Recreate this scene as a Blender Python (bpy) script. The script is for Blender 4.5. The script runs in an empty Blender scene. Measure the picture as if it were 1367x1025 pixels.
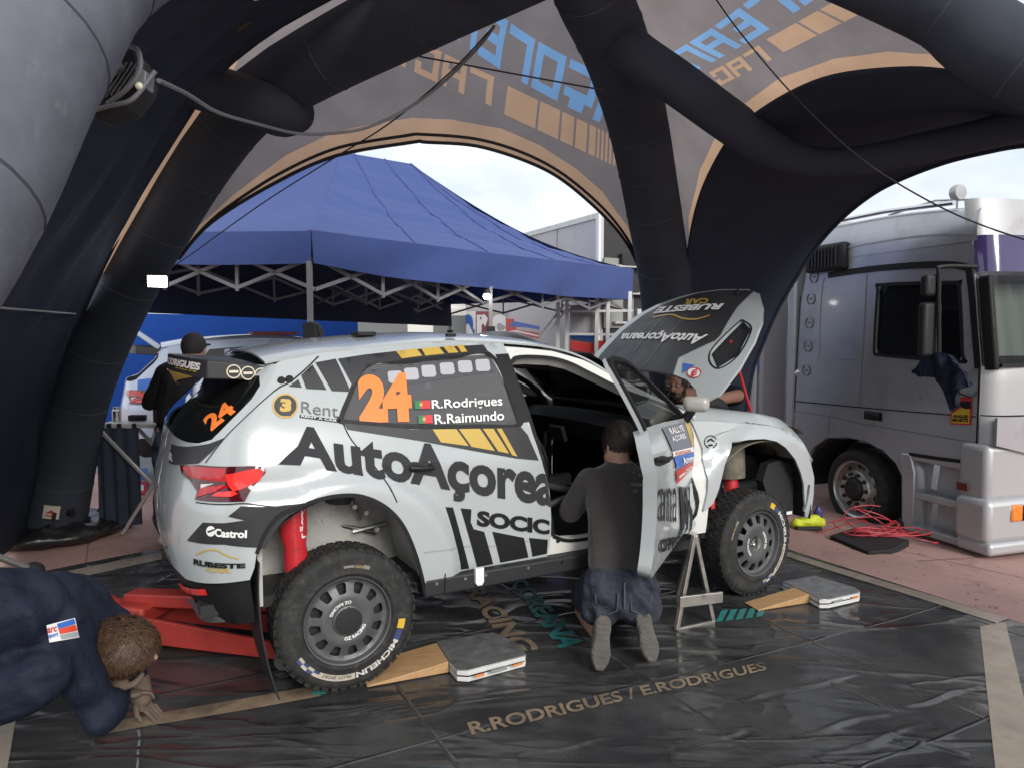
import bpy, bmesh, math, random
import numpy as np
from mathutils import Vector, Matrix, Euler
from mathutils.geometry import delaunay_2d_cdt
from mathutils.bvhtree import BVHTree
random.seed(7)
R = math.radians
SC = bpy.context.scene
COL = SC.collection

# ---------------------------------------------------------------- camera
F, CX, CY, HZ, CAMH = 990.0, 683.5, 512.5, 449.0, 1.598      # focal length and centre in photo pixels (1367 x 1025)
PITCH = math.atan((CY - HZ) / F)
cam_d = bpy.data.cameras.new('camera'); cam = bpy.data.objects.new('camera', cam_d); COL.objects.link(cam)
cam.location = (0, 0, CAMH); cam.rotation_euler = (R(90) - PITCH, 0, 0)
cam_d.sensor_fit = 'HORIZONTAL'; cam_d.sensor_width = 36.0; cam_d.lens = 36.0 * F / 1367.0
cam_d.clip_start = 0.05; cam_d.clip_end = 2000
SC.camera = cam

# ---------------------------------------------------------------- sky, sun, exposure
SUN_EL, SUN_AZ = R(27), R(152)           # azimuth clockwise from +Y: behind the camera's right shoulder
world = bpy.data.worlds.new('World'); SC.world = world; world.use_nodes = True
nt = world.node_tree; nt.nodes.clear()
n_out = nt.nodes.new('ShaderNodeOutputWorld'); n_bg = nt.nodes.new('ShaderNodeBackground')
n_sky = nt.nodes.new('ShaderNodeTexSky'); n_sky.sky_type = 'NISHITA'; n_sky.sun_disc = False
n_sky.sun_elevation = SUN_EL; n_sky.sun_rotation = SUN_AZ; n_sky.dust_density = 3.0
n_tc = nt.nodes.new('ShaderNodeTexCoord'); n_mp = nt.nodes.new('ShaderNodeMapping'); n_mp.inputs['Scale'].default_value = (1, 1, 2.6)
n_no = nt.nodes.new('ShaderNodeTexNoise'); n_no.inputs['Scale'].default_value = 2.3; n_no.inputs['Detail'].default_value = 7; n_no.inputs['Roughness'].default_value = .55
n_rp = nt.nodes.new('ShaderNodeValToRGB'); n_rp.color_ramp.elements[0].position = .36; n_rp.color_ramp.elements[1].position = .58
n_no2 = nt.nodes.new('ShaderNodeTexNoise'); n_no2.inputs['Scale'].default_value = 5; n_no2.inputs['Detail'].default_value = 6
n_rc = nt.nodes.new('ShaderNodeValToRGB'); n_rc.color_ramp.elements[0].color = (3.5, 3.95, 4.6, 1); n_rc.color_ramp.elements[1].color = (5.8, 5.95, 6.1, 1)
n_rc.color_ramp.elements[0].position = .3; n_rc.color_ramp.elements[1].position = .7
n_mx = nt.nodes.new('ShaderNodeMixRGB')
L = nt.links.new
L(n_tc.outputs['Generated'], n_mp.inputs['Vector']); L(n_mp.outputs[0], n_no.inputs['Vector']); L(n_mp.outputs[0], n_no2.inputs['Vector'])
L(n_no.outputs['Fac'], n_rp.inputs[0]); L(n_no2.outputs['Fac'], n_rc.inputs[0])
n_fl = nt.nodes.new('ShaderNodeMath'); n_fl.operation = 'MULTIPLY_ADD'; n_fl.inputs[1].default_value = .25; n_fl.inputs[2].default_value = .75
L(n_rp.outputs[0], n_fl.inputs[0]); L(n_fl.outputs[0], n_mx.inputs[0])
L(n_sky.outputs[0], n_mx.inputs[1]); L(n_rc.outputs[0], n_mx.inputs[2])
L(n_mx.outputs[0], n_bg.inputs['Color']); n_bg.inputs['Strength'].default_value = .11
L(n_bg.outputs[0], n_out.inputs[0])
sun_d = bpy.data.lights.new('sun', 'SUN'); sun_d.energy = 1.5; sun_d.angle = R(24); sun_d.color = (1, .965, .91)
sun = bpy.data.objects.new('sun', sun_d); COL.objects.link(sun)
_sd = Vector((math.sin(SUN_AZ) * math.cos(SUN_EL), math.cos(SUN_AZ) * math.cos(SUN_EL), math.sin(SUN_EL)))
sun.rotation_euler = _sd.to_track_quat('Z', 'Y').to_euler()
SC.view_settings.view_transform = 'Standard'; SC.view_settings.look = 'None'; SC.view_settings.exposure = 0.95; SC.view_settings.gamma = 1
SC.view_settings.use_curve_mapping = False
SC.cycles.max_bounces = 8; SC.cycles.transparent_max_bounces = 12

# ---------------------------------------------------------------- photo pixel -> direction
_cp, _sp = math.cos(PITCH), math.sin(PITCH)
EYE = Vector((0, 0, CAMH))
def ray(px, py):
    a, b = (px - CX) / F, -(py - CY) / F
    return Vector((a, _cp + b * _sp, -_sp + b * _cp))
def gz(px, py, z=0.0):
    r = ray(px, py); return EYE + r * ((z - CAMH) / r.z)
def at(px, py, d):                       # the point on a pixel's ray whose world Y is d
    r = ray(px, py); return EYE + r * (d / r.y)
def onplane(px, py, p0, nrm):
    r = ray(px, py); return EYE + r * ((p0 - EYE).dot(nrm) / r.dot(nrm))

# ---------------------------------------------------------------- materials
MATS = {}
def mat(name, col=(.5, .5, .5), rough=.5, metal=0.0, spec=.5, coat=0.0, bump=0.0, bscale=60.0, var=0.0, vscale=4.0, col2=None,
        rvar=0.0, alpha=1.0, trans=0.0, emit=0.0, sheen=0.0, stretch=(1, 1, 1), dirt=None, dscale=9.0, dlo=.55, dhi=.75, wave=0.0, wstr=.75):
    if name in MATS: return MATS[name]
    m = bpy.data.materials.new(name); m.use_nodes = True; t = m.node_tree; b = t.nodes['Principled BSDF']; l = t.links.new
    b.inputs['Base Color'].default_value = (*col, 1); b.inputs['Roughness'].default_value = rough; b.inputs['Metallic'].default_value = metal
    b.inputs['Specular IOR Level'].default_value = spec; b.inputs['Coat Weight'].default_value = coat; b.inputs['Coat Roughness'].default_value = .06
    b.inputs['Alpha'].default_value = alpha; b.inputs['Transmission Weight'].default_value = trans; b.inputs['Sheen Weight'].default_value = sheen
    if emit: b.inputs['Emission Color'].default_value = (*col, 1); b.inputs['Emission Strength'].default_value = emit
    tc = t.nodes.new('ShaderNodeTexCoord'); mp = t.nodes.new('ShaderNodeMapping'); l(tc.outputs['Object'], mp.inputs[0]); mp.inputs['Scale'].default_value = stretch
    def noise(s, d=5):
        n = t.nodes.new('ShaderNodeTexNoise'); n.inputs['Scale'].default_value = s; n.inputs['Detail'].default_value = d; l(mp.outputs[0], n.inputs['Vector']); return n
    src = None
    if var or col2:
        n = noise(vscale); rp = t.nodes.new('ShaderNodeValToRGB'); c2 = col2 or tuple(c * (1 - var) for c in col); c1 = col if col2 else tuple(min(1, c * (1 + var)) for c in col)
        rp.color_ramp.elements[0].position = .32; rp.color_ramp.elements[1].position = .68
        rp.color_ramp.elements[0].color = (*c2, 1); rp.color_ramp.elements[1].color = (*c1, 1); l(n.outputs['Fac'], rp.inputs[0]); src = rp.outputs[0]
    if dirt:
        n = noise(dscale, 9); n.inputs['Roughness'].default_value = .7; rp = t.nodes.new('ShaderNodeValToRGB'); rp.color_ramp.elements[0].position = dlo; rp.color_ramp.elements[1].position = dhi
        mx = t.nodes.new('ShaderNodeMixRGB'); l(n.outputs['Fac'], rp.inputs[0]); l(rp.outputs[0], mx.inputs[0]); mx.inputs[1].default_value = (*col, 1); mx.inputs[2].default_value = (*dirt, 1)
        if src: l(src, mx.inputs[1])
        src = mx.outputs[0]
    if src: l(src, b.inputs['Base Color'])
    if rvar:
        n = noise(vscale * 2.3); mr = t.nodes.new('ShaderNodeMapRange'); mr.inputs[1].default_value = .3; mr.inputs[2].default_value = .7
        mr.inputs[3].default_value = max(.02, rough - rvar); mr.inputs[4].default_value = min(1, rough + rvar); l(n.outputs['Fac'], mr.inputs[0]); l(mr.outputs[0], b.inputs['Roughness'])
    h = None
    if bump:
        n = noise(bscale); h = n.outputs['Fac']
        bp = t.nodes.new('ShaderNodeBump'); bp.inputs['Strength'].default_value = bump; bp.inputs['Distance'].default_value = .02; l(h, bp.inputs['Height']); l(bp.outputs[0], b.inputs['Normal'])
    if wave:                                            # soft cloth folds under the weave
        w = t.nodes.new('ShaderNodeTexWave'); w.inputs['Scale'].default_value = wave; w.inputs['Distortion'].default_value = 7; w.inputs['Detail'].default_value = 2; w.inputs['Detail Scale'].default_value = .8; w.bands_direction = 'DIAGONAL'
        l(mp.outputs[0], w.inputs['Vector']); b2 = t.nodes.new('ShaderNodeBump'); b2.inputs['Strength'].default_value = wstr; b2.inputs['Distance'].default_value = .035; l(w.outputs['Fac'], b2.inputs['Height'])
        if bump: l(b2.outputs[0], bp.inputs['Normal'])
        else: l(b2.outputs[0], b.inputs['Normal'])
    m.diffuse_color = (*col, 1)
    MATS[name] = m; return m
def glass(name, tint=(.6, .62, .63), clear=.7, rough=.03):
    if name in MATS: return MATS[name]
    m = bpy.data.materials.new(name); m.use_nodes = True; t = m.node_tree; b = t.nodes['Principled BSDF']; l = t.links.new
    b.inputs['Base Color'].default_value = (.01, .011, .012, 1); b.inputs['Roughness'].default_value = rough; b.inputs['Specular IOR Level'].default_value = .6
    tr = t.nodes.new('ShaderNodeBsdfTransparent'); tr.inputs[0].default_value = (*tint, 1)
    mx = t.nodes.new('ShaderNodeMixShader'); fr = t.nodes.new('ShaderNodeFresnel'); fr.inputs[0].default_value = 1.45
    mm = t.nodes.new('ShaderNodeMath'); mm.operation = 'MULTIPLY_ADD'; mm.inputs[1].default_value = 1.0; mm.inputs[2].default_value = 1 - clear; mm.use_clamp = True
    l(fr.outputs[0], mm.inputs[0]); l(mm.outputs[0], mx.inputs[0]); l(tr.outputs[0], mx.inputs[1]); l(b.outputs[0], mx.inputs[2])
    l(mx.outputs[0], t.nodes['Material Output'].inputs[0]); MATS[name] = m; return m
def cloth_trans(name, col, tcol, k=.5, rough=.8, bump=.15, bscale=7, var=.12, wr=0.0):
    """woven tent cloth that lets daylight through"""
    if name in MATS: return MATS[name]
    m = bpy.data.materials.new(name); m.use_nodes = True; t = m.node_tree; b = t.nodes['Principled BSDF']; l = t.links.new
    b.inputs['Base Color'].default_value = (*col, 1); b.inputs['Roughness'].default_value = rough; b.inputs['Specular IOR Level'].default_value = .25
    tc = t.nodes.new('ShaderNodeTexCoord'); n = t.nodes.new('ShaderNodeTexNoise'); n.inputs['Scale'].default_value = bscale; n.inputs['Detail'].default_value = 4
    l(tc.outputs['Object'], n.inputs['Vector']); bp = t.nodes.new('ShaderNodeBump'); bp.inputs['Strength'].default_value = bump; bp.inputs['Distance'].default_value = .05
    l(n.outputs['Fac'], bp.inputs['Height']); l(bp.outputs[0], b.inputs['Normal'])
    tl = t.nodes.new('ShaderNodeBsdfTranslucent'); l(bp.outputs[0], tl.inputs['Normal'])
    rp = t.nodes.new('ShaderNodeValToRGB'); rp.color_ramp.elements[0].position = .3; rp.color_ramp.elements[1].position = .7
    rp.color_ramp.elements[0].color = (*[c * (1 - var) for c in tcol], 1); rp.color_ramp.elements[1].color = (*[min(1, c * (1 + var)) for c in tcol], 1)
    n2 = t.nodes.new('ShaderNodeTexNoise'); n2.inputs['Scale'].default_value = 3.1; n2.inputs['Detail'].default_value = 8; l(tc.outputs['Object'], n2.inputs['Vector']); l(n2.outputs['Fac'], rp.inputs[0]); l(rp.outputs[0], tl.inputs[0])
    mx = t.nodes.new('ShaderNodeMixShader'); mx.inputs[0].default_value = k; l(b.outputs[0], mx.inputs[1]); l(tl.outputs[0], mx.inputs[2]); l(mx.outputs[0], t.nodes['Material Output'].inputs[0])
    MATS[name] = m; return m

# ---------------------------------------------------------------- objects
def link(o, parent=None):
    COL.objects.link(o)
    if parent is not None: o.parent = parent
    return o
def tag(o, label=None, cat=None, group=None, kind=None):
    if label: o['label'] = label
    if cat: o['category'] = cat
    if group: o['group'] = group
    if kind: o['kind'] = kind
    return o
def thing(name, loc, label, cat, group=None, rot=(0, 0, 0)):
    o = bpy.data.objects.new(name, None); o.location = loc; o.rotation_euler = rot; o.empty_display_size = .1; link(o); return tag(o, label, cat, group)
def copy_tree(o, parent=None):
    c = o.copy(); COL.objects.link(c); c.parent = parent
    for ch in list(o.children): copy_tree(ch, c)
    return c
class MB:
    """collects shapes; build() links them as one mesh object"""
    def __init__(s, M=None): s.v = []; s.f = []; s.M = M
    def add(s, vs, fs):
        k = len(s.v); s.v += [tuple(v) for v in vs]; s.f += [tuple(i + k for i in f) for f in fs]; return s
    def box(s, c, size, rot=None):
        x, y, z = [d / 2 for d in size]; c = Vector(c)
        vs = [Vector(p) for p in ((-x, -y, -z), (x, -y, -z), (x, y, -z), (-x, y, -z), (-x, -y, z), (x, -y, z), (x, y, z), (-x, y, z))]
        if rot is not None: m = rot if isinstance(rot, Matrix) else Euler(rot).to_matrix(); vs = [m @ v for v in vs]
        return s.add([v + c for v in vs], [(0, 3, 2, 1), (4, 5, 6, 7), (0, 1, 5, 4), (1, 2, 6, 5), (2, 3, 7, 6), (3, 0, 4, 7)])
    def bar(s, a, b, w, h=None, up=(0, 0, 1)):
        a, b = Vector(a), Vector(b); d = b - a; z = d.normalized(); x = Vector(up).cross(z)
        if x.length < 1e-4: x = Vector((1, 0, 0)).cross(z)
        x.normalize(); y = z.cross(x); return s.box((a + b) / 2, (w, h or w, d.length), Matrix((x, y, z)).transposed())
    def tube(s, pts, r, n=10, caps=True, closed=False, flat=1.0):
        pts = [Vector(p) for p in pts]; N = len(pts); rr = r if isinstance(r, (list, tuple)) else [r] * N
        vs = []; fs = []; prev = None
        for i, p in enumerate(pts):
            a = pts[(i - 1) % N] if (closed or i > 0) else p; b = pts[(i + 1) % N] if (closed or i < N - 1) else p
            t = (b - a).normalized()
            if prev is None: x = t.orthogonal().normalized()
            else: x = prev - t * prev.dot(t); x = x.normalized() if x.length > 1e-6 else t.orthogonal().normalized()
            prev = x; y = t.cross(x)
            for k in range(n): a_ = 2 * math.pi * k / n; vs.append(p + x * (math.cos(a_) * rr[i]) + y * (math.sin(a_) * rr[i] * flat))
        for i in range(N if closed else N - 1):
            for k in range(n): j = (i + 1) % N; fs.append((i * n + k, i * n + (k + 1) % n, j * n + (k + 1) % n, j * n + k))
        if caps and not closed: fs.append(tuple(reversed(range(n)))); fs.append(tuple((N - 1) * n + k for k in range(n)))
        return s.add(vs, fs)
    def lathe(s, prof, o, axis, n=32, caps=False, up=None):
        o = Vector(o); z = Vector(axis).normalized(); x = (Vector(up) if up else z.orthogonal()).normalized(); y = z.cross(x); m = len(prof); vs = []; fs = []
        for k in range(n):
            a = 2 * math.pi * k / n; d = x * math.cos(a) + y * math.sin(a)
            for r, h in prof: vs.append(o + d * r + z * h)
        for k in range(n):
            for i in range(m - 1): j = (k + 1) % n; fs.append((k * m + i, j * m + i, j * m + i + 1, k * m + i + 1))
        if caps: fs.append(tuple(k * m for k in reversed(range(n)))); fs.append(tuple(k * m + m - 1 for k in range(n)))
        return s.add(vs, fs)
    def sphere(s, c, r, n=16, m=10, rot=None):
        c = Vector(c); rx, ry, rz = r if isinstance(r, (tuple, list)) else (r, r, r); vs = []; fs = []; mt = Euler(rot).to_matrix() if rot is not None and not isinstance(rot, Matrix) else rot
        for i in range(m + 1):
            t = math.pi * i / m
            for k in range(n):
                a = 2 * math.pi * k / n; v = Vector((rx * math.sin(t) * math.cos(a), ry * math.sin(t) * math.sin(a), rz * math.cos(t)))
                vs.append(c + (mt @ v if mt else v))
        for i in range(m):
            for k in range(n): fs.append((i * n + k, (i + 1) * n + k, (i + 1) * n + (k + 1) % n, i * n + (k + 1) % n))
        return s.add(vs, fs)
    def prism(s, poly, fn, t0, t1):
        """poly: 2-D outline, fn(a, b, t) -> point"""
        n = len(poly); vs = [fn(a, b, t0) for a, b in poly] + [fn(a, b, t1) for a, b in poly]
        fs = [tuple(reversed(range(n))), tuple(range(n, 2 * n))] + [(i, (i + 1) % n, n + (i + 1) % n, n + i) for i in range(n)]
        return s.add(vs, fs)
    def grid(s, fn, nu, nv, closed_u=False):
        vs = [fn(i / nu, j / nv) for i in range(nu + 1) for j in range(nv + 1)]; w = nv + 1
        return s.add(vs, [(i * w + j, (i + 1) * w + j, (i + 1) * w + j + 1, i * w + j + 1) for i in range(nu) for j in range(nv)])
    def poly(s, pts): return s.add(pts, [tuple(range(len(pts)))])
    def build(s, name, m, parent=None, smooth=35, bevel=0.0, bseg=2, merge=True, solid=0.0, soff=0.0, inv=None, toward=None):
        me = bpy.data.meshes.new(name)
        vs = s.v
        if s.M is not None: vs = [tuple(s.M @ Vector(v)) for v in vs]
        if inv is not None: vs = [tuple(inv @ Vector(v)) for v in vs]
        me.from_pydata(vs, [], s.f); me.update()
        if merge or True:
            bm = bmesh.new(); bm.from_mesh(me)
            if merge: bmesh.ops.remove_doubles(bm, verts=bm.verts, dist=1e-5)
            bmesh.ops.recalc_face_normals(bm, faces=bm.faces); bm.to_mesh(me); bm.free()
        if smooth: me.shade_smooth(); me.set_sharp_from_angle(angle=R(smooth))
        o = bpy.data.objects.new(name, me)
        if m: me.materials.append(m)
        link(o, parent)
        if solid:
            if toward is not None:                      # thickness grows towards this point
                c_ = Vector(toward); soff = -1 if sum(p_.normal.dot(p_.center - c_) * p_.area for p_ in me.polygons) > 0 else 1
            md = o.modifiers.new('thickness', 'SOLIDIFY'); md.thickness = solid; md.offset = soff
            md = o.modifiers.new('edges', 'EDGE_SPLIT'); md.split_angle = R(50)
        if bevel:
            md = o.modifiers.new('bevel', 'BEVEL'); md.width = bevel; md.segments = bseg; md.limit_method = 'ANGLE'; md.angle_limit = R(40)
        return o
def smoothpath(pts, k=6):
    """Catmull-Rom through the points"""
    P = [Vector(p) for p in pts]; out = []
    for i in range(len(P) - 1):
        p0, p1, p2, p3 = P[max(i - 1, 0)], P[i], P[i + 1], P[min(i + 2, len(P) - 1)]
        for j in range(k):
            t = j / k; out.append(.5 * ((2 * p1) + (p2 - p0) * t + (2 * p0 - 5 * p1 + 4 * p2 - p3) * t * t + (3 * p1 - p0 - 3 * p2 + p3) * t ** 3))
    return out + [P[-1]]
def interp(x, tab):
    """smooth piecewise interpolation through (x, y) pairs"""
    if x <= tab[0][0]: return tab[0][1]
    for (a, b), (c, d) in zip(tab, tab[1:]):
        if x <= c: return b + (d - b) * (x - a) / (c - a)
    return tab[-1][1]
def sinterp(tab):
    """monotone-ish cubic through the table, sampled once"""
    xs = [a for a, _ in tab]; pts = smoothpath([(a, b, 0) for a, b in tab], 12); X = [p.x for p in pts]; Y = [p.y for p in pts]
    return lambda x: float(np.interp(x, X, Y))
def sstep(a, b, x):
    t = min(1, max(0, (x - a) / (b - a))); return t * t * (3 - 2 * t)

# ---------------------------------------------------------------- flat regions and lettering, lifted onto surfaces
def inside(pts, loops):
    pts = np.asarray(pts); r = np.zeros(len(pts), bool)
    for lp in loops:
        lp = np.asarray(lp); x, y = pts[:, 0], pts[:, 1]
        for (x0, y0), (x1, y1) in zip(lp, np.roll(lp, -1, 0)):
            if y0 == y1: continue
            c = (y0 > y) != (y1 > y); r ^= c & (x < (x1 - x0) * (y - y0) / (y1 - y0) + x0)
    return r
def densify(lp, step):
    out = []
    for (a, b), (c, d) in zip(lp, lp[1:] + lp[:1]):
        n = max(1, int(math.ceil(math.hypot(c - a, d - b) / step)))
        out += [(a + (c - a) * i / n, b + (d - b) * i / n) for i in range(n)]
    return out
def region(loops, step=.04):
    """triangulates outline + holes with inner points; returns 2-D verts, tris"""
    loops = [densify([tuple(p) for p in lp], step) for lp in loops]
    vs = []; es = []
    for lp in loops:
        k = len(vs); vs += lp; es += [(k + i, k + (i + 1) % len(lp)) for i in range(len(lp))]
    A = np.array(vs); lo, hi = A.min(0), A.max(0)
    gx = np.arange(lo[0] + step * .37, hi[0], step); gy = np.arange(lo[1] + step * .41, hi[1], step)
    if len(gx) and len(gy):
        G = np.array([(x + (step / 2 if j % 2 else 0), y) for j, y in enumerate(gy) for x in gx])
        G = G[inside(G, loops)]
        if len(G):
            D = np.min(np.linalg.norm(G[:, None, :] - A[None, :, :], axis=2), axis=1); G = G[D > step * .45]
            vs = vs + [tuple(g) for g in G]
    r = delaunay_2d_cdt([Vector(v) for v in vs], es, [], 0, 1e-6)
    V = np.array([tuple(v) for v in r[0]]); T = np.array([tuple(f) for f in r[2]]); T = T[inside(V[T].mean(1), loops)]
    return [tuple(v) for v in V.tolist()], [tuple(t) for t in T.tolist()]
def lifted(name, loops, fn, m, parent=None, step=.04, smooth=50, solid=0.0, soff=-1, **kw):
    v, f = region(loops, step); b = MB(); b.add([fn(a, c) for a, c in v], f); return b.build(name, m, parent, smooth, solid=solid, soff=soff, merge=False, **kw)
def text2d(s, bold=0.0, shear=0.0, step=.05, space=1.0):
    """lettering as 2-D triangles in a unit box (0..1, 0..1); returns verts, faces, aspect"""
    cu = bpy.data.curves.new('t', 'FONT'); cu.body = s; cu.offset = bold; cu.shear = shear; cu.space_character = space; cu.resolution_u = 4; cu.fill_mode = 'FRONT'
    o = bpy.data.objects.new('t', cu); COL.objects.link(o); dg = bpy.context.evaluated_depsgraph_get(); me = bpy.data.meshes.new_from_object(o.evaluated_get(dg))
    bm = bmesh.new(); bm.from_mesh(me); bpy.data.objects.remove(o); bpy.data.curves.remove(cu); bpy.data.meshes.remove(me)
    xs = [v.co.x for v in bm.verts]; ys = [v.co.y for v in bm.verts]; x0, x1, y0, y1 = min(xs), max(xs), min(ys), max(ys)
    for v in bm.verts: v.co = ((v.co.x - x0) / (x1 - x0), (v.co.y - y0) / (y1 - y0), 0)
    if step:
        asp = (x1 - x0) / (y1 - y0); st = step
        x = st
        while x < 1: bmesh.ops.bisect_plane(bm, geom=bm.verts[:] + bm.edges[:] + bm.faces[:], plane_co=(x, 0, 0), plane_no=(1, 0, 0)); x += st
        y = .34
        while y < 1: bmesh.ops.bisect_plane(bm, geom=bm.verts[:] + bm.edges[:] + bm.faces[:], plane_co=(0, y, 0), plane_no=(0, 1, 0)); y += .33
    bm.verts.index_update(); V = [(v.co.x, v.co.y) for v in bm.verts]; Fs = [tuple(v.index for v in f.verts) for f in bm.faces]; bm.free()
    return V, Fs, (x1 - x0) / (y1 - y0)
def quadmap(q):
    """unit square -> quad given tl, tr, br, bl (projective-free bilinear)"""
    tl, tr, br, bl = [np.array(p, float) for p in q]
    return lambda s, t: tuple((bl * (1 - s) + br * s) * (1 - t) + (tl * (1 - s) + tr * s) * t)
def lettering(name, s, q, fn, m, parent, bold=0.0, shear=0.0, step=.06, mirror=False, space=1.0):
    V, Fs, a = text2d(s, bold, shear, step, space); qm = quadmap(q); b = MB()
    b.add([fn(*qm(1 - x if mirror else x, y)) for x, y in V], Fs); return b.build(name, m, parent, 0, merge=False)
SC.cycles.use_denoising = True
# ================================================================ ground
M_pink = mat('pink_paving', (.43, .26, .23), .82, col2=(.34, .205, .18), vscale=1.6, bump=.25, bscale=140, dirt=(.15, .10, .09), dscale=3.2, dlo=.5, dhi=.85)
M_edge0, M_edge1 = gz(1053, 734), gz(1257, 800)
_ed = (M_edge1 - M_edge0).normalized(); EDN = Vector((-_ed.y, _ed.x, 0)); EDN = EDN if EDN.x > 0 else -EDN
def ground_z(x, y):
    s = (Vector((x, y, 0)) - M_edge0).dot(EDN); return -.10 * sstep(.25, 1.7, s)
b = MB()
xs = sorted(set([-300, -120, -50, -20, -10] + [round(-6 + i * .35, 3) for i in range(47)] + [14, 22, 50, 120, 300])); ys = sorted(set([-300, -100, -30, -8] + [round(-2 + i * .35, 3) for i in range(50)] + [20, 30, 60, 140, 400]))
vs = [(x, y, ground_z(x, y)) for x in xs for y in ys]; w = len(ys)
b.add(vs, [(i * w + j, (i + 1) * w + j, (i + 1) * w + j + 1, i * w + j + 1) for i in range(len(xs) - 1) for j in range(w - 1)])
tag(b.build('ground', M_pink), kind='structure')
M_joint = mat('joint', (.17, .10, .09), .9)
def slabline(a, c):       # thin expansion joints in the paving
    g0, g1 = gz(*a), gz(*c); d = (g1 - g0).normalized(); nn = Vector((-d.y, d.x, 0)) * .004; k = 14; bb = MB()
    P = [g0 + (g1 - g0) * i / k for i in range(k + 1)]
    bb.add([p_ for p in P for p_ in ((p.x - nn.x, p.y - nn.y, ground_z(p.x, p.y) + .004), (p.x + nn.x, p.y + nn.y, ground_z(p.x, p.y) + .004))], [(2 * i, 2 * i + 1, 2 * i + 3, 2 * i + 2) for i in range(k)])
    tag(bb.build('pavement_joint', M_joint), kind='structure')
slabline((113, 768), (119, 715)); slabline((1075, 705), (1367, 760)); slabline((1225, 745), (1367, 718))

# ================================================================ floor mat under the tent
def mat_h(x, y):
    return .007 + .0035 * math.sin(2.3 * x + 1.1 * y) * math.sin(1.7 * y - .6 * x) + .002 * math.sin(7 * x + 3 * y) * math.sin(5 * y - 2 * x)
def mesh_mat():
    m = bpy.data.materials.new('black_vinyl'); m.use_nodes = True; t = m.node_tree; b = t.nodes['Principled BSDF']; l = t.links.new
    b.inputs['Specular IOR Level'].default_value = .5
    tc = t.nodes.new('ShaderNodeTexCoord')
    def mp(rz, sc):
        q = t.nodes.new('ShaderNodeMapping'); q.inputs['Rotation'].default_value = (0, 0, rz); q.inputs['Scale'].default_value = sc; l(tc.outputs['Object'], q.inputs[0]); return q
    def noise(vec, s, d, r=.5, dist=0):
        n = t.nodes.new('ShaderNodeTexNoise'); n.inputs['Scale'].default_value = s; n.inputs['Detail'].default_value = d; n.inputs['Roughness'].default_value = r; n.inputs['Distortion'].default_value = dist; l(vec.outputs[0], n.inputs['Vector']); return n
    def ramp(v, *st):
        r = t.nodes.new('ShaderNodeValToRGB'); e = r.color_ramp.elements
        while len(e) < len(st): e.new(.5)
        for k, (p, c) in enumerate(st): e[k].position = p; e[k].color = (*c, 1) if isinstance(c, tuple) else (c, c, c, 1)
        l(v, r.inputs[0]); return r
    def math_(op, a, c):
        n = t.nodes.new('ShaderNodeMath'); n.operation = op
        for k, q in enumerate((a, c)):
            if isinstance(q, (int, float)): n.inputs[k].default_value = q
            else: l(q, n.inputs[k])
        return n.outputs[0]
    base = mp(0, (1, 1, 1))
    dust = ramp(noise(base, 1.4, 9, .65).outputs['Fac'], (.4, 0.0), (.75, 1.0))
    spk = t.nodes.new('ShaderNodeTexVoronoi'); spk.inputs['Scale'].default_value = 55; l(base.outputs[0], spk.inputs['Vector'])
    spr = ramp(spk.outputs['Distance'], (.05, 1.0), (.11, 0.0)); spn = ramp(noise(base, 3.3, 4).outputs['Fac'], (.5, 0.0), (.62, 1.0))
    fac = math_('MAXIMUM', math_('MULTIPLY', dust.outputs[0], .45), math_('MULTIPLY', math_('MULTIPLY', spr.outputs[0], spn.outputs[0]), .8))
    mx = t.nodes.new('ShaderNodeMixRGB'); l(fac, mx.inputs[0]); mx.inputs[1].default_value = (.028, .0285, .030, 1); mx.inputs[2].default_value = (.14, .135, .13, 1); l(mx.outputs[0], b.inputs['Base Color'])
    rr = ramp(noise(base, 2.1, 6, .6).outputs['Fac'], (.3, .11), (.7, .33)); l(rr.outputs[0], b.inputs['Roughness'])
    # wrinkles: ridged noise in two directions + fold grid
    def ridged(n): 
        a = math_('SUBTRACT', n.outputs['Fac'], .5); a = math_('ABSOLUTE', a, 0); return math_('SUBTRACT', .5, a)
    w1 = math_('POWER', math_('MULTIPLY', ridged(noise(mp(R(29), (.5, 1.8, 1)), 1.0, 3, .4, .8)), 2.0), 12)
    w2 = math_('POWER', math_('MULTIPLY', ridged(noise(mp(R(-50), (.6, 1.8, 1)), 1.1, 3, .4, 1.0)), 2.0), 14)
    w3 = noise(base, 9, 5, .55).outputs['Fac']
    br = t.nodes.new('ShaderNodeTexBrick'); br.inputs['Scale'].default_value = 1.0; br.inputs['Mortar Size'].default_value = .012; br.inputs['Mortar Smooth'].default_value = 1.0; br.offset = 0
    br.inputs['Brick Width'].default_value = 1.05; br.inputs['Row Height'].default_value = .9
    bq = mp(R(-27), (1, 1, 1)); dn = noise(base, 2, 3); av = t.nodes.new('ShaderNodeVectorMath'); av.operation = 'MULTIPLY_ADD'; l(dn.outputs['Color'], av.inputs[0]); av.inputs[1].default_value = (.05, .05, 0); l(bq.outputs[0], av.inputs[2]); l(av.outputs[0], br.inputs['Vector'])
    h = math_('ADD', math_('ADD', math_('MULTIPLY', w1, .8), math_('MULTIPLY', w2, .7)), math_('ADD', math_('ADD', math_('MULTIPLY', w3, .12), math_('MULTIPLY', noise(base, 1.3, 2, .4).outputs['Fac'], .9)), math_('MULTIPLY', br.outputs['Fac'], .7)))
    bp = t.nodes.new('ShaderNodeBump'); bp.inputs['Strength'].default_value = .5; bp.inputs['Distance'].default_value = .03; l(h, bp.inputs['Height']); l(bp.outputs[0], b.inputs['Normal'])
    return m
M_vinyl = mesh_mat()
def g2(px, py): p = gz(px, py); return (p.x, p.y)
corner = g2(731, 630)
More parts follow.
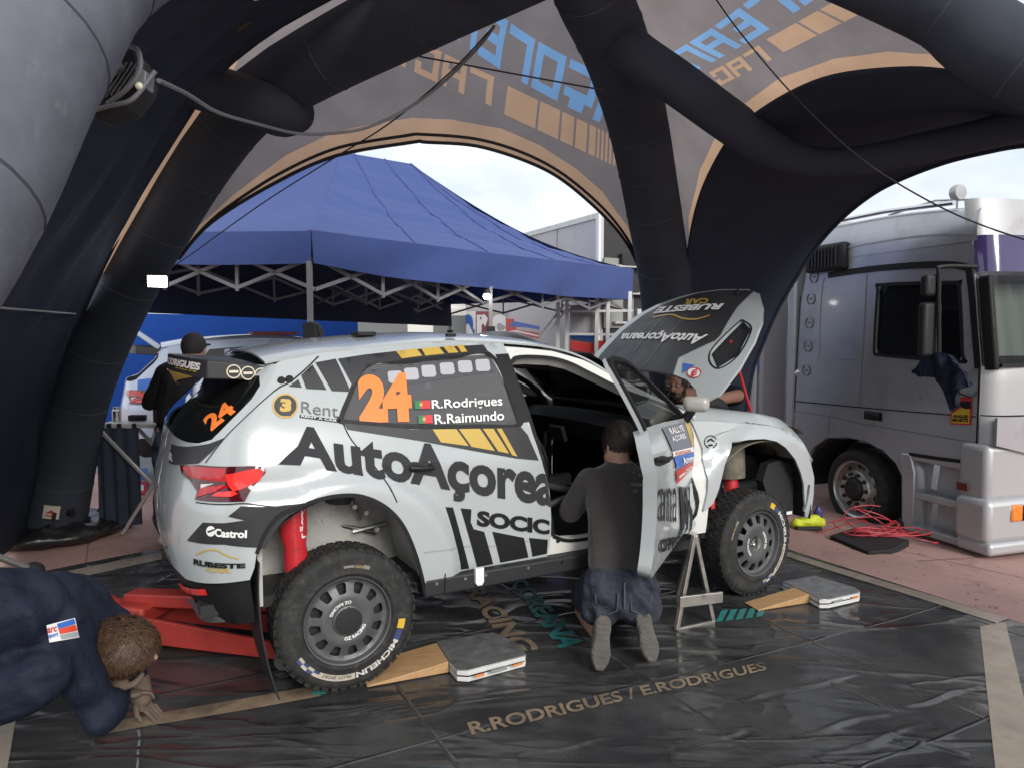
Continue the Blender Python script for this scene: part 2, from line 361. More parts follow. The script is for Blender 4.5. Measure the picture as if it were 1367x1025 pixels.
c3 = g2(1392, 842); left_far = g2(-60, 787)
mat_poly = [left_far, corner, c3, (2.35, 1.2), (1.9, .25), (-1.5, .25), (-2.6, 1.6)]
mat_lift = lambda x, y: (x, y, mat_h(x, y))
mat_lift2 = lambda x, y: (x, y, mat_h(x, y) + .0035)
floor_mat = lifted('floor_mat', [mat_poly], mat_lift, M_vinyl, None, step=.09)
tag(floor_mat, 'creased black vinyl floor mat under the rally car with tan border stripes', 'floor mat')
M_tan = mat('tan_print', (.235, .175, .115), .38, var=.25, vscale=5, dirt=(.06, .05, .042), dscale=6, dlo=.46, dhi=.7, rvar=.1, bump=.12, bscale=12)
M_ptan = mat('pale_tan_print', (.27, .225, .18), .34, var=.2, vscale=5, dirt=(.10, .085, .07), dscale=5, rvar=.12, bump=.15, bscale=10)
M_teal = mat('teal_print', (.035, .21, .20), .36, var=.2, vscale=5, dirt=(.03, .06, .06), dscale=5, rvar=.12, bump=.12, bscale=12)
def stripe(pix, m=M_tan): lifted('border_stripe', [[g2(*p) for p in pix]], mat_lift2, m, floor_mat, step=.09)
stripe([(128, 985), (118, 972), (420, 917), (428, 931)])
stripe([(-20, 1040), (-60, 960), (22, 958), (8, 1040)], M_ptan)
stripe([(64, 781), (66, 769), (215, 738), (216, 748)], M_ptan)
stripe([(150, 811), (152, 801), (262, 790), (262, 800)], M_ptan)
stripe([(1040, 740), (1052, 737.5), (1347, 828), (1331, 834)], M_ptan)
stripe([(1308, 838), (1342, 832), (1398, 1060), (1332, 1060)], M_ptan)
lettering('lettering', 'R.RODRIGUES / E.RODRIGUES', [g2(623, 967), g2(1019, 885), g2(1024, 896), g2(630, 984)], mat_lift2, M_tan, floor_mat, bold=.025, step=.03)
def v2(a): return np.array(a)
def running(far0, far1, near0, near1, k):      # extends a printed word away from the camera
    f0, f1, n0, n1 = map(v2, (far0, far1, near0, near1)); return [tuple(n1 + (f1 - n1) * k), tuple(n1), tuple(n0), tuple(n0 + (f0 - n0) * k)]
lettering('lettering', 'AUTOAÇOREANA', running(g2(690, 800), g2(716, 790), g2(738, 868), g2(786, 866), 2.3), mat_lift2, M_teal, floor_mat, bold=.04, step=.03)
lettering('lettering', 'RACING', running(g2(628, 800), g2(655, 795), g2(684, 873), g2(722, 869), 1.2), mat_lift2, M_tan, floor_mat, bold=.04, step=.04)
for i in range(5):
    x = 955 + i * 13.5; stripe([(x, 832 - i * 1.6), (x + 9, 830.5 - i * 1.6), (x + 17 - i, 815 - i * .7), (x + 8 - i, 816.5 - i * .7)], M_teal)
stripe([(418, 931), (417, 925), (434, 922), (436, 928)], M_teal)

rnd = random.Random(21)
def crease(a, c, wid, hgt):
    p, q = gz(*a), gz(*c); d = (q - p).normalized(); n = Vector((-d.y, d.x, 0)); ph = rnd.uniform(0, 6); b = MB()
    def f(u, v):
        o = p.lerp(q, u) + n * ((v - .5) * wid + .02 * math.sin(5 * u + ph) * math.sin(math.pi * u)); return Vector((o.x, o.y, mat_h(o.x, o.y) + .0012 + hgt * math.exp(-((v - .5) / .17) ** 2) * math.sin(math.pi * u) ** .6 * (.75 + .25 * math.sin(9 * u + ph))))
    b.grid(f, 28, 10); b.build('crease', M_vinyl, floor_mat, 80)
for a, c, w_, h_ in (((990, 938), (1150, 899), .07, .014), ((1060, 986), (1190, 953), .08, .016), ((1205, 944), (1312, 918), .07, .014), ((1090, 1015), (1240, 965), .09, .016), ((905, 1000), (1010, 972), .06, .010), ((1180, 985), (1295, 1010), .07, .012), ((1090, 905), (1200, 950), .06, .010), ((150, 770), (240, 752), .08, .014), ((170, 792), (250, 760), .07, .014), ((100, 790), (210, 783), .07, .012), ((330, 985), (470, 1010), .07, .010), ((690, 1010), (820, 985), .06, .010)):
    crease(a, c, w_, h_)
# ================================================================ inflatable tent
M_red0 = mat('label_red', (.45, .05, .03), .6); M_black0 = mat('black_plastic', (.012, .012, .013), .45)
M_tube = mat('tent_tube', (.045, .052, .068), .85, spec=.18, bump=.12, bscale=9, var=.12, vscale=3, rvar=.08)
M_tube_lit = mat('tent_tube_lit', (.105, .115, .14), .6, spec=.4, bump=.15, bscale=14, var=.14, vscale=7, rvar=.08, dirt=(.15, .16, .18), dscale=11)  # tube cloth paled in colour to hold the daylight on the nearest leg
M_seam = mat('tube_seam', (.06, .066, .082), .8, spec=.2)
M_wall = mat('tent_wall', (.032, .040, .060), .85, spec=.18, var=.1, vscale=3, bump=.5, bscale=2.6, stretch=(1, 1, 2.2))
M_brown = cloth_trans('tent_roof_cloth', (.09, .077, .075), (.285, .245, .24), .64)
M_orange = cloth_trans('tent_orange_print', (.25, .165, .11), (.64, .41, .265), .64)
M_blue = cloth_trans('tent_blue_print', (.10, .19, .30), (.25, .46, .76), .64)
M_navyline = mat('tent_piping', (.02, .02, .025), .7)
HUB = Vector((.33, 4.1, 3.72)); baseB = gz(72, 716); baseC = Vector((2.0, 8.0, ground_z(2, 8))); baseD = Vector((4.24, 2.43, 0))
def vplane(px, py, base):
    d = HUB - base; n = Vector((-d.y, d.x, 0)).normalized(); return onplane(px, py, base, n)
def legpath(base, pix, extra=()):
    return smoothpath([base] + [vplane(*p, base) for p in pix] + [Vector(e) for e in extra] + [HUB], 6)
pathB = legpath(baseB + Vector((0, 0, .08)), [(94, 568), (120, 480), (167, 376), (218, 288), (272, 203), (330, 135), (420, 82), (560, 14)])
pathC = legpath(baseC, [(899, 500), (887, 371), (873, 280), (862, 215), (847, 146), (822, 65), (792, -5)])
pathA = smoothpath([(-1.78, .75, .05), (-1.62, 1.2, 1.0), (-1.40, 1.7, 1.85), (-1.36, 2.05, 2.40), (-1.28, 2.35, 2.83), (-.92, 2.8, 3.3), (-.3, 3.4, 3.6), HUB], 6)
pathD = smoothpath([baseD, (3.95, 2.56, 1.0), (3.45, 2.77, 2.0), vplane(1367, 80, baseD), vplane(1240, 0, baseD), (1.05, 3.8, 3.62), HUB], 6)
LEG_R = .225
tent = thing('inflatable_tent', (HUB.x, HUB.y, 0), 'large dark inflatable tent with orange edged canopy standing over the white rally car', 'tent')
TI = Matrix.Translation((-HUB.x, -HUB.y, 0))
def part(b, name, m, parent=tent, **kw): return b.build(name, m, parent, inv=TI if parent is tent else None, **kw)
def legtube(path, r0, r1): n = len(path); return MB().tube(path, [r0 + (r1 - r0) * i / (n - 1) for i in range(n)], 28)
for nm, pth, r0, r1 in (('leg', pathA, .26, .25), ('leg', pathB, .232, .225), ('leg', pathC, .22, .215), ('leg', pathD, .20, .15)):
    lg = part(legtube(pth, r0, r1), nm, M_tube_lit if pth is pathA else M_tube, smooth=60)
    for k in range(3, len(pth) - 4, 5):                 # seams welded round the tube
        p, q = pth[k], pth[k + 1]; rr_ = r0 + (r1 - r0) * k / (len(pth) - 1); part(MB().lathe([(rr_ - .002, -.008), (rr_ + .004, 0), (rr_ - .002, .008)], p, q - p, 28), 'seam', M_seam, smooth=60)
part(MB().sphere(HUB, (.34, .34, .27), 24, 14), 'hub', M_tube, smooth=80)
t1 = [at(120, 60, 4.1), at(190, 86, 4.3), at(250, 108, 4.5), at(309, 128, 4.62), at(350, 142, 4.7), at(376, 152, 4.85), at(392, 148, 5.0)]
part(MB().tube(smoothpath(t1), .145, 22), 'cross_tube', M_tube, smooth=60)
t2 = [vplane(815, 40, baseC), at(850, 74, 4.55), at(905, 112, 4.6), at(975, 163, 4.75), at(1030, 199, 4.85), at(1085, 216, 4.85), at(1150, 214, 4.7), at(1240, 196, 4.45), at(1330, 176, 4.2), at(1430, 150, 3.95)]
part(MB().tube(smoothpath(t2), [.13] * 20 + [.128, .126, .122, .118, .114, .11, .106, .102, .098, .094, .09] + [.088] * 24, 22), 'cross_tube', M_tube, smooth=60)

class Ruled:
    """cloth stretched between two leg arches: s across, t from the hub down"""
    def __init__(s, pa, pb, out=.20):
        s.a = s.res(pa); s.b = s.res(pb); s.out = out; n = 40
        vs = [s.P(i / n, j / n) for i in range(n + 1) for j in range(n + 1)]; w = n + 1; s.n = n
        s.bvh = BVHTree.FromPolygons(vs, [(i * w + j, (i + 1) * w + j, (i + 1) * w + j + 1, i * w + j + 1) for i in range(n) for j in range(n)])
    def res(s, p):
        p = [Vector(q) for q in reversed(p)]; d = [0]
        for a, b in zip(p, p[1:]): d.append(d[-1] + (b - a).length)
        d = np.array(d) / d[-1]; A = np.array(p); return lambda t: Vector([float(np.interp(t, d, A[:, k])) for k in range(3)])
    def P(s, u, t, off=0.0):
        a, b = s.a(t), s.b(t); sag = -.10 * math.sin(math.pi * u) * math.sin(math.pi * min(1, t * 1.2))
        c = a.lerp(b, u); o = Vector((c.x - HUB.x, c.y - HUB.y, 0)); o = o.normalized() if o.length > .01 else Vector((0, 0, 1))
        k = sstep(.15, .7, t); return c + (o * k + Vector((0, 0, 1 - k))) * (s.out + sag + off)
    def pix(s, px, py):
        r = ray(px, py).normalized(); h = s.bvh.ray_cast(EYE, r)
        if h[0] is None:
            h = s.bvh.find_nearest(EYE + r * 5.5)
        p, i = h[0], h[2]; u, t = (i // s.n + .5) / s.n, (i % s.n + .5) / s.n
        for _ in range(6):
            e = 1e-3; q = s.P(u, t); du = (s.P(u + e, t) - q) / e; dt = (s.P(u, t + e) - q) / e; d = p - q
            A = np.array([[du.dot(du), du.dot(dt)], [du.dot(dt), dt.dot(dt)]]); bb = np.array([du.dot(d), dt.dot(d)])
            x = np.linalg.solve(A, bb); u = min(1, max(0, u + x[0])); t = min(1.0, max(0, t + x[1]))
        return (u, t)
    def lift(s, off=0.0): return lambda u, t: tuple(TI @ s.P(u, t, off))
def printed_panel(surf, edge, prints, step=.045):
    """one cloth sheet; prints are (material, [outlines]) dyed into it"""
    outline = [(.0, .01), (0, edge[0][1])] + edge + [(1, edge[-1][1]), (1, .01)]
    loops = [densify([tuple(p) for p in outline], step)]; owner = []
    for mi, (m, lps) in enumerate(prints):
        for lp in lps: loops.append(densify([tuple(p) for p in lp], .04)); owner.append((mi + 1, loops[-1]))
    vs = []; es = []
    for lp in loops: k = len(vs); vs += lp; es += [(k + i, k + (i + 1) % len(lp)) for i in range(len(lp))]
    A = np.array(vs); G = np.array([(x + (step / 2 if j % 2 else 0), y) for j, y in enumerate(np.arange(.02, 1, step)) for x in np.arange(.01, 1, step)]); G = G[inside(G, loops[:1])]
    D = np.min(np.linalg.norm(G[:, None, :] - A[None, :, :], axis=2), axis=1); vs = vs + [tuple(g) for g in G[D > .02]]
    r = delaunay_2d_cdt([Vector(v) for v in vs], es, [], 0, 1e-6); V = np.array([tuple(v) for v in r[0]]); T = np.array([tuple(f) for f in r[2]]); C = V[T].mean(1); keep = inside(C, loops[:1]); T = T[keep]; C = C[keep]
    idx = np.zeros(len(T), int)
    for mi, lp in owner: idx[inside(C, [lp])] = mi
    f = surf.lift(); o = MB().add([f(a, c) for a, c in V.tolist()], [tuple(t) for t in T.tolist()]).build('canopy_panel', M_brown, tent, 0, merge=False)
    for m, _ in prints: o.data.materials.append(m)
    cen = {}
    # face order is kept by from_pydata; recalculated normals do not reorder
    o.data.polygons.foreach_set('material_index', idx.astype(np.int32)); o.data.shade_smooth(); return o
def band_pts(surf, pix): return [surf.pix(*p) for p in pix]
BC, CD = Ruled(pathB, pathC), Ruled(pathC, pathD)
AB, DA = Ruled(pathA, pathB), Ruled(pathD, pathA)
lowBC = [(238, 346), (282, 297), (364, 246), (449, 208), (551, 190), (568, 190), (636, 195), (703, 215.5), (753, 242), (804, 286), (838, 327), (858, 372)]
topBC = [(848, 330), (838, 303), (804, 256), (770, 226), (720, 194), (669, 172), (602, 160), (551, 158), (501, 165), (444, 178), (381, 208), (310, 262), (262, 305)]
lb, tb = band_pts(BC, lowBC), band_pts(BC, topBC)
lb = [(0.02, .9)] + lb + [(.98, .86)]
part_roof = lambda surf, edge: lifted('canopy_panel', [[(.0, .01), (0, edge[0][1])] + edge + [(1, edge[-1][1]), (1, .01)]], surf.lift(), M_brown, tent, step=.045, smooth=80)
def piping(surf, edge, off, r=.012): return part(MB().tube([surf.P(u, t, -.014) for u, t in densify(edge, .03)[:-int(len(edge))or None]], r, 6), 'piping', M_navyline, smooth=60)
mid = [(a * .72 + c * .28, b_ * .72 + d * .28) for (a, b_), (c, d) in zip([lb[1:-1][int(round(i * (len(lb) - 3) / 24))] for i in range(25)], [list(reversed(tb))[int(round(i * (len(tb) - 1) / 24))] for i in range(25)])]
ed = smoothpath([(a, b_, 0) for a, b_ in lb[1:-1]], 6); tp = smoothpath([(a, b_, 0) for a, b_ in reversed(tb)], 6)
mid = [ed[i].lerp(tp[int(i * (len(tp) - 1) / (len(ed) - 1))], .33) for i in range(len(ed))]
part(MB().tube([BC.P(p.x, p.y, -.012) for p in mid], .011, 6), 'piping', M_navyline, smooth=60)
part(MB().tube([BC.P(p.x, p.y, -.004) for p in ed], .013, 6), 'edge_hem', M_navyline, smooth=60)
# right-hand panel, its band and the wall zipped to it
lowCD = [(917, 386), (919, 341), (927, 293), (942, 245), (971, 191), (1000, 160), (1052, 126), (1113, 102), (1201, 92), (1274, 96.6), (1367, 117)]
topCD = [(1359, 100), (1318, 82), (1260, 73), (1186, 69), (1113, 79), (1040, 105), (985, 145), (956, 181), (934, 228), (919, 290)]
lc, tc_ = band_pts(CD, lowCD), band_pts(CD, topCD)
lc2 = [(.0, .75)] + lc + [(.96, min(.9, lc[-1][1] + .18))]
eAB = [(.03, .55), (.2, .36), (.5, .24), (.75, .2)] + [AB.pix(*p) for p in [(345, -30), (336, 0), (294, 94), (262, 143), (168, 300), (129, 364)]]
oAB = [AB.pix(*p) for p in [(142, 364), (180, 300), (276, 143), (312, 94), (362, 0), (372, -30)]] + [(.75, .13), (.5, .17), (.2, .29)]
print('AB edge', [(round(a, 2), round(c, 2)) for a, c in eAB])
printed_panel(AB, eAB, [(M_orange, [eAB[1:] + oAB])])
eDA = [(.02, .42), (.12, .26), (.3, .17), (.5, .14), (.7, .16), (.88, .26), (.98, .45)]
printed_panel(DA, eDA, [(M_orange, [eDA + [(.95, .3), (.86, .2), (.7, .11), (.5, .09), (.3, .12), (.14, .2), (.05, .3)]])])
# right wall: from the arch down to its own arched opening on the line between the two far legs
wn = Vector((-(baseD - baseC).y, (baseD - baseC).x, 0)).normalized()
lowW = [(990, 590), (1003, 505), (1012, 475), (1035, 420), (1060, 375), (1085, 335), (1120, 295), (1160, 262), (1200, 240), (1260, 217), (1320, 202), (1367, 194), (1440, 190)]
lowP = smoothpath([onplane(*p, baseC + Vector((.12, .05, 0)), wn) for p in lowW], 5)
topP = smoothpath([CD.P(.02, .93)] + [CD.P(u, t, -.006) for u, t in lc] + [CD.P(.93, lc[-1][1] + .1)], 5)
def loftwall(u, v):
    i = u * (len(topP) - 1); a = topP[int(i)].lerp(topP[min(int(i) + 1, len(topP) - 1)], i - int(i))
    i = u * (len(lowP) - 1); c = lowP[int(i)].lerp(lowP[min(int(i) + 1, len(lowP) - 1)], i - int(i))
    p = a.lerp(c, v); k = math.sin(math.pi * v) * .05 * math.sin(u * 29 + 3 * v + 2 * math.sin(9 * u)) * (.4 + u)
    belly = -.05 * math.sin(math.pi * v); return p + wn * k + Vector((wn.x * belly, wn.y * belly, 0)) * (1 if wn.x > 0 else -1)
part(MB().grid(loftwall, 70, 14), 'side_wall', M_wall, smooth=80)
part(MB().tube(lowP, .022, 8), 'edge_hem', M_wall, smooth=60)
part(MB().tube(topP, .016, 8), 'edge_hem', M_wall, smooth=60)
# left wall, its lower near part cut away unseen to let light in
def leftwall(u, v):
    e = interp(u, sorted(eAB) + [(1, .85)]); lo = interp(u, [(0, .45), (.2, .45), (.28, .56), (.36, .70), (.51, .80), (.70, .92), (.78, 1.0), (1, 1.0)]); t = e + (max(e + .02, lo) - e) * v
    return AB.P(u, min(t, 1), -.012 + .05 * math.sin(u * 40 + 8 * v) * math.sin(math.pi * v) * math.sin(math.pi * u) + .02 * math.sin(17 * v + 5 * u) * math.sin(math.pi * v))
part(MB().grid(leftwall, 60, 30), 'side_wall', M_wall, smooth=80)
M_thread = mat('grey_thread', (.32, .32, .33), .7)
wj = [(lambda q: AB.P(q[0], q[1], -.05))(AB.pix(-60 + 8 * i, 408 + .6 * i)) for i in range(20)]
part(MB().tube(wj, .006, 6), 'wall_seam', M_thread, smooth=60)
# printed words, read from behind through the cloth
FONT = {'A': ['1111', '1001', '1111', '1001', '1001'], 'U': ['1001', '1001', '1001', '1001', '1111'], 'T': ['1111', '0110', '0110', '0110', '0110'], 'O': ['1111', '1001', '1001', '1001', '1111'],
        'Ç': ['1111', '1000', '1000', '1111', '0110'], 'C': ['1111', '1001', '1000', '1001', '1111'], 'R': ['1111', '1001', '0001', '0001', '0001'], 'E': ['1111', '1000', '1110', '1000', '1111'],
        'N': ['1111', '1001', '1001', '1001', '1001'], 'I': ['0110', '0110', '0110', '0110', '0110'], 'G': ['1111', '1000', '1011', '1001', '1111']}
FONT['R'] = ['1111', '1000', '1000', '1000', '1000']
def blockword(word, q):
    qm = quadmap(q); W = len(word); out = []
    for i, ch in enumerate(word):
        for r, row in enumerate(FONT[ch]):
            j = 0
            while j < 4:
                if row[j] == '1':
                    e = j
                    while e < 4 and row[e] == '1': e += 1
                    x0, x1 = i + .06 + j * .22, i + .06 + e * .22; y1, y0 = 1 - r / 5, 1 - (r + 1) / 5
                    out.append([qm(1 - x / W, y) for x, y in ((x0, y0), (x1, y0), (x1, y1), (x0, y1))]); j = e
                else: j += 1
    return [lp for lp in out if all(0 < u < 1 and 0 < t < 1 for u, t in lp)]
def ext(q0, q1, a, c):     # q(0..1) known span covers letters a..c of the reversed word: extend to 0..1
    q0, q1 = np.array(q0), np.array(q1); d = (q1 - q0) / (c - a); return tuple(q0 - d * a), tuple(q1 + d * (1 - c))
def wordquad(surf, tl, tr, br, bl, a, c):
    t0, t1_ = ext(surf.pix(*tl), surf.pix(*tr), a, c); b0, b1 = ext(surf.pix(*bl), surf.pix(*br), a, c); return [t0, t1_, b1, b0]
def bars(surf, tl, tr, br, bl, spans):
    out = []
    for a, c in spans:
        L_ = lambda p, q, t: (p[0] + (q[0] - p[0]) * t, p[1] + (q[1] - p[1]) * t)
        out.append([surf.pix(*L_(tl, tr, a)), surf.pix(*L_(tl, tr, c)), surf.pix(*L_(bl, br, c)), surf.pix(*L_(bl, br, a))])
    return out
SP = [(0, .265), (.285, .46), (.48, .585), (.605, .70), (.72, .775)] + [(.79 + i * .035, .81 + i * .035) for i in range(6)]
printed_panel(BC, lb, [(M_orange, [lb[1:-1] + tb] + blockword('RACING', wordquad(BC, (592, 71), (662, 104), (658, 143), (586, 112), 4 / 6, 6 / 6)) + bars(BC, (678, 115), (830, 187), (829, 226), (673, 153), SP)),
    (M_blue, blockword('AUTOAÇOREANA', wordquad(BC, (679, 29), (806, 100), (788, 158), (668, 93), 3.95 / 12, 7 / 12)))])
printed_panel(CD, lc2, [(M_orange, [lc + tc_] + blockword('RACING', wordquad(CD, (937, 102), (1014, 60), (1032, 79), (952, 119), 2.6 / 6, 6 / 6)) + bars(CD, (1023, 53), (1172, -30), (1215, -14), (1046, 70), SP)),
    (M_blue, blockword('AUTOAÇOREANA', wordquad(CD, (893, 73), (993, 6), (1034, 35), (934, 92), 1.2 / 12, 4.1 / 12)))])
# near-left leg: label, valve, strap, weight bag
def onleg(path, k, ang, r): 
    p, t = path[k], (path[k + 1] - path[k]).normalized(); toward = (EYE - p); x = (toward - t * toward.dot(t)).normalized(); y = t.cross(x)
    return p + (x * math.cos(ang) + y * math.sin(ang)) * r, (x * math.cos(ang) + y * math.sin(ang)), t

p, n_, t_ = onleg(pathB, 2, R(-12), .243)
lab = Matrix((n_.cross(t_).normalized() * -1, t_, n_)).transposed(); M_lab = mat('label_cream', (.62, .55, .46), .6)
part(MB().grid(lambda u, v: (lambda q: q[0])(onleg(pathB, 2, R(-20 + 26 * (1 - u)), .2455)) + t_ * (-.055 + .11 * v), 6, 2), 'maker_label', M_lab, smooth=60)
part(MB().grid(lambda u, v: onleg(pathB, 2, R(-16 + 18 * (1 - u)), .247)[0] + t_ * (-.01 + .03 * v * (1 - abs(2 * u - 1))), 8, 2), 'label_print', M_red0, smooth=60)
part(MB().grid(lambda u, v: onleg(pathB, 2, R(-16 + 18 * (1 - u)), .247)[0] + t_ * (-.035 + .012 * v), 8, 2), 'label_print', M_red0, smooth=60)
q, n_, t_ = onleg(pathB, 2, R(24), .24); part(MB().lathe([(0, .035), (.022, .033), (.026, .01), (.034, .0)], q, n_, 16), 'valve', M_black0)
q0_, n_, t_ = onleg(pathB, 1, R(-2), .25); part(MB().bar(pathB[2] + n_ * .245, pathB[0] + n_ * .255, .03, .006, n_), 'strap', M_black0)
part(MB().box(onleg(pathB, 0, R(-2), .262)[0] + Vector((0, 0, .10)), (.045, .02, .07)), 'buckle', M_black0, bevel=.004)
M_bag = mat('black_bag', (.016, .016, .017), .32, bump=.9, bscale=7, rvar=.12)
bag = MB().grid(lambda u, v: Vector((baseB.x, baseB.y, 0)) + Vector((math.cos(u * 2 * math.pi), math.sin(u * 2 * math.pi), 0)) * (.33 + .17 * math.cos(v * 2 * math.pi) * (1 + .1 * math.sin(7 * u * 2 * math.pi))) + Vector((0, 0, .075 + .07 * math.sin(v * 2 * math.pi) * (1 + .15 * math.sin(9 * u * 2 * math.pi) + .1 * math.sin(17 * u * 6.283 + 3)))), 64, 16).build('weight_bag', M_bag, smooth=80)
tag(bag, 'black plastic weight bag wrapped round the foot of the tent leg', 'bag')

rnd = random.Random(3); db = MB()          # grit and leaf scraps blown over the paving
for _ in range(130):
    px, py = rnd.uniform(1040, 1367), rnd.uniform(700, 830); p = gz(px, py, -.03)
    if (p - M_edge0).dot(EDN) < .05: continue
    a = rnd.uniform(0, 6.28); l_ = rnd.uniform(.003, .016); w_ = l_ * rnd.uniform(.2, .5); z = ground_z(p.x, p.y) + .004; c_, s_ = math.cos(a), math.sin(a)
    db.add([(p.x + c_ * l_, p.y + s_ * l_, z), (p.x - s_ * w_, p.y + c_ * w_, z + .004), (p.x - c_ * l_, p.y - s_ * l_, z), (p.x + s_ * w_, p.y - c_ * w_, z + .002)], [(0, 1, 2, 3)])
tag(db.build('debris', mat('dark_debris', (.06, .04, .03), .9), None, 0, merge=False), 'dark grit and leaf scraps scattered over the pink paving', 'debris', kind='stuff')
# ================================================================ rally car
YAW = R(28.87); CO = Vector((-1.148, 4.001, 0))
car = thing('rally_car', CO, 'white rally hatchback number 24 with its bonnet and front door open', 'rally car', rot=(0, 0, YAW))
C2W = Matrix.Translation(CO) @ Matrix.Rotation(YAW, 4, 'Z'); W2C = C2W.inverted()
EYEC = W2C @ EYE
def rayc(px, py): return (W2C.to_3x3() @ ray(px, py)).normalized()
class PS:
    """parametric sheet in car space with a photo-pixel lookup"""
    def __init__(s, P, ur, vr, n=70):
        s.P = P; s.ur, s.vr, s.n = ur, vr, n
        g = [P(ur[0] + (ur[1] - ur[0]) * i / n, vr[0] + (vr[1] - vr[0]) * j / n) for i in range(n + 1) for j in range(n + 1)]; w = n + 1
        s.bvh = BVHTree.FromPolygons(g, [(i * w + j, (i + 1) * w + j, (i + 1) * w + j + 1, i * w + j + 1) for i in range(n) for j in range(n)])
    def normal(s, u, v):
        e = .004; d = (s.P(u + e, v) - s.P(u - e, v)).cross(s.P(u, v + e) - s.P(u, v - e)); d.normalize()
        return d
    def lift(s, off=0.0):
        if off == 0: return lambda u, v: tuple(s.P(u, v))
        def f(u, v):
            p = s.P(u, v); n = s.normal(u, v)
            return tuple(p + n * off)
        return f
    def pix(s, px, py):
        h = s.bvh.ray_cast(EYEC, rayc(px, py))
        if h[0] is None:
            q = None; best = 9e9
            for k in range(40):
                p = EYEC + rayc(px, py) * (2.2 + k * .1); f = s.bvh.find_nearest(p)
                if f[3] < best: best = f[3]; h = f
        p, i = h[0], h[2]; du, dv = (s.ur[1] - s.ur[0]) / s.n, (s.vr[1] - s.vr[0]) / s.n
        u, v = s.ur[0] + (i // s.n + .5) * du, s.vr[0] + (i % s.n + .5) * dv
        for _ in range(8):
            e = 1e-3; q = s.P(u, v); a = (s.P(u + e, v) - q) / e; c = (s.P(u, v + e) - q) / e; d = p - q
            x = np.linalg.solve(np.array([[a.dot(a), a.dot(c)], [a.dot(c), c.dot(c)]]) + np.eye(2) * 1e-9, np.array([a.dot(d), c.dot(d)]))
            u += max(-.1, min(.1, x[0])); v += max(-.1, min(.1, x[1]))
        return (u, v)
_Wt = sinterp([(.30, .79), (.40, .81), (.5, .832), (.65, .848), (.8, .858), (.93, .860), (1.03, .852), (1.12, .834), (1.2, .808), (1.3, .762), (1.4, .712), (1.48, .665), (1.54, .615), (1.6, .54)])
_Xr = sinterp([(.30, -.60), (.40, -.64), (.5, -.685), (.62, -.705), (.75, -.712), (.86, -.705), (.95, -.688), (1.03, -.672), (1.1, -.66), (1.17, -.642), (1.22, -.61), (1.3, -.53), (1.4, -.42), (1.48, -.32), (1.54, -.24), (1.6, -.16)])
X0 = -.22
def Wf(x, z):
    w = _Wt(z)
    if x > 2.2: w -= .035 * (x - 2.2) ** 2
    w += .010 * math.exp(-abs(z - (1.045 - .055 * (x + .34))) / .035) * (1 - sstep(1.9, 2.1, x))
    d = math.hypot(x + .0, (z - .44)); w += .052 * (1 - sstep(.50, .585, d)) * (1 - sstep(.95, 1.1, z))
    d = math.hypot(x - 2.56, (z - .50)); w += .062 * (1 - sstep(.53, .61, d)) * (1 - sstep(1.0, 1.12, z))
    if x < .2: w -= .018 * (.2 - x) ** 2
    return w
SQ = 3.6
def Pside(u, z):
    if u >= X0: return Vector((u, -Wf(u, z), z))
    xr = _Xr(z); Lc = (X0 - xr) * .72 + .80; th = min(1.2, (X0 - u) / Lc) * math.pi / 2
    if th <= math.pi / 2: c, sn = max(0, math.cos(th)), math.sin(th)
    else: c, sn = -math.cos(math.pi - th), math.sin(th)
    x = X0 + (xr - X0) * (sn ** (2 / SQ)); y = math.copysign(abs(c) ** (2 / SQ), c)
    return Vector((x, -Wf(X0, z) * y, z))
SIDE = PS(Pside, (-1.25, 3.05), (.32, 1.58), 110)
UC = lambda z: X0 - ((X0 - _Xr(z)) * .72 + .80)        # u at the car's centre line
SGN = 1 if SIDE.normal(.8, .8).y < 0 else -1
def sl(off): return SIDE.lift(off * SGN)
def spx(pix): return [SIDE.pix(*p) for p in pix]
DOOR_ANG = R(38); HX, HY = 2.01, -.842
HOOD_A = R(50); HHX, HHZ = 2.13, 1.20
def Phood(a, y):
    h = .055 * (1 - abs(y / .80) ** 2.4) - .10 * max(0, a / .95) ** 3
    c, s_ = math.cos(HOOD_A), math.sin(HOOD_A); return Vector((HHX + a * c - h * s_, y, HHZ + a * s_ + h * c))
HOOD = PS(Phood, (-.2, 1.1), (-.95, .95), 60)
def Pdoor(u, z):
    p = Pside(u, z); dx, dy = p.x - HX, p.y - HY; c, s_ = math.cos(DOOR_ANG), math.sin(DOOR_ANG)
    return Vector((HX + dx * c - dy * s_, HY + dx * s_ + dy * c, z))
DOORS = PS(Pdoor, (1.0, 2.05), (.4, 1.56), 60)
# ---------------------------------------------------------------- car materials
M_paint = mat('car_paint', (.40, .435, .44), .22, spec=.5, coat=.6, var=.02, vscale=2, dirt=(.40, .41, .40), dscale=3.2, dlo=.62, dhi=.95, rvar=.06)
M_jamb = mat('door_jamb_white', (.66, .665, .63), .4, spec=.5, dirt=(.42, .41, .38), dscale=6)
M_dark = mat('dark_vinyl', (.028, .029, .032), .42, spec=.4, rvar=.06)
M_black = mat('black_trim', (.012, .012, .013), .55, spec=.3, rvar=.08, vscale=9)
M_satin = mat('satin_black', (.018, .018, .02), .6, spec=.4, bump=.08, bscale=120)
M_gold = mat('gold_vinyl', (.50, .34, .065), .34, coat=.2)
M_letter = mat('charcoal_letter', (.034, .035, .039), .7, spec=.2)
M_white = mat('white_print', (.78, .78, .76), .45)
M_orangep = mat('orange_print', (.85, .21, .035), .4)
M_red = mat('red_print', (.55, .03, .03), .4)
M_bluep = mat('blue_print', (.03, .12, .45), .4)
M_green = mat('green_print', (.02, .17, .06), .45)
M_greyp = mat('grey_print', (.16, .17, .21), .45)
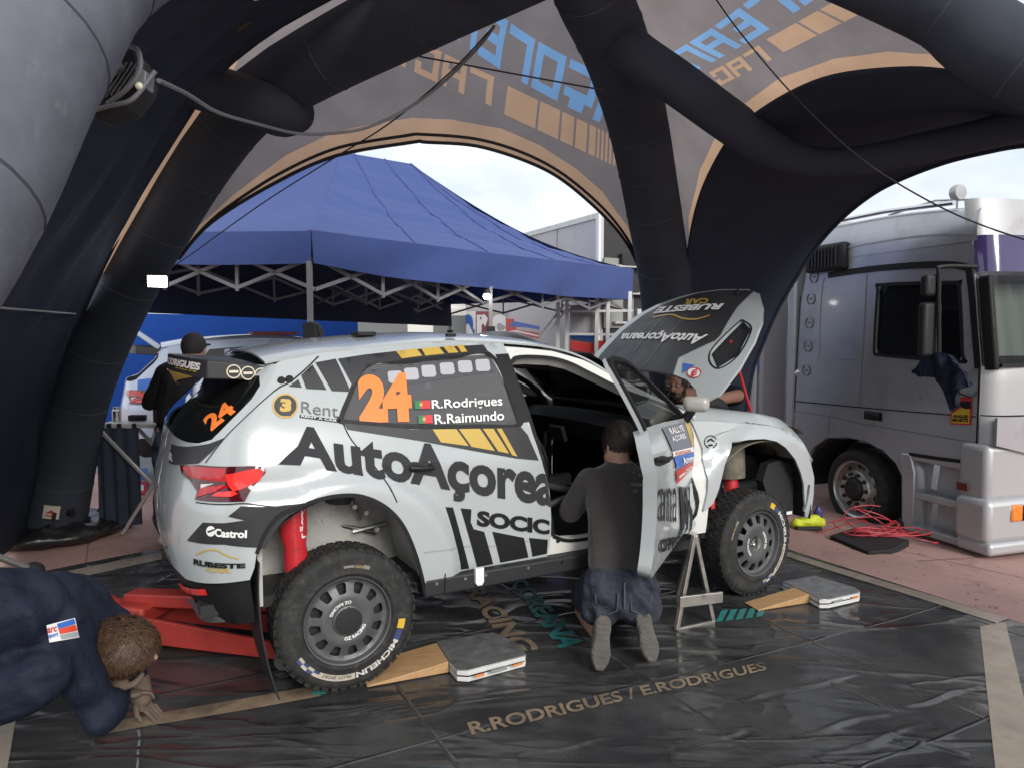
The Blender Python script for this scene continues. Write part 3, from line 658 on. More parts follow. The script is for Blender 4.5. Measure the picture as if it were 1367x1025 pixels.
M_glass = glass('side_glass', (.30, .31, .32), .42, .12); M_glass.node_tree.nodes['Principled BSDF'].inputs['Base Color'].default_value = (.14, .14, .145, 1)
M_dglass = glass('dark_glass', (.10, .11, .12), .5)
M_dwin = glass('door_glass', (.42, .44, .44), .62)
M_clear = glass('clear_glass', (.80, .83, .83), .90)
M_tail = mat('tail_lens', (.42, .006, .012), .08, spec=.6, coat=.8)
M_tail2 = mat('tail_lens_bright', (.78, .035, .03), .1, spec=.6, coat=.6)
M_taild = mat('tail_lens_dark', (.06, .003, .006), .08, spec=.6, coat=.8)
M_chrome = mat('polished_metal', (.7, .7, .7), .2, metal=1)
M_alu = mat('raw_aluminium', (.52, .52, .51), .38, metal=1, rvar=.12, vscale=8, dirt=(.25, .24, .22), dscale=10)
M_well = mat('wheel_well', (.44, .44, .42), .55, var=.15, vscale=7, dirt=(.2, .18, .14), dscale=7, dlo=.45, dhi=.75, bump=.15, bscale=14)
M_wellb = mat('muddy_wheel_well', (.16, .15, .11), .75, var=.4, vscale=5, dirt=(.05, .045, .035), dscale=6, dlo=.4, dhi=.7, bump=.3, bscale=16)
M_rubber = mat('tyre_rubber', (.022, .022, .022), .74, spec=.35, var=.25, vscale=11, dirt=(.07, .063, .052), dscale=22, dlo=.5, dhi=.85, bump=.2, bscale=90)
M_rim = mat('anthracite_rim', (.085, .087, .09), .45, spec=.5, metal=.25, rvar=.08, vscale=12, dirt=(.10, .095, .085), dscale=15)
M_redm = mat('red_paint', (.50, .022, .03), .4, coat=.2, dirt=(.2, .02, .02), dscale=12)
M_int = mat('interior_black', (.012, .013, .018), .7, spec=.3)
M_cage = mat('cage_tube', (.05, .052, .058), .4)
def cp(b, name, m, parent=car, **kw): return b.build(name, m, parent, **kw)
def far(b): b.v = [(x, -y, z) for x, y, z in b.v]; return b

# ---------------------------------------------------------------- body side
arch_r = [(-.333, .70), (-.30, .775), (-.255, .845), (-.20, .885), (-.12, .905), (-.04, .91), (.04, .90), (.12, .865), (.19, .81), (.25, .73), (.302, .613), (.345, .478), (.369, .39)]
lead = [(1.066, .455), (1.078, .56), (1.074, .66), (1.058, .80), (1.03, .90), (1.006, .968), (.985, 1.05), (.955, 1.15), (.93, 1.17)]   # rear door's leading edge, bottom up
rail = sinterp([(-.30, 1.475), (-.06, 1.518), (.2, 1.543), (.45, 1.560), (.63, 1.567), (.85, 1.563), (1.05, 1.55), (1.22, 1.53), (1.40, 1.478), (1.55, 1.415)])
win = [SIDE.pix(*p) for p in [(455.6, 557.5), (462, 540), (489, 487.5), (540, 482), (600, 476.5), (653, 473)]] + [(.885, 1.30), (.905, 1.158)] + [SIDE.pix(*p) for p in [(640, 569), (550, 569), (460, 563)]]
hatch_seam = [(-.06, 1.505), (-.18, 1.412), (-.36, 1.30), (-.534, 1.18), (-.70, 1.07)]
rear_low = [(UC(.60) - .0, .60), (-1.0, .578), (-.909, .565), (-.713, .572), (-.50, .582), (-.371, .589), (-.345, .64)]
gl = [(-.47, 1.425), (-.40, 1.385), (-.43, 1.33), (-.60, 1.20), (-.66, 1.165), (-.8, 1.145), (-.95, 1.14)]
def center(z): return (UC(z), z)
glass_loop = gl + [center(1.14), center(1.25), center(1.35), center(1.43)]
rail_pts = [(x, rail(x)) for x in [.93, .8, .63, .45, .3, .15, 0, -.06, -.2, -.3]]
outer = [center(.60)] + rear_low[1:] + arch_r + [(.37, .455), (.6, .455), (.85, .455)] + lead + [(.93, 1.30), (.93, 1.45)] + rail_pts + [(-.42, 1.475), (-.6, 1.47), center(1.47)] + [center(z) for z in (1.43,)] + [center(1.43)]
outer = outer[:-2]
# lower rear + side skin; the rear glass opening is cut by following its outline from the centre line
outer = outer + [center(1.43)] + list(gl) + [center(1.14), center(1.0), center(.85), center(.72)]
for nm, fl in (('body_side', False), ('body_side', True)):
    v, f = region([outer, win], .035); b = MB(); b.add([SIDE.P(a, c) for a, c in v], f)
    if fl: far(b)
    cp(b, nm, M_paint, smooth=60, solid=.012, toward=(.3, 0, .8), merge=False)
body = [o for o in car.children if o.name.startswith('body_side')][0]
def dec(name, pix, m, off=.002, parent=None, S=None, step=.028, sgn=None, uv=False):
    off = off + .0015 if off > 0 else off
    S = S or SIDE; sg = sgn if sgn is not None else (SGN if S is SIDE else 1)
    lp = pix if uv else [S.pix(*p) for p in pix]
    return lifted(name, [lp], S.lift(off * sg), m, parent or body, step=step, smooth=70)
def word(s, q, m, off=.0045, bold=.02, shear=0.0, S=None, parent=None, sgn=None, step=.05, clip=None, name='lettering', mirror=False):
    off = off + .002 if off > .001 else off
    S = S or SIDE; sg = sgn if sgn is not None else (SGN if S is SIDE else 1)
    Q = [S.pix(*p) for p in q]; V, Fs, a = text2d(s, bold, shear, step); qm = quadmap(Q); b = MB(); f = S.lift(off * sg)
    P2 = [qm(1 - x if mirror else x, y) for x, y in V]
    if clip: P2 = [(min(u, clip(z)), z) for u, z in P2]
    b.add([f(*p) for p in P2], Fs); return b.build(name, m, parent or body, 0, merge=False)
# roof
def roofp(u, v):
    x = -.30 + 1.86 * u; zr = rail(x); w = Wf(x, zr) ; y = (2 * v - 1); return Vector((x, y * w, zr + .045 * (1 - abs(y) ** 2.4) - .035 * max(0, (u - .85) / .15) ** 2))
roof = cp(MB().grid(roofp, 40, 26), 'roof', M_paint, smooth=60, solid=.01, soff=1)
rv = MB()      # roof air scoop
rv.grid(lambda u, v: Vector((1.02 + .42 * u, (2 * v - 1) * (.26 - .04 * u), 1.595 + (.055 * math.sin(math.pi * min(1, (1 - u) * 1.1 + .02)) * (1 - abs(2 * v - 1) ** 4)) - .05 * u)), 12, 14)
cp(rv, 'roof_scoop', M_dark, roof, smooth=50, solid=.01)
cp(MB().tube([(.15, .1, 1.60), (.13, .1, 1.66), (.08, .1, 1.675)], [.02, .012, .006], 8), 'aerial', M_black, roof)
cp(MB().box((.27, -.28, 1.61), (.10, .12, .022)), 'roof_antenna_base', M_black, roof, bevel=.006)
cp(MB().box((.66, -.52, 1.603), (.05, .03, .018)), 'roof_latch', M_black, roof, bevel=.003)
# glass, seams, tail
sideglass = cp(MB().add([SIDE.lift(-.006 * SGN)(a, c) for a, c in region([win], .05)[0]], region([win], .05)[1]), 'side_window', M_glass, smooth=70, merge=False)
b = MB().add([SIDE.lift(-.006 * SGN)(a, c) for a, c in region([win], .05)[0]], region([win], .05)[1]); cp(far(b), 'side_window', M_glass, smooth=70, merge=False)
v, f = region([glass_loop], .04)
rg = cp(MB().add([SIDE.P(a, c) for a, c in v], f), 'rear_window', M_dglass, smooth=70, merge=False)
cp(far(MB().add([SIDE.P(a, c) for a, c in v], f)), 'rear_window', M_dglass, smooth=70, merge=False)
def strip(line, w, m, name, off=.0025, S=SIDE, parent=None, sg=None):
    sg = SGN if sg is None else sg; P = [Vector((a, c, 0)) for a, c in densify(line, .03)[:-1]]
    P = [p for p in smoothpath([(a, c, 0) for a, c in line], 6)]; b = MB(); f = S.lift(off * sg)
    vs = []
    for i, p in enumerate(P):
        t = (P[min(i + 1, len(P) - 1)] - P[max(0, i - 1)]).normalized(); n = Vector((-t.y, t.x, 0)) * w / 2
        vs += [f(p.x - n.x, p.y - n.y), f(p.x + n.x, p.y + n.y)]
    b.add(vs, [(2 * i, 2 * i + 1, 2 * i + 3, 2 * i + 2) for i in range(len(P) - 1)]); return b.build(name, m, parent or body, 60, merge=False)
M_gap = mat('panel_gap', (.008, .008, .008), .9)
strip(hatch_seam, .006, M_gap, 'panel_gap')
strip([SIDE.pix(*p) for p in [(457, 563), (470, 588), (500, 622), (520, 650), (530, 670)]], .005, M_gap, 'panel_gap')
strip([SIDE.pix(*p) for p in [(262, 670), (300, 673), (330, 672), (372, 676)]], .004, M_gap, 'panel_gap')
strip([SIDE.pix(*p) for p in [(566, 737), (590, 734), (620, 729), (660, 728), (700, 722), (730, 720)]], .006, mat('crease', (.30, .31, .31), .5), 'door_crease_shade')  # crease drawn as a flat line, its shade put into the grey
# window surround (rubber) as a raised frame
strip(win + [win[0]], .022, M_black, 'window_seal', off=.003)
strip([(.893, 1.505), (.902, 1.35), (.93, 1.165)], .078, M_black, 'pillar_trim', off=.002)
# tail light
tl_out = [(242.4, 620.5), (266, 620), (340.5, 621.5), (353.6, 624), (354.5, 630), (327, 669.5), (262, 666.6), (265, 655.6), (255.6, 640), (245, 632)]
tail = dec('tail_light', tl_out, M_taild, .006, car, step=.03)
def tl(pix, m, off): dec('lens', pix, m, off, tail, step=.03)
tl([(302, 632), (346, 625), (352, 628), (347, 640), (324, 653), (312, 657), (305, 646)], M_tail2, .0095)
tl([(245, 622), (266, 622), (303, 625), (302, 632), (305, 642), (276, 640), (258, 637)], M_tail, .009)
tl([(291, 658), (312, 656), (318, 660), (310, 664), (284, 663)], M_tail2, .0095)
tl([(270, 651), (300, 646), (306, 650), (288, 657), (264, 664)], M_tail, .009)
tl([(270.5, 645.5), (288, 644.5), (270.5, 652)], mat('reverse_lens', (.62, .62, .6), .1, coat=.6), .0095)
farlight = cp(far(MB().add([SIDE.lift(.006 * SGN)(a, c) for a, c in region([[SIDE.pix(*p) for p in tl_out]], .04)[0]], region([[SIDE.pix(*p) for p in tl_out]], .04)[1])), 'tail_light', M_tail, merge=False, smooth=70)
# diffuser / lower bumper
low = [center(.58), (-.909, .560), (-.713, .567), (-.50, .577), (-.371, .584), (-.365, .45), (-.375, .382), (-.593, .372), (-.76, .40), (-.901, .44), center(.45)]
dif = dec('rear_diffuser', low, M_black, -.018, car, uv=True, step=.05)
cp(far(MB().add([SIDE.lift(-.018 * SGN)(a, c) for a, c in region([low], .06)[0]], region([low], .06)[1])), 'rear_diffuser', M_black, merge=False)
dec('diffuser_vane', [(238, 803), (252, 800), (292, 826), (300, 831), (262, 826)], mat('diffuser_grey', (.13, .13, .14), .5), -.010, dif)
refl = dec('reflector', [(235.6, 778), (272, 787), (275, 795), (238.5, 786)], M_tail2, -.008, car)
strip(arch_r, .018, M_black, 'arch_lip', off=.004)
# dark livery
dec('livery_patch', [(250.5, 720.7), (271.7, 696.6), (301, 697.3), (327, 693.6), (305, 688.5), (321.4, 675.3), (368, 675.3), (400, 671.5), (440, 664), (475, 660.5), (455, 661.5), (415, 667.5), (388, 681), (368, 706), (354, 732), (346, 730), (300, 726)], M_dark, .002)
dec('livery_patch', [(402, 501), (417, 487), (435.6, 520.5), (409, 519)], M_dark)
dec('livery_patch', [(421, 484.5), (448, 479.5), (468, 523), (443, 522)], M_dark)
dec('livery_patch', [(451, 479.5), (487, 474), (528, 469.5), (590, 464), (645, 461), (652, 471), (600, 475), (535, 481), (490, 487), (471, 516)], M_dark)
dec('livery_patch', [(385, 516), (398, 506.6), (402.7, 517.5)], M_dark)
for q in ([(528.5, 470), (555.4, 466.5), (563.4, 475.8), (536, 479.5)], [(562, 466.2), (585.4, 464.3), (592.7, 473.3), (567.5, 475.8)], [(591, 463.7), (604.4, 462.6), (611.7, 471.5), (598.5, 472.5)], [(609.5, 462.3), (617.5, 461.8), (623.4, 470.5), (615.4, 471.3)]):
    dec('gold_bar', q, M_gold, .004)
dec('livery_patch', [(459, 565), (550, 573), (640, 572), (695, 569.5), (704, 580), (719, 614), (689, 611.5), (630, 601), (560, 588), (464, 573)], M_dark)
for q in ([(577, 573), (608.5, 572.5), (625, 595), (588, 590)], [(612, 572.5), (640, 572), (660, 601.5), (629, 596)], [(644, 572), (658, 572), (679, 605), (664.5, 602)], [(662.5, 572), (669, 571.8), (690, 609), (683, 607)]):
    dec('gold_bar', q, M_gold, .004)
for q in ([(594.7, 676), (604.4, 676.6), (626, 758), (616, 760)], [(614.7, 677.6), (629, 679), (628, 696), (632, 705.5), (646, 709), (658, 752), (636.6, 756)], [(657, 708.7), (699, 717), (705, 743), (667.7, 750)], [(706, 717), (731, 719.5), (729.5, 738), (710.6, 742)]):
    dec('livery_patch', q, M_black, .002)
leadf = lambda z: float(np.interp(z, [p[1] for p in lead], [p[0] for p in lead])) - .004
word('AutoAçorea', [(371, 566), (741, 615), (741, 690), (371, 632)], M_letter, .004, bold=.035, step=.03, clip=leadf)
word('SOCIC', [(637, 680), (733, 693), (733, 713), (636, 701)], M_black, .004, bold=.05, clip=leadf)
word('Castrol', [(288, 704), (330, 706.5), (329.5, 717), (288, 715)], M_white, .0045, bold=.04)
def ell(c, rx, ry, n=20): return [(c[0] + rx * math.cos(2 * math.pi * i / n), c[1] + ry * math.sin(2 * math.pi * i / n)) for i in range(n)]
dec('roundel', ell((282.5, 708), 6, 7), M_white, .0045); dec('roundel', [(278, 708), (288, 704.5), (288, 706.5), (280, 710)], M_dark, .006)
word('RUBESTE', [(260, 744), (328, 750.5), (328, 757), (260, 752)], M_black, .0045, bold=.06); word('CAR', [(277, 755.5), (309, 758), (309, 763.5), (277, 761.5)], M_gold, .0045, bold=.03)
strip([SIDE.pix(*p) for p in [(263, 739), (272, 735), (282, 732.5), (292, 734), (300, 739), (319, 745)]], .006, M_gold, 'car_emblem', off=.005)
word('REIA', [(212, 718), (225, 737), (230, 756), (215, 741)], M_letter, .004, bold=.03)
dec('roundel', ell((380.7, 541.7), 17.5, 16.5, 28), M_gold, .002); dec('roundel', ell((380.7, 541.7), 15, 14, 28), M_dark, .0035)
word('3', [(374, 532), (389, 534), (388, 551), (373, 549)], M_gold, .005, bold=.06)
word('Rent', [(402, 536), (451, 541), (451, 557.5), (402, 551)], mat('grey_letter', (.10, .10, .11), .4), .004, bold=-.005)
dec('tagline', [(400, 553.6), (451, 560), (451, 564), (400, 557.2)], M_letter, .003)
word('RENT A CAR', [(402, 554.4), (449, 560.6), (449, 563.2), (402, 556.8)], M_white, .005, bold=.01)
# window film squares, numbers and names
for (cx, cy) in [(527, 503), (548.8, 499), (571.8, 495.3), (596.5, 492), (620.5, 489.3), (644, 487.5)]:
    q = [(cx - 9.5, cy - 6), (cx - 7, cy - 8), (cx + 6.5, cy - 8.5), (cx + 9, cy - 7), (cx + 11, cy + 4.5), (cx + 8.5, cy + 7.5), (cx - 5, cy + 8), (cx - 8, cy + 6)]
    dec('film_square', q, mat('window_film', (.40, .40, .43), .3), -.002, sideglass)
dec('film_band', [(492, 494), (540, 486), (600, 479.5), (654, 476), (661, 496), (600, 504), (540, 514), (486, 520)], mat('film_band', (.07, .07, .075), .25), -.004, sideglass)
word('24', [(476, 501), (546, 497), (551, 562.5), (480, 564)], M_orangep, .001, bold=.07, parent=sideglass)
word('R.Rodrigues', [(576, 534), (670, 528.5), (671, 545), (576.5, 549)], M_white, .001, bold=.015, parent=sideglass)
word('R.Raimundo', [(579.5, 553), (672.4, 547.8), (673, 560.5), (580.5, 566)], M_white, .001, bold=.015, parent=sideglass)
for (x, y, w, h) in ((553, 535, 21, 11), (558, 554.3, 19, 11)):
    dec('flag', [(x, y), (x + w * .4, y - .3), (x + w * .42, y + h - .3), (x + .5, y + h)], M_green, .001, sideglass)
    dec('flag', [(x + w * .4, y - .3), (x + w, y - .8), (x + w + .4, y + h - .8), (x + w * .42, y + h - .3)], M_red, .001, sideglass)
    dec('flag_crest', ell((x + w * .41, y + h * .47), 2.2, 2.6, 10), M_gold, .0025, sideglass)
word('24', [(271, 560), (304, 536), (318, 548), (284, 576)], M_orangep, .004, bold=.05, parent=rg)
dec('hatch_band', [(214, 584), (222, 591), (250, 596), (280, 592), (301, 584), (284, 602), (266, 618), (250, 619), (222, 617)], M_dark, .0025)
word('AUTO', [(214, 600), (231, 606), (232, 617), (216, 611)], M_white, .004, bold=.04)
# rear door handle
dec('handle_recess', [(541, 618), (552, 616), (580, 618), (578, 626), (560, 631), (543, 629)], M_black, .002)
hp = SIDE.pix(546, 623), SIDE.pix(577, 622); cp(MB().tube([SIDE.lift(.02)(*hp[0]), SIDE.lift(.032)((hp[0][0] + hp[1][0]) / 2, (hp[0][1] + hp[1][1]) / 2), SIDE.lift(.02)(*hp[1])], .011, 8), 'door_handle', M_black, body)
# spoiler
def planey(px, py, yc): r = W2C.to_3x3() @ ray(px, py); p = EYEC + r * ((yc - EYEC.y) / r.y); return (p.x, p.z)
prof = [planey(*p, -.63) for p in [(397, 504), (378, 496), (336, 488), (285, 482), (284, 507), (330, 508.5), (360, 511), (384, 510)]]
def sp_shape(yc):
    k = min(1, abs(yc) / .70); return [(x - (.13 * (1 - k * k) if i in (3, 4) else 0), z + .02 * (1 - k * k)) for i, (x, z) in enumerate(prof)]
b = MB(); ysp = [-.63 + 1.33 * i / 12 for i in range(13)]; n = len(prof); vs = [(x, y, z) for y in ysp for x, z in sp_shape(y)]
b.add(vs, [(i * n + k, i * n + (k + 1) % n, (i + 1) * n + (k + 1) % n, (i + 1) * n + k) for i in range(12) for k in range(n)] + [tuple(range(n)), tuple(12 * n + k for k in reversed(range(n)))])
spoiler = cp(b, 'spoiler', M_dark, smooth=30, bevel=.006)
def fin(a, c, t): yy = .28 - .75 * a; k = 1 - (yy / .70) ** 2; return (prof[4][0] - .13 * k - .004 + .05 * c + t, yy, prof[4][1] + .02 * k - .085 * c)
cp(MB().prism([(0, 0), (.25, 0), (.5, 0), (.75, 0), (1, .05), (.6, .45), (.3, .75), (.06, 1.0)], fin, 0, .008), 'spoiler_fin', mat('yellow_plate', (.72, .50, .10), .4), spoiler)
def splane(px, py): a = planey(px, py, -.632); return Vector((a[0], -.6335, a[1]))
for (cx, cy) in ((312, 496), (331, 498), (349, 500)):
    cp(MB().lathe([(.0255, 0), (.0305, 0)], splane(cx, cy), (0, -1, 0), 20), 'badge_ring', mat('badge', (.62, .58, .45), .4), spoiler); cp(MB().box(splane(cx, cy), (.038, .001, .011)), 'badge_text', MATS['badge'], spoiler)
xr_ = prof[3][0] - .001
def spface(x, y, off=.005):      # a point on the spoiler's curved rear face
    yy = .02 - x * .60; k = 1 - (yy / .70) ** 2; (xa, za), (xb, zb) = prof[3], prof[4]; t = .20 + .55 * (1 - y); return (xa + (xb - xa) * t - .13 * k - off, yy, za + (zb - za) * t + .02 * k)
V, Fs, _ = text2d('RODRIGUES', .05, .15, .05); cp(MB().add([spface(x, .25 + .75 * y) for x, y in V], Fs), 'lettering', M_white, spoiler, smooth=0, merge=False)
V, Fs, _ = text2d('RALLYE', .04, .15, .05); cp(MB().add([spface(.45 + .5 * x, .02 + .18 * y) for x, y in V], Fs), 'lettering', M_gold, spoiler, smooth=0, merge=False)
for dx in (0, .055): cp(MB().lathe([(0, .006), (.014, .006), (.018, 0)], Vector((*[planey(371 + dx * 190, 508 - dx * 30, -.635)[0]], -.71, planey(371 + dx * 190, 508 - dx * 30, -.71)[1])), (0, -1, 0), 14), 'pin', M_black, spoiler)
# ---------------------------------------------------------------- door opening, sill, pillars
aper = [(1.10, .56), (1.08, .66), (1.068, .72), (1.055, .82), (1.035, .92), (1.015, 1.0), (.985, 1.12), (.955, 1.30), (.936, 1.45), (.955, 1.478), (.985, 1.493), (1.068, 1.497), (1.2, 1.487), (1.305, 1.458), (1.42, 1.40), (1.62, 1.30), (2.0, 1.13), (2.02, .8), (2.0, .55), (1.7, .515), (1.3, .515), (1.18, .525)]
jout = [(1.06, .455)] + [(u - .02, z) for u, z in lead[1:]] + [(.91, 1.30), (.91, 1.45)] + [(x, rail(x) - .002) for x in (.91, 1.05, 1.22, 1.40, 1.5)] + [(1.70, 1.32), (2.10, 1.13), (2.12, .8), (2.12, .455)]
for fl in (False, True):
    v, f = region([jout, aper], .05); b = MB().add([SIDE.lift(-.016)(a, c) for a, c in v], f)
    if fl: far(b)
    cp(b, 'door_frame', M_jamb, smooth=60, solid=.06, toward=(1.4, 0, .9), merge=False)
frame = [o for o in car.children if o.name.startswith('door_frame')][0]
strip(aper + [aper[0]], .02, M_black, 'door_seal', off=-.012, parent=frame)
for q in ((747, 722), (790, 732)): cp(MB().lathe([(0, .004), (.012, .004), (.013, 0)], SIDE.lift(-.014)(*SIDE.pix(*q)), (0, -1, 0), 12), 'plug', M_black, frame)
sill = cp(MB().box((1.22, -.825, .415), (1.72, .10, .085)), 'sill', M_satin, bevel=.012)
far(b := MB().box((1.22, -.825, .415), (1.72, .10, .085))); cp(b, 'sill', M_satin, bevel=.012)
for x in (.42, .57, .68, .92, 1.12, 1.4): cp(MB().lathe([(0, .006), (.008, .006), (.009, 0)], (x, -.875, .435), (0, -1, 0), 8), 'rivet', M_chrome, sill)
cp(MB().prism([(-.022, .05), (.022, .05), (.022, -.02), (.012, -.035), (-.012, -.035), (-.022, -.02)], lambda a, c, t: (.64 + a, t, .43 + c), -.895, -.875), 'tow_tab', M_white, sill)
# ---------------------------------------------------------------- front fender
fen = [(2.03, 1.115), (2.10, .95), (2.09, .70), (2.07, .60)] + spx([(941, 682), (952, 672), (960, 652), (968, 618), (977, 589.5), (1000, 586.5), (1021, 585.5), (1037, 589), (1049, 597), (1062, 613), (1069, 630), (1073, 645), (1074, 665), (1075, 690)]) + spx([(1081, 690), (1086, 662), (1087, 637), (1081, 612)]) + [(2.945, .86), (2.89, .95), (2.80, 1.02), (2.62, 1.055), (2.4, 1.08), (2.2, 1.105)]
slot = spx([(1077, 647), (1077, 684), (1080, 684), (1083, 660), (1083, 645)])
slot = [(2.962, .66), (2.958, .49), (2.968, .48), (2.985, .60), (2.987, .66)]
fender = None
for fl in (False, True):
    v, f = region([fen, slot], .04); b = MB().add([SIDE.P(a, c) for a, c in v], f)
    if fl: far(b)
    o = cp(b, 'front_fender', M_paint, smooth=60, solid=.014, toward=(2.5, 0, .6), merge=False); fender = fender or o
def ftop(u, v):      # horizontal top of the fender, running to the engine bay edge
    x = 2.05 + .93 * u; z = interp(x, [(2.03, 1.113), (2.2, 1.104), (2.4, 1.079), (2.62, 1.054), (2.8, 1.019), (2.89, .949), (2.97, .82)]); w = Wf(x, z); return Vector((x, -w + .17 * v * (1 - .5 * u), z + .075 * math.sin(v * math.pi / 2) * (1 - .2 * u)))
FT = PS(lambda u, v: ftop(u, v), (0, 1), (0, 1), 30)
ft = cp(MB().grid(ftop, 24, 6), 'fender_top', M_paint, smooth=60, solid=.01); cp(far(MB().grid(ftop, 24, 6)), 'fender_top', M_paint, smooth=60, solid=.01)
strip(fen[8:18], .010, M_black, 'arch_lip', off=-.01, parent=fender)
ring = ell((948.5, 589.5), 8.3, 8.3, 24)
strip([SIDE.pix(*p) for p in ring + ring[:1]], .006, M_black, 'round_logo', off=.003, parent=fender); dec('round_logo', [(942, 590), (945, 586), (948, 584.5), (951, 586), (955, 590), (951, 588.5), (948, 587), (945, 588.5)], M_black, .003, fender)
dec('round_logo', [(943, 594), (948, 592), (954, 594), (948, 595.5)], M_black, .003, fender)
def dft(name, pix, m, off): return lifted(name, [[FT.pix(*p) for p in pix]], FT.lift(off * (1 if FT.normal(.5, .5).z > 0 else -1)), m, ft, step=.05)
dft('livery_patch', [(954, 565.5), (974, 564.5), (986, 573), (970, 576)], M_black, .004); dft('livery_patch', [(966, 568.5), (974, 568), (979, 572), (972, 573)], M_white, .006)
word('RACE', [(990, 567), (1026, 568), (1030, 573), (996, 573)], M_black, .004, bold=.03, S=FT, parent=ft, sgn=1 if FT.normal(.5, .5).z > 0 else -1)
# ---------------------------------------------------------------- open front door
DS = 1 if DOORS.normal(1.5, .8).y < 0 else -1
dpan = [(1.035, 1.185), (1.4, 1.172), (2.0, 1.135), (2.06, .95), (2.06, .62), (2.03, .47), (1.12, .462), (1.085, .50), (1.092, .60), (1.085, .70), (1.07, .82), (1.045, .93), (1.025, 1.02), (1.02, 1.1)]
v, f = region([dpan], .04)
door = cp(MB().add([DOORS.P(a, c) for a, c in v], f), 'front_door', M_paint, smooth=25, solid=.065, soff=-DS, merge=False)
fo = [(1.02, 1.175), (.99, 1.28), (.955, 1.42), (.95, 1.47), (.985, 1.50), (1.07, 1.507), (1.2, 1.497), (1.31, 1.468), (1.42, 1.412), (1.62, 1.312), (1.85, 1.20), (2.0, 1.125)]
fi = [(1.045, 1.18), (1.015, 1.28), (.98, 1.42), (.978, 1.462), (1.0, 1.479), (1.07, 1.486), (1.2, 1.477), (1.3, 1.45), (1.41, 1.395), (1.61, 1.295), (1.82, 1.19), (1.90, 1.145)]
v, f = region([fo + list(reversed(fi))], .04)
cp(MB().add([DOORS.P(a, c) for a, c in v], f), 'window_frame', M_black, door, smooth=60, solid=.02, soff=-DS, merge=False)
fw = [(1.012, 1.17), (.983, 1.28), (.948, 1.42), (.942, 1.475), (.975, 1.507), (.949, 1.475), (.953, 1.42), (.988, 1.28), (1.017, 1.17)]
v, f = region([fw], .04); cp(MB().add([DOORS.lift(-.012 * DS)(a, c) for a, c in v], f), 'frame_edge', M_paint, door, smooth=60, solid=.018, soff=-DS, merge=False)
v, f = region([[(a, c) for a, c in fi] + [(1.45, 1.165)]], .05); cp(MB().add([DOORS.lift(-.014 * DS)(a, c) for a, c in v], f), 'door_window', M_dwin, door, smooth=60, merge=False)
def ddec(name, pix, m, off=.006): return dec(name, pix, m, off, door, S=DOORS, sgn=DS)
def dword(s, q, m, off=.010, bold=.02, **kw): return word(s, q, m, off, bold, S=DOORS, parent=door, sgn=DS, **kw)
ddec('door_plate', [(882, 571), (918, 561), (929, 595), (896, 602)], M_greyp); ddec('door_plate', [(912, 565), (919, 562), (929, 594), (922, 597)], M_gold, .008)
dword('RALLYE', [(889, 572), (908, 567), (911, 575), (893, 580)], M_white); dword('AÇORES', [(893, 583), (911, 578), (914, 586), (896, 591)], M_white)
ddec('door_plate', [(896, 603), (929, 595.5), (931, 602), (897.5, 609)], M_white)
dword('PORTUGAL', [(899, 603.5), (920, 599), (921, 603), (900, 608)], M_red)
ddec('door_plate', [(898, 610), (931, 602.5), (935, 614), (901, 626)], M_bluep); dword('Azores', [(907, 611), (926, 606), (928, 613), (910, 619)], M_white)
ddec('door_plate', [(901, 628), (936, 615.5), (938, 626), (902, 645)], M_red); dword('www.CUCP.pt', [(903, 632), (934, 619.5), (935, 626), (904, 641)], M_white, bold=.03)
dword('ana', [(877, 651), (901, 650), (900, 697), (877, 694)], M_letter, bold=.0)
for a, c in ((905, 909), (912, 914.5), (917.5, 919.5)):
    ddec('door_stripe', [(a, 648), (c, 650), (c + 4, 680), (c + 3, 705), (c - 2, 712), (a - 1, 716), (a + 3, 702), (a + 2, 680)], M_letter)
dword('OPPO', [(878, 719), (906, 713), (905, 727), (878, 737)], M_black, bold=.04)
hx = [DOORS.lift(.012 * DS)(*DOORS.pix(*p)) for p in ((873, 613), (893, 611))]
ddec('handle_recess', [(872, 612), (882, 607.5), (894, 611), (893, 616), (880, 622), (874, 620)], M_black); cp(MB().tube([hx[0], (Vector(hx[0]) + Vector(hx[1])) / 2 + Vector((.0, -.02, .0)), hx[1]], .010, 8), 'door_handle', M_black, door)
# door shut face details
def shut(px, py): 
    u = 1.045; c, s_ = math.cos(DOOR_ANG), math.sin(DOOR_ANG); p0 = DOORS.P(u, .8); nrm = (DOORS.P(u, .8) - DOORS.P(u + .1, .8)).normalized()
    r = rayc(px, py); return EYEC + r * ((p0 - EYEC).dot(nrm) / r.dot(nrm)), nrm
for px, py, r_ in ((846.5, 630, .006), (855, 633, .009), (848, 654.5, .010)):
    p, nrm = shut(px, py); cp(MB().lathe([(0, .004), (r_, .004), (r_ * 1.1, -.01)], p + nrm * .002, nrm, 12), 'bolt', M_black, door)
p, nrm = shut(849, 646.5); cp(MB().box(p, (.02, .05, .018), Matrix.Rotation(DOOR_ANG, 3, 'Z')), 'latch', M_black, door, bevel=.003)
# mirror
mp_ = DOORS.lift(.09 * DS)(1.90, 1.19); cp(MB().box(mp_, (.07, .145, .088), (0, 0, DOOR_ANG)), 'mirror', mat('mirror_shell', (.36, .35, .32), .3, coat=.3), door, smooth=80, bevel=.036, bseg=4)
cp(MB().tube([DOORS.P(1.93, 1.13), mp_], [.03, .022], 8), 'mirror_arm', M_black, door)
mr = bpy.data.objects['mirror']
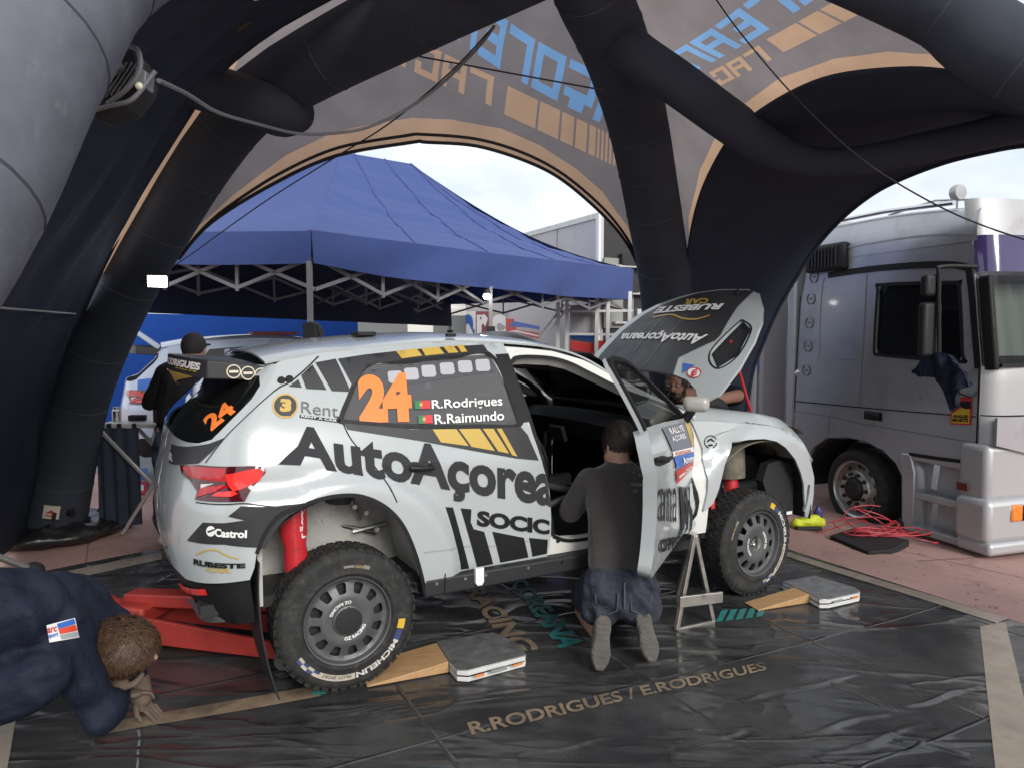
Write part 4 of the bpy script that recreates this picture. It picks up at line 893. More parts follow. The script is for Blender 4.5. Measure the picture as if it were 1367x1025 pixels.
# ---------------------------------------------------------------- bonnet
HS = 1 if HOOD.normal(.5, 0).z > 0 else -1
hout = [(.0, -.79), (.10, -.88), (.3, -.90), (.5, -.88), (.67, -.83), (.8, -.75), (.93, -.63), (.985, -.5), (.99, -.25), (.965, -.04), (.925, .09), (.84, .26), (.75, .36), (.58, .46), (.40, .50), (.15, .54), (.04, .55), (.12, .42), (.17, .2), (.185, -.2), (.175, -.47), (.15, -.60), (.09, -.71)]
vent = [HOOD.pix(*p) for p in [(990, 427), (1003, 440), (985, 475), (957, 492), (948, 470)]]
v, f = region([hout, vent], .035)
hood = cp(MB().add([HOOD.P(a, c) for a, c in v], f), 'bonnet', M_paint, smooth=60, solid=.02, soff=-HS, merge=False)
def hdec(name, uvs, m, off=.003, **kw): return lifted(name, [uvs], HOOD.lift(off * HS), m, hood, step=.05, smooth=70)
hd = [HOOD.pix(*p) for p in [(1007, 389), (985, 410), (962, 448), (955, 455), (906, 478), (899, 500)]]
hdec('bonnet_wrap', hd + [(.185, -.2), (.175, .2), (.14, .38), (.30, .43), (.55, .38), (.72, .29), (.82, .19), (.90, .05), (.95, -.07), (.975, -.25), (.97, -.48)], M_dark, .003)
for a_, c_ in (((861, 488), (918, 420)), ((845, 472), (887, 423)), ):
    P0, P1 = HOOD.pix(*a_), HOOD.pix(*c_); strip([P0, ((P0[0] + P1[0]) / 2, (P0[1] + P1[1]) / 2), P1], .010, mat('wrap_line', (.10, .10, .105), .3), 'bonnet_crease', off=.005, S=HOOD, parent=hood, sg=HS)
def hword(s, q, m, bold=.03, shear=0.0, mirror=False): return word(s, q, m, .006, bold, shear, S=HOOD, parent=hood, sgn=HS)
hword('AutoAçoreana', [(932, 461), (826, 457), (834, 444), (950, 445)], M_white, .03)
hword('RUBESTE', [(962, 414.5), (872, 420), (880, 411), (968, 406.5)], M_white, .05, .1)
hword('CAR', [(945, 406.5), (912, 408), (916, 400.5), (948, 399.5)], M_gold, .05)
strip([HOOD.pix(*p) for p in [(948, 422), (930, 427), (912, 426), (897, 421), (880, 423), (872, 425)]], .014, M_gold, 'car_emblem', off=.006, S=HOOD, parent=hood, sg=HS)
hdec('sticker', [HOOD.pix(*p) for p in [(912, 485), (928, 488), (911, 499)]], M_bluep, .004)
stk = ell((927, 498), 9, 6.5, 18); hdec('sticker', [HOOD.pix(*p) for p in stk], M_white, .004); hword('E', [(922, 505), (931, 501), (933, 492), (925, 496)], M_red, .05)
strip([HOOD.pix(*p) for p in stk + stk[:1]], .006, M_red, 'sticker_ring', off=.006, S=HOOD, parent=hood, sg=HS)
v, f = region([vent], .05); cp(MB().add([HOOD.lift(-.03 * HS)(a, c) for a, c in v], f), 'vent_mesh', M_satin, hood, smooth=60, merge=False)
strip(vent + vent[:1], .012, M_black, 'vent_edge', off=.001, S=HOOD, parent=hood, sg=HS)
for y in (-.45, .2): cp(MB().lathe([(0, .02), (.02, .018), (.024, 0)], HOOD.lift(.004 * HS)(.93, y), HOOD.normal(.93, y) * HS, 12), 'hood_pin', M_black, hood)
cp(MB().tube([HOOD.lift(-.02 * HS)(.50, -.70), (2.72, -.66, 1.05)], .009, 8), 'bonnet_stay', M_redm, hood)
# ---------------------------------------------------------------- wheel arches, underbody, interior
def archliner(xc, zc, r, y0, y1, a0, a1, name, m):
    b = MB().grid(lambda u, v: Vector((xc + r * math.cos(a0 + (a1 - a0) * u), y0 + (y1 - y0) * v, zc + r * math.sin(a0 + (a1 - a0) * u))), 26, 3); cp(b, name, m, smooth=60, solid=.006)
    cp(far(MB().grid(lambda u, v: Vector((xc + r * math.cos(a0 + (a1 - a0) * u), y0 + (y1 - y0) * v, zc + r * math.sin(a0 + (a1 - a0) * u))), 26, 3)), name, m, smooth=60, solid=.006)
archliner(0, .44, .465, -.88, -.80, R(-8), R(150), 'wheel_arch_liner', M_black)
# rear wheel house: pressed light-grey panels
wh = MB().grid(lambda u, v: Vector((-.42 + .80 * u, -.50 + .05 * math.sin(7 * u + 2 * v), .40 + .56 * v + .0 * u)), 20, 12)
well = cp(wh, 'wheel_house', M_well, smooth=60)
cp(MB().grid(lambda u, v: Vector((-.40 + .78 * u, -.85 + .36 * v, .93 + .02 * math.sin(3.1 * u))), 8, 4), 'wheel_house_roof', M_well, smooth=60)
cp(MB().box((-.37, -.66, .70), (.02, .34, .5)), 'wheel_house_panel', M_well); cp(MB().box((.33, -.66, .66), (.02, .34, .55), (0, -.25, 0)), 'wheel_house_panel', M_well)
cp(MB().tube([(.06, -.56, .93), (.05, -.56, .86), (.045, -.56, .80)], [.085, .085, .06], 18), 'bump_stop', mat('grey_cap', (.06, .06, .062), .5), well)
for (x0, z0, x1, z1) in ((.0, .83, .02, .60), (.10, .84, .16, .70), (-.05, .72, .24, .62), (.12, .64, .30, .66)): cp(MB().tube([(x0, -.535, z0), (x1, -.53, z1)], .012, 8), 'brake_pipe', M_alu, well)
for k in range(7): cp(MB().lathe([(0, .006), (.012, .006), (.014, 0)], (-.02 + .05 * k, -.548 + .03 * math.sin(k), .72 + .08 * math.sin(2.3 * k)), (0, -1, 0), 10), 'bolt', M_alu, well)
damper = cp(MB().tube([(-.205, -.70, .93), (-.20, -.70, .72), (-.195, -.70, .66), (-.19, -.70, .60), (-.185, -.69, .42)], [.062, .062, .05, .056, .05], 22), 'damper', M_redm)
V, Fs, _ = text2d('Citroën', .03, 0, .1)      # lettering runs up the damper tube
cp(MB().add([(-.205 + .03 + .034 * (1 - y) * 1.0 - .012, -.70 - math.sqrt(max(0, .0625 ** 2 - (.018 + .034 * (1 - y)) ** 2)) - .0015, .90 - .20 * x) for x, y in V], Fs), 'lettering', M_white, damper, smooth=0, merge=False)
# front wheel house, muddy
cp(MB().grid(lambda u, v: Vector((2.10 + .86 * u, -.48, .40 + .66 * v)), 6, 6), 'front_wheel_house', M_wellb, smooth=60)
fw_ = cp(MB().grid(lambda u, v: Vector((2.14 + .40 * (1 - math.cos(u * math.pi)) , -.86 + .38 * v, .98 + .08 * math.sin(u * math.pi))), 14, 4), 'front_wheel_house_roof', M_wellb, smooth=60)
cp(MB().tube([(2.56, -.58, 1.04), (2.56, -.60, .70)], .11, 20), 'strut_tower', M_wellb)
cp(MB().tube([(2.56, -.62, .75), (2.56, -.66, .40)], .045, 14), 'front_damper', M_redm)
cp(MB().box((2.215, -.68, .62), (.03, .30, .08)), 'wing_stay', M_redm)
cp(MB().prism([(2.70, .80), (2.80, .82), (2.93, .78), (2.94, .46), (2.80, .42), (2.72, .55), (2.66, .70)], lambda a, c, t: (a, t, c), -.80, -.74), 'splash_shield', M_satin)
cp(MB().box((2.90, -.803, .47), (.05, .004, .02)), 'shield_tag', M_white)
archliner(2.55, .50, .465, -.885, -.46, R(45), R(158), 'front_arch_liner', M_wellb); archliner(2.55, .50, .465, -.875, -.46, R(-8), R(44), 'front_arch_liner', M_satin)
cp(MB().box((2.12, -.70, .60), (.03, .30, .36)), 'front_mud_flap', M_black)
# mud flap behind the rear wheel
fl_ = MB().grid(lambda u, v: Vector((-.385 - .05 * (1 - v) + .10 * (1 - v) ** 2 * 1.2, -.905 + .34 * u, .06 + .60 * v)), 6, 14); cp(fl_, 'mud_flap', M_satin, smooth=60, solid=.006)
cp(far(MB().grid(lambda u, v: Vector((-.385 - .05 * (1 - v) + .12 * (1 - v) ** 2, -.905 + .34 * u, .06 + .60 * v)), 6, 14)), 'mud_flap', M_satin, smooth=60, solid=.006)
# shell inside: floor, firewall, far door, tunnel
cp(MB().box((.85, 0, .44), (2.9, 1.50, .05)), 'floor_pan', M_satin)
cp(MB().box((-.40, 0, .60), (.30, .86, .34)), 'boot_floor', M_int)
cp(MB().box((2.10, 0, .80), (.05, 1.48, .66)), 'firewall', M_int)
for sy in (1,): 
    v, f = region([[(u, z) for u, z in dpan]], .06); cp(far(MB().add([SIDE.P(a, c) for a, c in v], f)), 'far_door', M_paint, smooth=60, solid=.05, soff=1, merge=False)
    v, f = region([fo + list(reversed(fi))], .06); cp(far(MB().add([SIDE.P(a, c) for a, c in v], f)), 'far_door_frame', M_black, smooth=60, solid=.03, soff=1, merge=False)
    v, f = region([fi + [(1.45, 1.165)]], .06); cp(far(MB().add([SIDE.P(a, c) for a, c in v], f)), 'far_door_window', M_clear, smooth=60, merge=False)
cp(MB().box((1.52, .755, .82), (.95, .02, .66)), 'door_card', M_int)
cp(MB().grid(lambda u, v: Vector((1.52 + .58 * u - .03 * abs(2 * v - 1), (2 * v - 1) * (.60 + .14 * u), 1.50 - .38 * u)), 8, 10), 'windscreen', M_clear, smooth=60)
dash = MB().grid(lambda u, v: Vector((1.72 + .36 * u, (2 * v - 1) * .72, 1.06 + .05 * math.sin(u * 3.1) - .02 * (2 * v - 1) ** 2)), 8, 12); cp(dash, 'dashboard', M_int, smooth=60, solid=.12, soff=-1)
cp(MB().tube([(1.55 + .0, .36 + .17 * math.cos(a), .98 + .17 * math.sin(a)) for a in [2 * math.pi * k / 20 for k in range(20)]], .016, 8, closed=True), 'steering_wheel', M_satin)
cp(MB().box((1.62, -.05, .98), (.03, .16, .10), (0, -.3, 0)), 'display', M_satin, bevel=.006)
# cage
cg = MB()
for s_ in (-1, 1):
    cg.tube(smoothpath([(.62, .64 * s_, .48), (.62, .66 * s_, 1.05), (.66, .58 * s_, 1.46), (.70, .48 * s_, 1.50)], 5), .021, 10)
    cg.tube(smoothpath([(.68, .54 * s_, 1.49), (1.15, .53 * s_, 1.48), (1.45, .53 * s_, 1.40), (1.95, .66 * s_, 1.12), (2.0, .68 * s_, .50)], 5), .021, 10)
    cg.tube([(.62, .64 * s_, .95), (2.0, .68 * s_, .55)], .019, 10); cg.tube([(.62, .64 * s_, .52), (2.0, .68 * s_, .92)], .019, 10)
    cg.tube([(.66, .56 * s_, 1.46), (-.30, .52 * s_, .95)], .019, 10)
cg.tube([(.69, -.5, 1.5), (.69, .5, 1.5)], .021, 10); cg.tube([(.62, -.64, .55), (.68, .5, 1.46)], .021, 10); cg.tube([(.62, .64, .55), (.68, -.5, 1.46)], .021, 10); cg.tube([(1.42, -.53, 1.41), (1.42, .53, 1.41)], .019, 10)
cp(cg, 'roll_cage', M_cage, smooth=60)
# seats with head wings
M_seat = mat('seat_cloth', (.014, .014, .017), .85, bump=.1, bscale=60)
for sy in (-.36, .36):
    s = MB().grid(lambda u, v: Vector((.86 + .50 * u - (.20 * (1 - u) if False else 0), sy + (2 * v - 1) * .24, .66 + .07 * abs(2 * v - 1) ** 3 + .06 * u)), 8, 10)
    s.grid(lambda u, v: Vector((.90 - .26 * u + .10 * abs(2 * v - 1) ** 3, sy + (2 * v - 1) * (.25 - .05 * u), .66 + .74 * u)), 10, 10)
    seat = cp(s, 'seat', M_seat, smooth=60, solid=.04)
    for q in (-.10, .10): cp(MB().grid(lambda u, v: Vector((.93 - .24 * u, sy + q + (v - .5) * .05, .72 + .58 * u)), 8, 2), 'harness', mat('harness_red', (.22, .02, .03), .7) if q < 0 else mat('harness_blue', (.03, .03, .05), .7), seat, smooth=60, solid=.004)
cp(MB().box((1.18, -.30, .72), (.16, .10, .14), (0, -.4, .2)), 'intercom_box', mat('light_grey_case', (.32, .33, .30), .5), bevel=.008)
cp(MB().tube([(1.02, -.55, .62), (1.02, -.55, .95)], .045, 14), 'extinguisher', M_alu)
for k in range(5): cp(MB().tube(smoothpath([(1.06 + .03 * k, -.60 + .02 * k, 1.08 - .01 * k), (1.09 + .03 * k, -.58, .92), (1.03 + .05 * k, -.56, .75), (1.1 + .05 * k, -.5, .58)], 5), .008, 6), 'wiring', M_black)
# engine bay
cp(MB().box((2.50, 0, .70), (.62, 1.0, .30)), 'engine', mat('engine_grey', (.09, .09, .09), .5, metal=.5, var=.3, vscale=9), bevel=.03)
cp(MB().box((2.50, 0, .90), (.40, .52, .12)), 'engine_cover', M_satin, bevel=.03)
cp(MB().tube(smoothpath([(2.28, -.50, 1.12), (2.42, -.50, 1.165), (2.60, -.46, 1.14), (2.72, -.38, 1.06)], 5), .055, 14), 'intake_hose', M_satin)
cp(MB().tube([(2.36, -.50, 1.15), (2.40, -.50, 1.158)], .060, 14), 'hose_clip', M_chrome); cp(MB().tube([(2.26, -.52, 1.09), (2.30, -.52, 1.14)], .050, 14), 'filler_cap', M_chrome)
cp(MB().box((2.62, -.56, 1.06), (.20, .16, .12), (0, .1, 0)), 'fuse_box', M_satin, bevel=.015)
cp(MB().box((2.93, 0, .60), (.05, 1.30, .14)), 'crash_beam', M_alu, bevel=.01); cp(MB().box((2.86, 0, .72), (.05, .76, .44)), 'radiator', M_satin)
for s_ in (-1, 1):
    cp(MB().tube([(1.9, .52 * s_, .55), (2.95, .50 * s_, .60)], .04, 8), 'chassis_rail', M_paint); cp(MB().box((2.86, .60 * s_, .88), (.14, .26, .14)), 'headlight', M_clear, bevel=.03)
    cp(MB().tube([(0, .80 * s_, .325), (0, .2 * s_, .42)], .035, 10), 'drive_shaft', M_satin); cp(MB().tube([(2.564, .72 * s_, .325), (2.564, .2 * s_, .45)], .035, 10), 'drive_shaft', M_satin)
    cp(MB().bar((.0, .68 * s_, .30), (.35, .35 * s_, .40), .05), 'suspension_arm', M_satin); cp(MB().bar((2.56, .68 * s_, .28), (2.3, .35 * s_, .42), .05), 'suspension_arm', M_satin)
cp(MB().tube([(2.05, -.66, 1.14), (2.05, .66, 1.14)], .03, 8), 'cowl', M_black)
# ---------------------------------------------------------------- wheels
TR, TW = .325, .20
def wheel(loc, rot, capped):
    w = bpy.data.objects.new('wheel', None); w.location = loc; w.rotation_euler = rot; w.empty_display_size = .1; link(w, car)
    # local: axle along -Y (outer face at y = 0)
    prof = [(.198, .02), (.205, .004), (.216, -.002), (.235, .004), (.262, .008), (.285, .004), (.300, .010), (.313, .022), (.320, .034), (.320, TW - .034), (.312, TW - .022), (.300, TW - .01), (.26, TW - .004), (.21, TW), (.198, TW - .02)]
    ty = MB().lathe(prof, (0, 0, 0), (0, 1, 0), 72).build('tyre', M_rubber, w, smooth=40)
    tr = MB(); NB = 46
    for k in range(NB):
        a = 2 * math.pi * k / NB
        for j, (yy, ww, sh) in enumerate(((.040, .040, 0), (.078, .030, .5), (.112, .030, .1), (.150, .036, .6))):
            aa = a + sh * 2 * math.pi / NB; c, s_ = math.cos(aa), math.sin(aa); rot_ = Matrix(((c, 0, -s_), (0, 1, 0), (s_, 0, c))).to_3x3()
            m3 = Matrix(((c, 0, s_), (0, 1, 0), (-s_, 0, c))); p = m3 @ Vector((.3205, yy, 0)); tr.box(p, (.006, ww, .031), m3 @ Matrix.Rotation(.22 if j in (1, 2) else -.12, 3, 'X'))
        c, s_ = math.cos(a), math.sin(a); m3 = Matrix(((c, 0, s_), (0, 1, 0), (-s_, 0, c))); tr.box(m3 @ Vector((.3105, .021, 0)), (.006, .012, .028), m3 @ Matrix.Rotation(.6, 3, 'Z'))
    t_ = tr.build('tread', M_rubber, w, smooth=0); t_['kind'] = 'stuff'
    # rim: barrel + dished disc with twelve openings
    MB().lathe([(.203, .012), (.200, .002), (.194, .004), (.188, .02), (.182, .05), (.182, .18), (.196, .196)], (0, 0, 0), (0, 1, 0), 64).build('rim_barrel', M_rim, w, smooth=40)
    loops = [[(.187 * math.cos(2 * math.pi * k / 72), .187 * math.sin(2 * math.pi * k / 72)) for k in range(72)]]
    NH = 12
    for k in range(NH):
        a = 2 * math.pi * (k + .3) / NH; pts = [(.124, -.013), (.128, -.0165), (.16, -.0235), (.168, -.018), (.170, 0), (.168, .018), (.16, .0235), (.128, .0165), (.124, .013), (.1225, 0)]
        loops.append([(r * math.cos(a) - t * math.sin(a), r * math.sin(a) + t * math.cos(a)) for r, t in pts])
    loops.append([(.046 * math.cos(2 * math.pi * k / 24), .046 * math.sin(2 * math.pi * k / 24)) for k in range(24)])
    def dish(x, z):
        r = math.hypot(x, z); return (x, interp(r, [(0, .022), (.045, .022), (.08, .014), (.110, .012), (.122, .018), (.17, .034), (.187, .026)]), z)
    rim = lifted('rim', loops, dish, M_rim, w, step=.013, smooth=40, solid=.016, soff=1)
    for k in range(NH):      # blocks behind the openings, some coloured bright to stand for glints
        a = 2 * math.pi * (k + .3) / NH; x, z = .146 * math.cos(a), .146 * math.sin(a); MB().box((x, .085, z), (.045, .02, .045)).build('caliper_glint', M_alu if k in (0, 1, 2, 9, 10) else M_satin, w, bevel=.004)
    MB().lathe([(0, .07), (.17, .07), (.17, .09)], (0, 0, 0), (0, 1, 0), 40).build('brake_disc', M_satin, w)
    if capped:
        MB().lathe([(0, .004), (.060, .004), (.068, .008), (.070, .016)], (0, 0, 0), (0, 1, 0), 40).build('hub_cap', M_rim, w, smooth=30)
        gr = MB()
        for k in range(-11, 12):
            h = k * .0056; ww = math.sqrt(max(0, .062 ** 2 - h * h)); gr.box((0, .002, h), (2 * ww, .005, .0026))
        g_ = gr.build('cap_grille', M_satin, w, smooth=0)
    else:
        MB().lathe([(.046, .02), (.040, .03), (.038, .055), (.012, .058), (.012, .04), (0, .038)], (0, 0, 0), (0, 1, 0), 30).build('hub', M_alu, w, smooth=30)
        for k in range(5): a = 2 * math.pi * k / 5; MB().tube([(.026 * math.cos(a), .045, .026 * math.sin(a)), (.026 * math.cos(a), .06, .026 * math.sin(a))], .008, 6).build('wheel_nut', M_satin, w)
    def arcword(s, r0, r1, a0, a1, m, y, parent, bold=.03, out=True, nm='lettering'):
        V, Fs, _ = text2d(s, bold, 0, .04); b = MB(); vs = []
        for x, t in V:
            a = a0 + (a1 - a0) * x; r = r0 + (r1 - r0) * t; vs.append((r * math.cos(a), y(r), r * math.sin(a)))
        return b.add(vs, Fs).build(nm, m, parent, 0, merge=False)
    rimy = lambda r: dish(r, 0)[1] - .0015
    for k in range(2):
        a = math.pi * k; arcword('OZ RACING', .076, .091, R(76) + a, R(156) + a, M_white, rimy, w) if False else arcword('OZ RACING', .090, .075, R(78) + a, R(158) + a, M_white, rimy, w)
    sy = lambda r: interp(r, [(.216, -.002), (.235, .004), (.262, .008), (.285, .004), (.3, .010)]) - .0022
    def arcpatch(a0, a1, r0, r1, m, off=0):
        n = 10; b = MB(); b.add([(r * math.cos(a0 + (a1 - a0) * i / n), sy(r) - off, r * math.sin(a0 + (a1 - a0) * i / n)) for i in range(n + 1) for r in (r0, (r0 + r1) / 2, r1)], [q for i in range(n) for q in ((3 * i, 3 * i + 3, 3 * i + 4, 3 * i + 1), (3 * i + 1, 3 * i + 4, 3 * i + 5, 3 * i + 2))]); b.build('tyre_marking', m, w, 60, merge=False)
    O = R(0)
    arcpatch(R(-8), R(-18), .238, .272, mat('yellow_print', (.60, .38, .03), .6)); arcpatch(R(-18), R(-80), .235, .274, mat('navy_print', (.035, .05, .14), .6)) if False else arcpatch(R(-19), R(-30), .240, .270, mat('tyre_navy', (.035, .05, .14), .6))
    arcword('MICHELIN', .244, .270, R(-30), R(-83), mat('tyre_white', (.50, .49, .46), .7), lambda r: sy(r) - .001, w, .04)
    arcpatch(R(-84), R(-122), .243, .270, mat('tyre_cream', (.42, .37, .30), .7)); arcword('PILOT SPORT', .247, .262, R(-88), R(-119), mat('tyre_dark', (.06, .06, .06), .7), lambda r: sy(r) - .0014, w, .02)
    for k in range(4): arcpatch(R(-122 - 7 * k), R(-129 - 7 * k), .243 if k % 2 else .256, .257 if k % 2 else .270, MATS['tyre_cream']); arcpatch(R(-122 - 7 * k), R(-129 - 7 * k), .256 if k % 2 else .243, .270 if k % 2 else .256, MATS['tyre_navy'])
    arcpatch(R(73), R(82), .240, .252, mat('tyre_tan', (.16, .12, .05), .7)); arcpatch(R(66), R(73), .240, .256, mat('tyre_grey', (.18, .17, .15), .7)); arcpatch(R(83), R(94), .242, .252, MATS['tyre_grey'])
    return w
wheel((0, -.865, .3275), (0, 0, 0), True)
wheel((2.564, -.865, .3275), (0, R(-72), R(4)), False)
for x in (0, 2.564):
    w = bpy.data.objects.new('wheel', None); w.location = (x, .865, .3275); w.rotation_euler = (0, 0, math.pi); link(w, car)
    src = [o for o in car.children if o.name.startswith('wheel') and o.type == 'EMPTY'][0]
    for ch in src.children:
        if ch.name.split('.')[0] in ('tyre', 'tread', 'rim', 'rim_barrel'): c = ch.copy(); COL.objects.link(c); c.parent = w
# ================================================================ silver truck on the right
TX, TY = Vector((.3167, -.9485, 0)), Vector((.9485, .3167, 0)); TO = gz(1140, 692, -.10)
truck = thing('truck', TO, 'silver truck cab with tall purple visor parked beside the tent', 'truck', rot=(0, 0, math.atan2(TX.y, TX.x)))
T2W = Matrix.Translation(TO) @ Matrix.Rotation(math.atan2(TX.y, TX.x), 4, 'Z'); W2T = T2W.inverted()
def tpx(px, py, off=0.0):
    r = ray(px, py); t = (off - (EYE - TO).dot(TY)) / r.dot(TY); p = W2T @ (EYE + r * t); return (p.x, p.z)
def tfx(px, py, xf):
    r = ray(px, py); t = (xf - (EYE - TO).dot(TX)) / r.dot(TX); p = W2T @ (EYE + r * t); return (p.y, p.z)
M_silver = mat('silver_paint', (.46, .47, .49), .32, metal=.55, spec=.5, coat=.35, var=.05, vscale=1.2, rvar=.06, dirt=(.27, .26, .25), dscale=2.2, dlo=.5, dhi=.9)
M_silv2 = mat('silver_plastic', (.43, .435, .445), .42, metal=.35, spec=.5, var=.05, vscale=2, dirt=(.33, .31, .29), dscale=4)
M_purple = mat('purple_visor', (.05, .035, .12), .08, coat=.8)
M_tk = glass('truck_glass', (.30, .33, .36), .55)
M_ws = glass('truck_windscreen', (.62, .66, .66), .72)
def tk(b, name, m, parent=truck, **kw): return b.build(name, m, parent, **kw)
XF, XR, TWD = 1.235, -.86, 2.05
def tface(off=0.0): return lambda a, c: (a, -off, c)
arch_t = [(-.68, .30), (-.66, .45), (-.56, .60), (-.38, .71), (-.10, .755), (.12, .745), (.32, .69), (.46, .60), (.545, .48)]
sidep = [(-.86, .55), (-.70, .42)] + arch_t[1:] + [(.60, .70), (.9, .712), (1.225, .727), (1.235, 1.2), (1.235, 1.45), (1.185, 1.85), (1.14, 2.24), (1.115, 2.45), (.60, 2.52), (-.45, 2.50), (-.72, 2.36), (-.80, 2.0)]
wintk = [(.20, 1.535), (.182, 1.60), (.20, 2.10), (.235, 2.15), (.98, 2.12), (1.02, 2.08), (1.07, 1.56), (1.045, 1.50)]
v, f = region([sidep, wintk], .09); cab = tk(MB().add([tface()(a, c) for a, c in v], f), 'cab_side', M_silver, solid=.04, soff=-1, merge=False)
v, f = region([sidep], .2); tk(MB().add([(a, TWD, c) for a, c in v], f), 'cab_side', M_silver, solid=.04, soff=1, merge=False)
tk(MB().add([tface(-.02)(a, c) for a, c in region([wintk], .2)[0]], region([wintk], .2)[1]), 'side_window', M_tk, cab, merge=False)
def tstrip(line, w, m, name, off=.004, closed=False, parent=cab):
    P = [Vector((a, 0, c)) for a, c in line]; P = P + [P[0]] if closed else P; b = MB()
    P = smoothpath(P, 4) if len(P) > 2 else P; vs = []
    for i, p in enumerate(P):
        t = (P[min(i + 1, len(P) - 1)] - P[max(0, i - 1)]).normalized(); n = Vector((-t.z, 0, t.x)) * w / 2; vs += [(p.x - n.x, -off, p.z - n.z), (p.x + n.x, -off, p.z + n.z)]
    b.add(vs, [(2 * i, 2 * i + 1, 2 * i + 3, 2 * i + 2) for i in range(len(P) - 1)]); return b.build(name, m, parent, 60, merge=False)
tstrip(wintk, .03, M_black, 'window_seal', closed=True)
tstrip([(-.42, 2.285), (.1, 2.30), (.71, 2.285), (1.05, 2.24), (1.11, 2.15), (1.17, 1.75), (1.21, 1.45)], .055, M_black, 'door_seal', .006)
tstrip([(1.222, 1.45), (1.224, 1.08), (1.222, .74)], .014, M_gap, 'panel_gap'); tstrip([(-.86, 1.03), (.2, 1.05), (1.21, 1.08)], .010, M_gap, 'panel_gap')
tstrip([(.07, 2.27), (.05, 1.6), (.03, 1.05)], .008, mat('truck_seam', (.22, .22, .215), .5), 'panel_gap'); tstrip([(-.85, .93), (-.3, .92), (.03, .90)], .008, MATS['truck_seam'], 'panel_gap'); tstrip([(.03, .90), (1.2, .88)], .010, MATS['truck_seam'], 'panel_gap')
tstrip([(-.35, .92), (-.36, .72)], .008, MATS['truck_seam'], 'panel_gap')
tstrip([(-.80, 2.1), (-.83, 1.5), (-.85, .95)], .012, M_gap, 'panel_gap')
tstrip([(.02, 1.5), (-.44, 1.5), (-.52, 1.58), (-.50, 2.2), (-.42, 2.27)], .014, M_silv2, 'sleeper_panel_edge', .008)
tstrip([(.60, .70), (.9, .708), (1.215, .722)], .03, M_black, 'door_sill_seal', .006)
tk(MB().box((.19, .01, .985), (.22, .03, .085)), 'door_handle', M_black, cab, bevel=.012)
tk(MB().box((.19, -.012, .995), (.15, .02, .035)), 'handle_grip', M_satin, cab, bevel=.006)
# laurel badges up the rear of the cab
lau = MB()
for a in range(-5, 6):
    if a == 0: continue
    th = math.pi / 2 + a * .47; lau.sphere((.055 * math.cos(th + math.pi), 0, .055 * math.sin(th + math.pi)), (.017, .003, .008), 8, 5, (0, -(th + math.pi / 2), 0))
lau.box((0, -.001, 0), (.035, .004, .012))
l0 = None
for px, py in ((1087, 370), (1083, 399), (1081, 431), (1079, 462), (1077, 494)):
    a, c = tpx(px, py)
    if l0 is None: l0 = lau.build('laurel_badge', mat('badge_grey', (.11, .11, .11), .4), cab); o = l0
    else: o = l0.copy(); COL.objects.link(o)
    o.location = (a, -.006, c)
# front face, corner, roof
def front(u, v, x=XF): return None
cols = [(0.0, 0.0), (.03, -.055), (.10, -.10), (.25, -.125), (.6, -.14), (TWD / 2, -.15)]
def cabfront(z0, z1, name, m, push=0.0, n=6):
    b = MB(); ys = [(-.0, 0), (.02, .045), (.06, .085), (.14, .115), (.35, .14), (.8, .155), (1.25, .155), (1.7, .14), (1.91, .115), (1.99, .085), (2.03, .045), (2.05, 0)]
    b.grid(lambda u, v: Vector((XF - .01 + push + ys[min(int(u * 11 + .5), 11)][1] - max(0, (z0 + (z1 - z0) * v) - 1.4) * .12, ys[min(int(u * 11 + .5), 11)][0], z0 + (z1 - z0) * v)), 11, n); return tk(b, name, m, smooth=50)
cabfront(1.10, 1.47, 'front_panel', M_silv2); cabfront(.86, 1.09, 'front_grille_panel', M_silv2, .012)
cabfront(1.49, 2.16, 'windscreen', M_ws); cabfront(2.19, 2.47, 'sun_visor', M_purple, .025)
cabfront(2.475, 2.76, 'roof_front', M_silv2, -.03); tk(MB().box((XF + .02, .035, 1.80), (.10, .05, .72), (0, -.12, 0)), 'front_pillar', M_black, bevel=.015)
tk(MB().box((XF + .10, 1.0, 1.478), (.06, 1.9, .03)), 'wiper_panel', M_black)
# bumper stack
bp = MB().box((XF - .01, 1.0, .66), (.26, 2.08, .44)); tk(bp, 'upper_bumper', M_silv2, bevel=.05, bseg=3)
tk(MB().box((XF + .02, 1.0, .30), (.30, 2.16, .34)), 'bumper', M_silv2, bevel=.05, bseg=3)
tk(MB().box((XF + .04, 1.0, .095), (.30, 2.14, .10)), 'lower_bumper', M_silv2, bevel=.03, bseg=3)
tk(MB().box((XF - .10, .0, .52), (.10, .17, .07)), 'side_marker', mat('brown_lens', (.12, .03, .022), .2), bevel=.004) if False else tk(MB().box((XF - .07, -.062, .535), (.10, .012, .06)), 'side_marker', mat('brown_lens', (.13, .035, .025), .2), bevel=.004)
hl = tk(MB().box((XF + .165, .36, .36), (.03, .44, .13)), 'headlight', M_chrome, bevel=.02); tk(MB().box((XF + .17, .205, .36), (.035, .12, .13)), 'indicator', mat('amber_lens', (.7, .2, .02), .15, coat=.5), hl, bevel=.015)
tk(MB().box((XF + .185, .42, .36), (.012, .34, .12)), 'headlight_glass', M_clear, hl, bevel=.01); tk(MB().box((XF + .19, .42, .11), (.03, .16, .06)), 'fog_light', M_chrome, bevel=.01)
tk(MB().prism([(.55, 1.09), (.0, 1.09), (.0, .88), (.35, .80), (.55, .86)], lambda a, c, t: (t, a, c), XF + .13, XF + .15), 'corner_deflector', M_silver)
gr_ = tk(MB().box((XF + .155, 1.03, .975), (.02, 1.45, .20)), 'grille', M_black, bevel=.01)
for k in range(4): tk(MB().box((XF + .17, 1.03, .905 + .047 * k), (.016, 1.40, .016)), 'grille_slat', M_silv2, gr_)
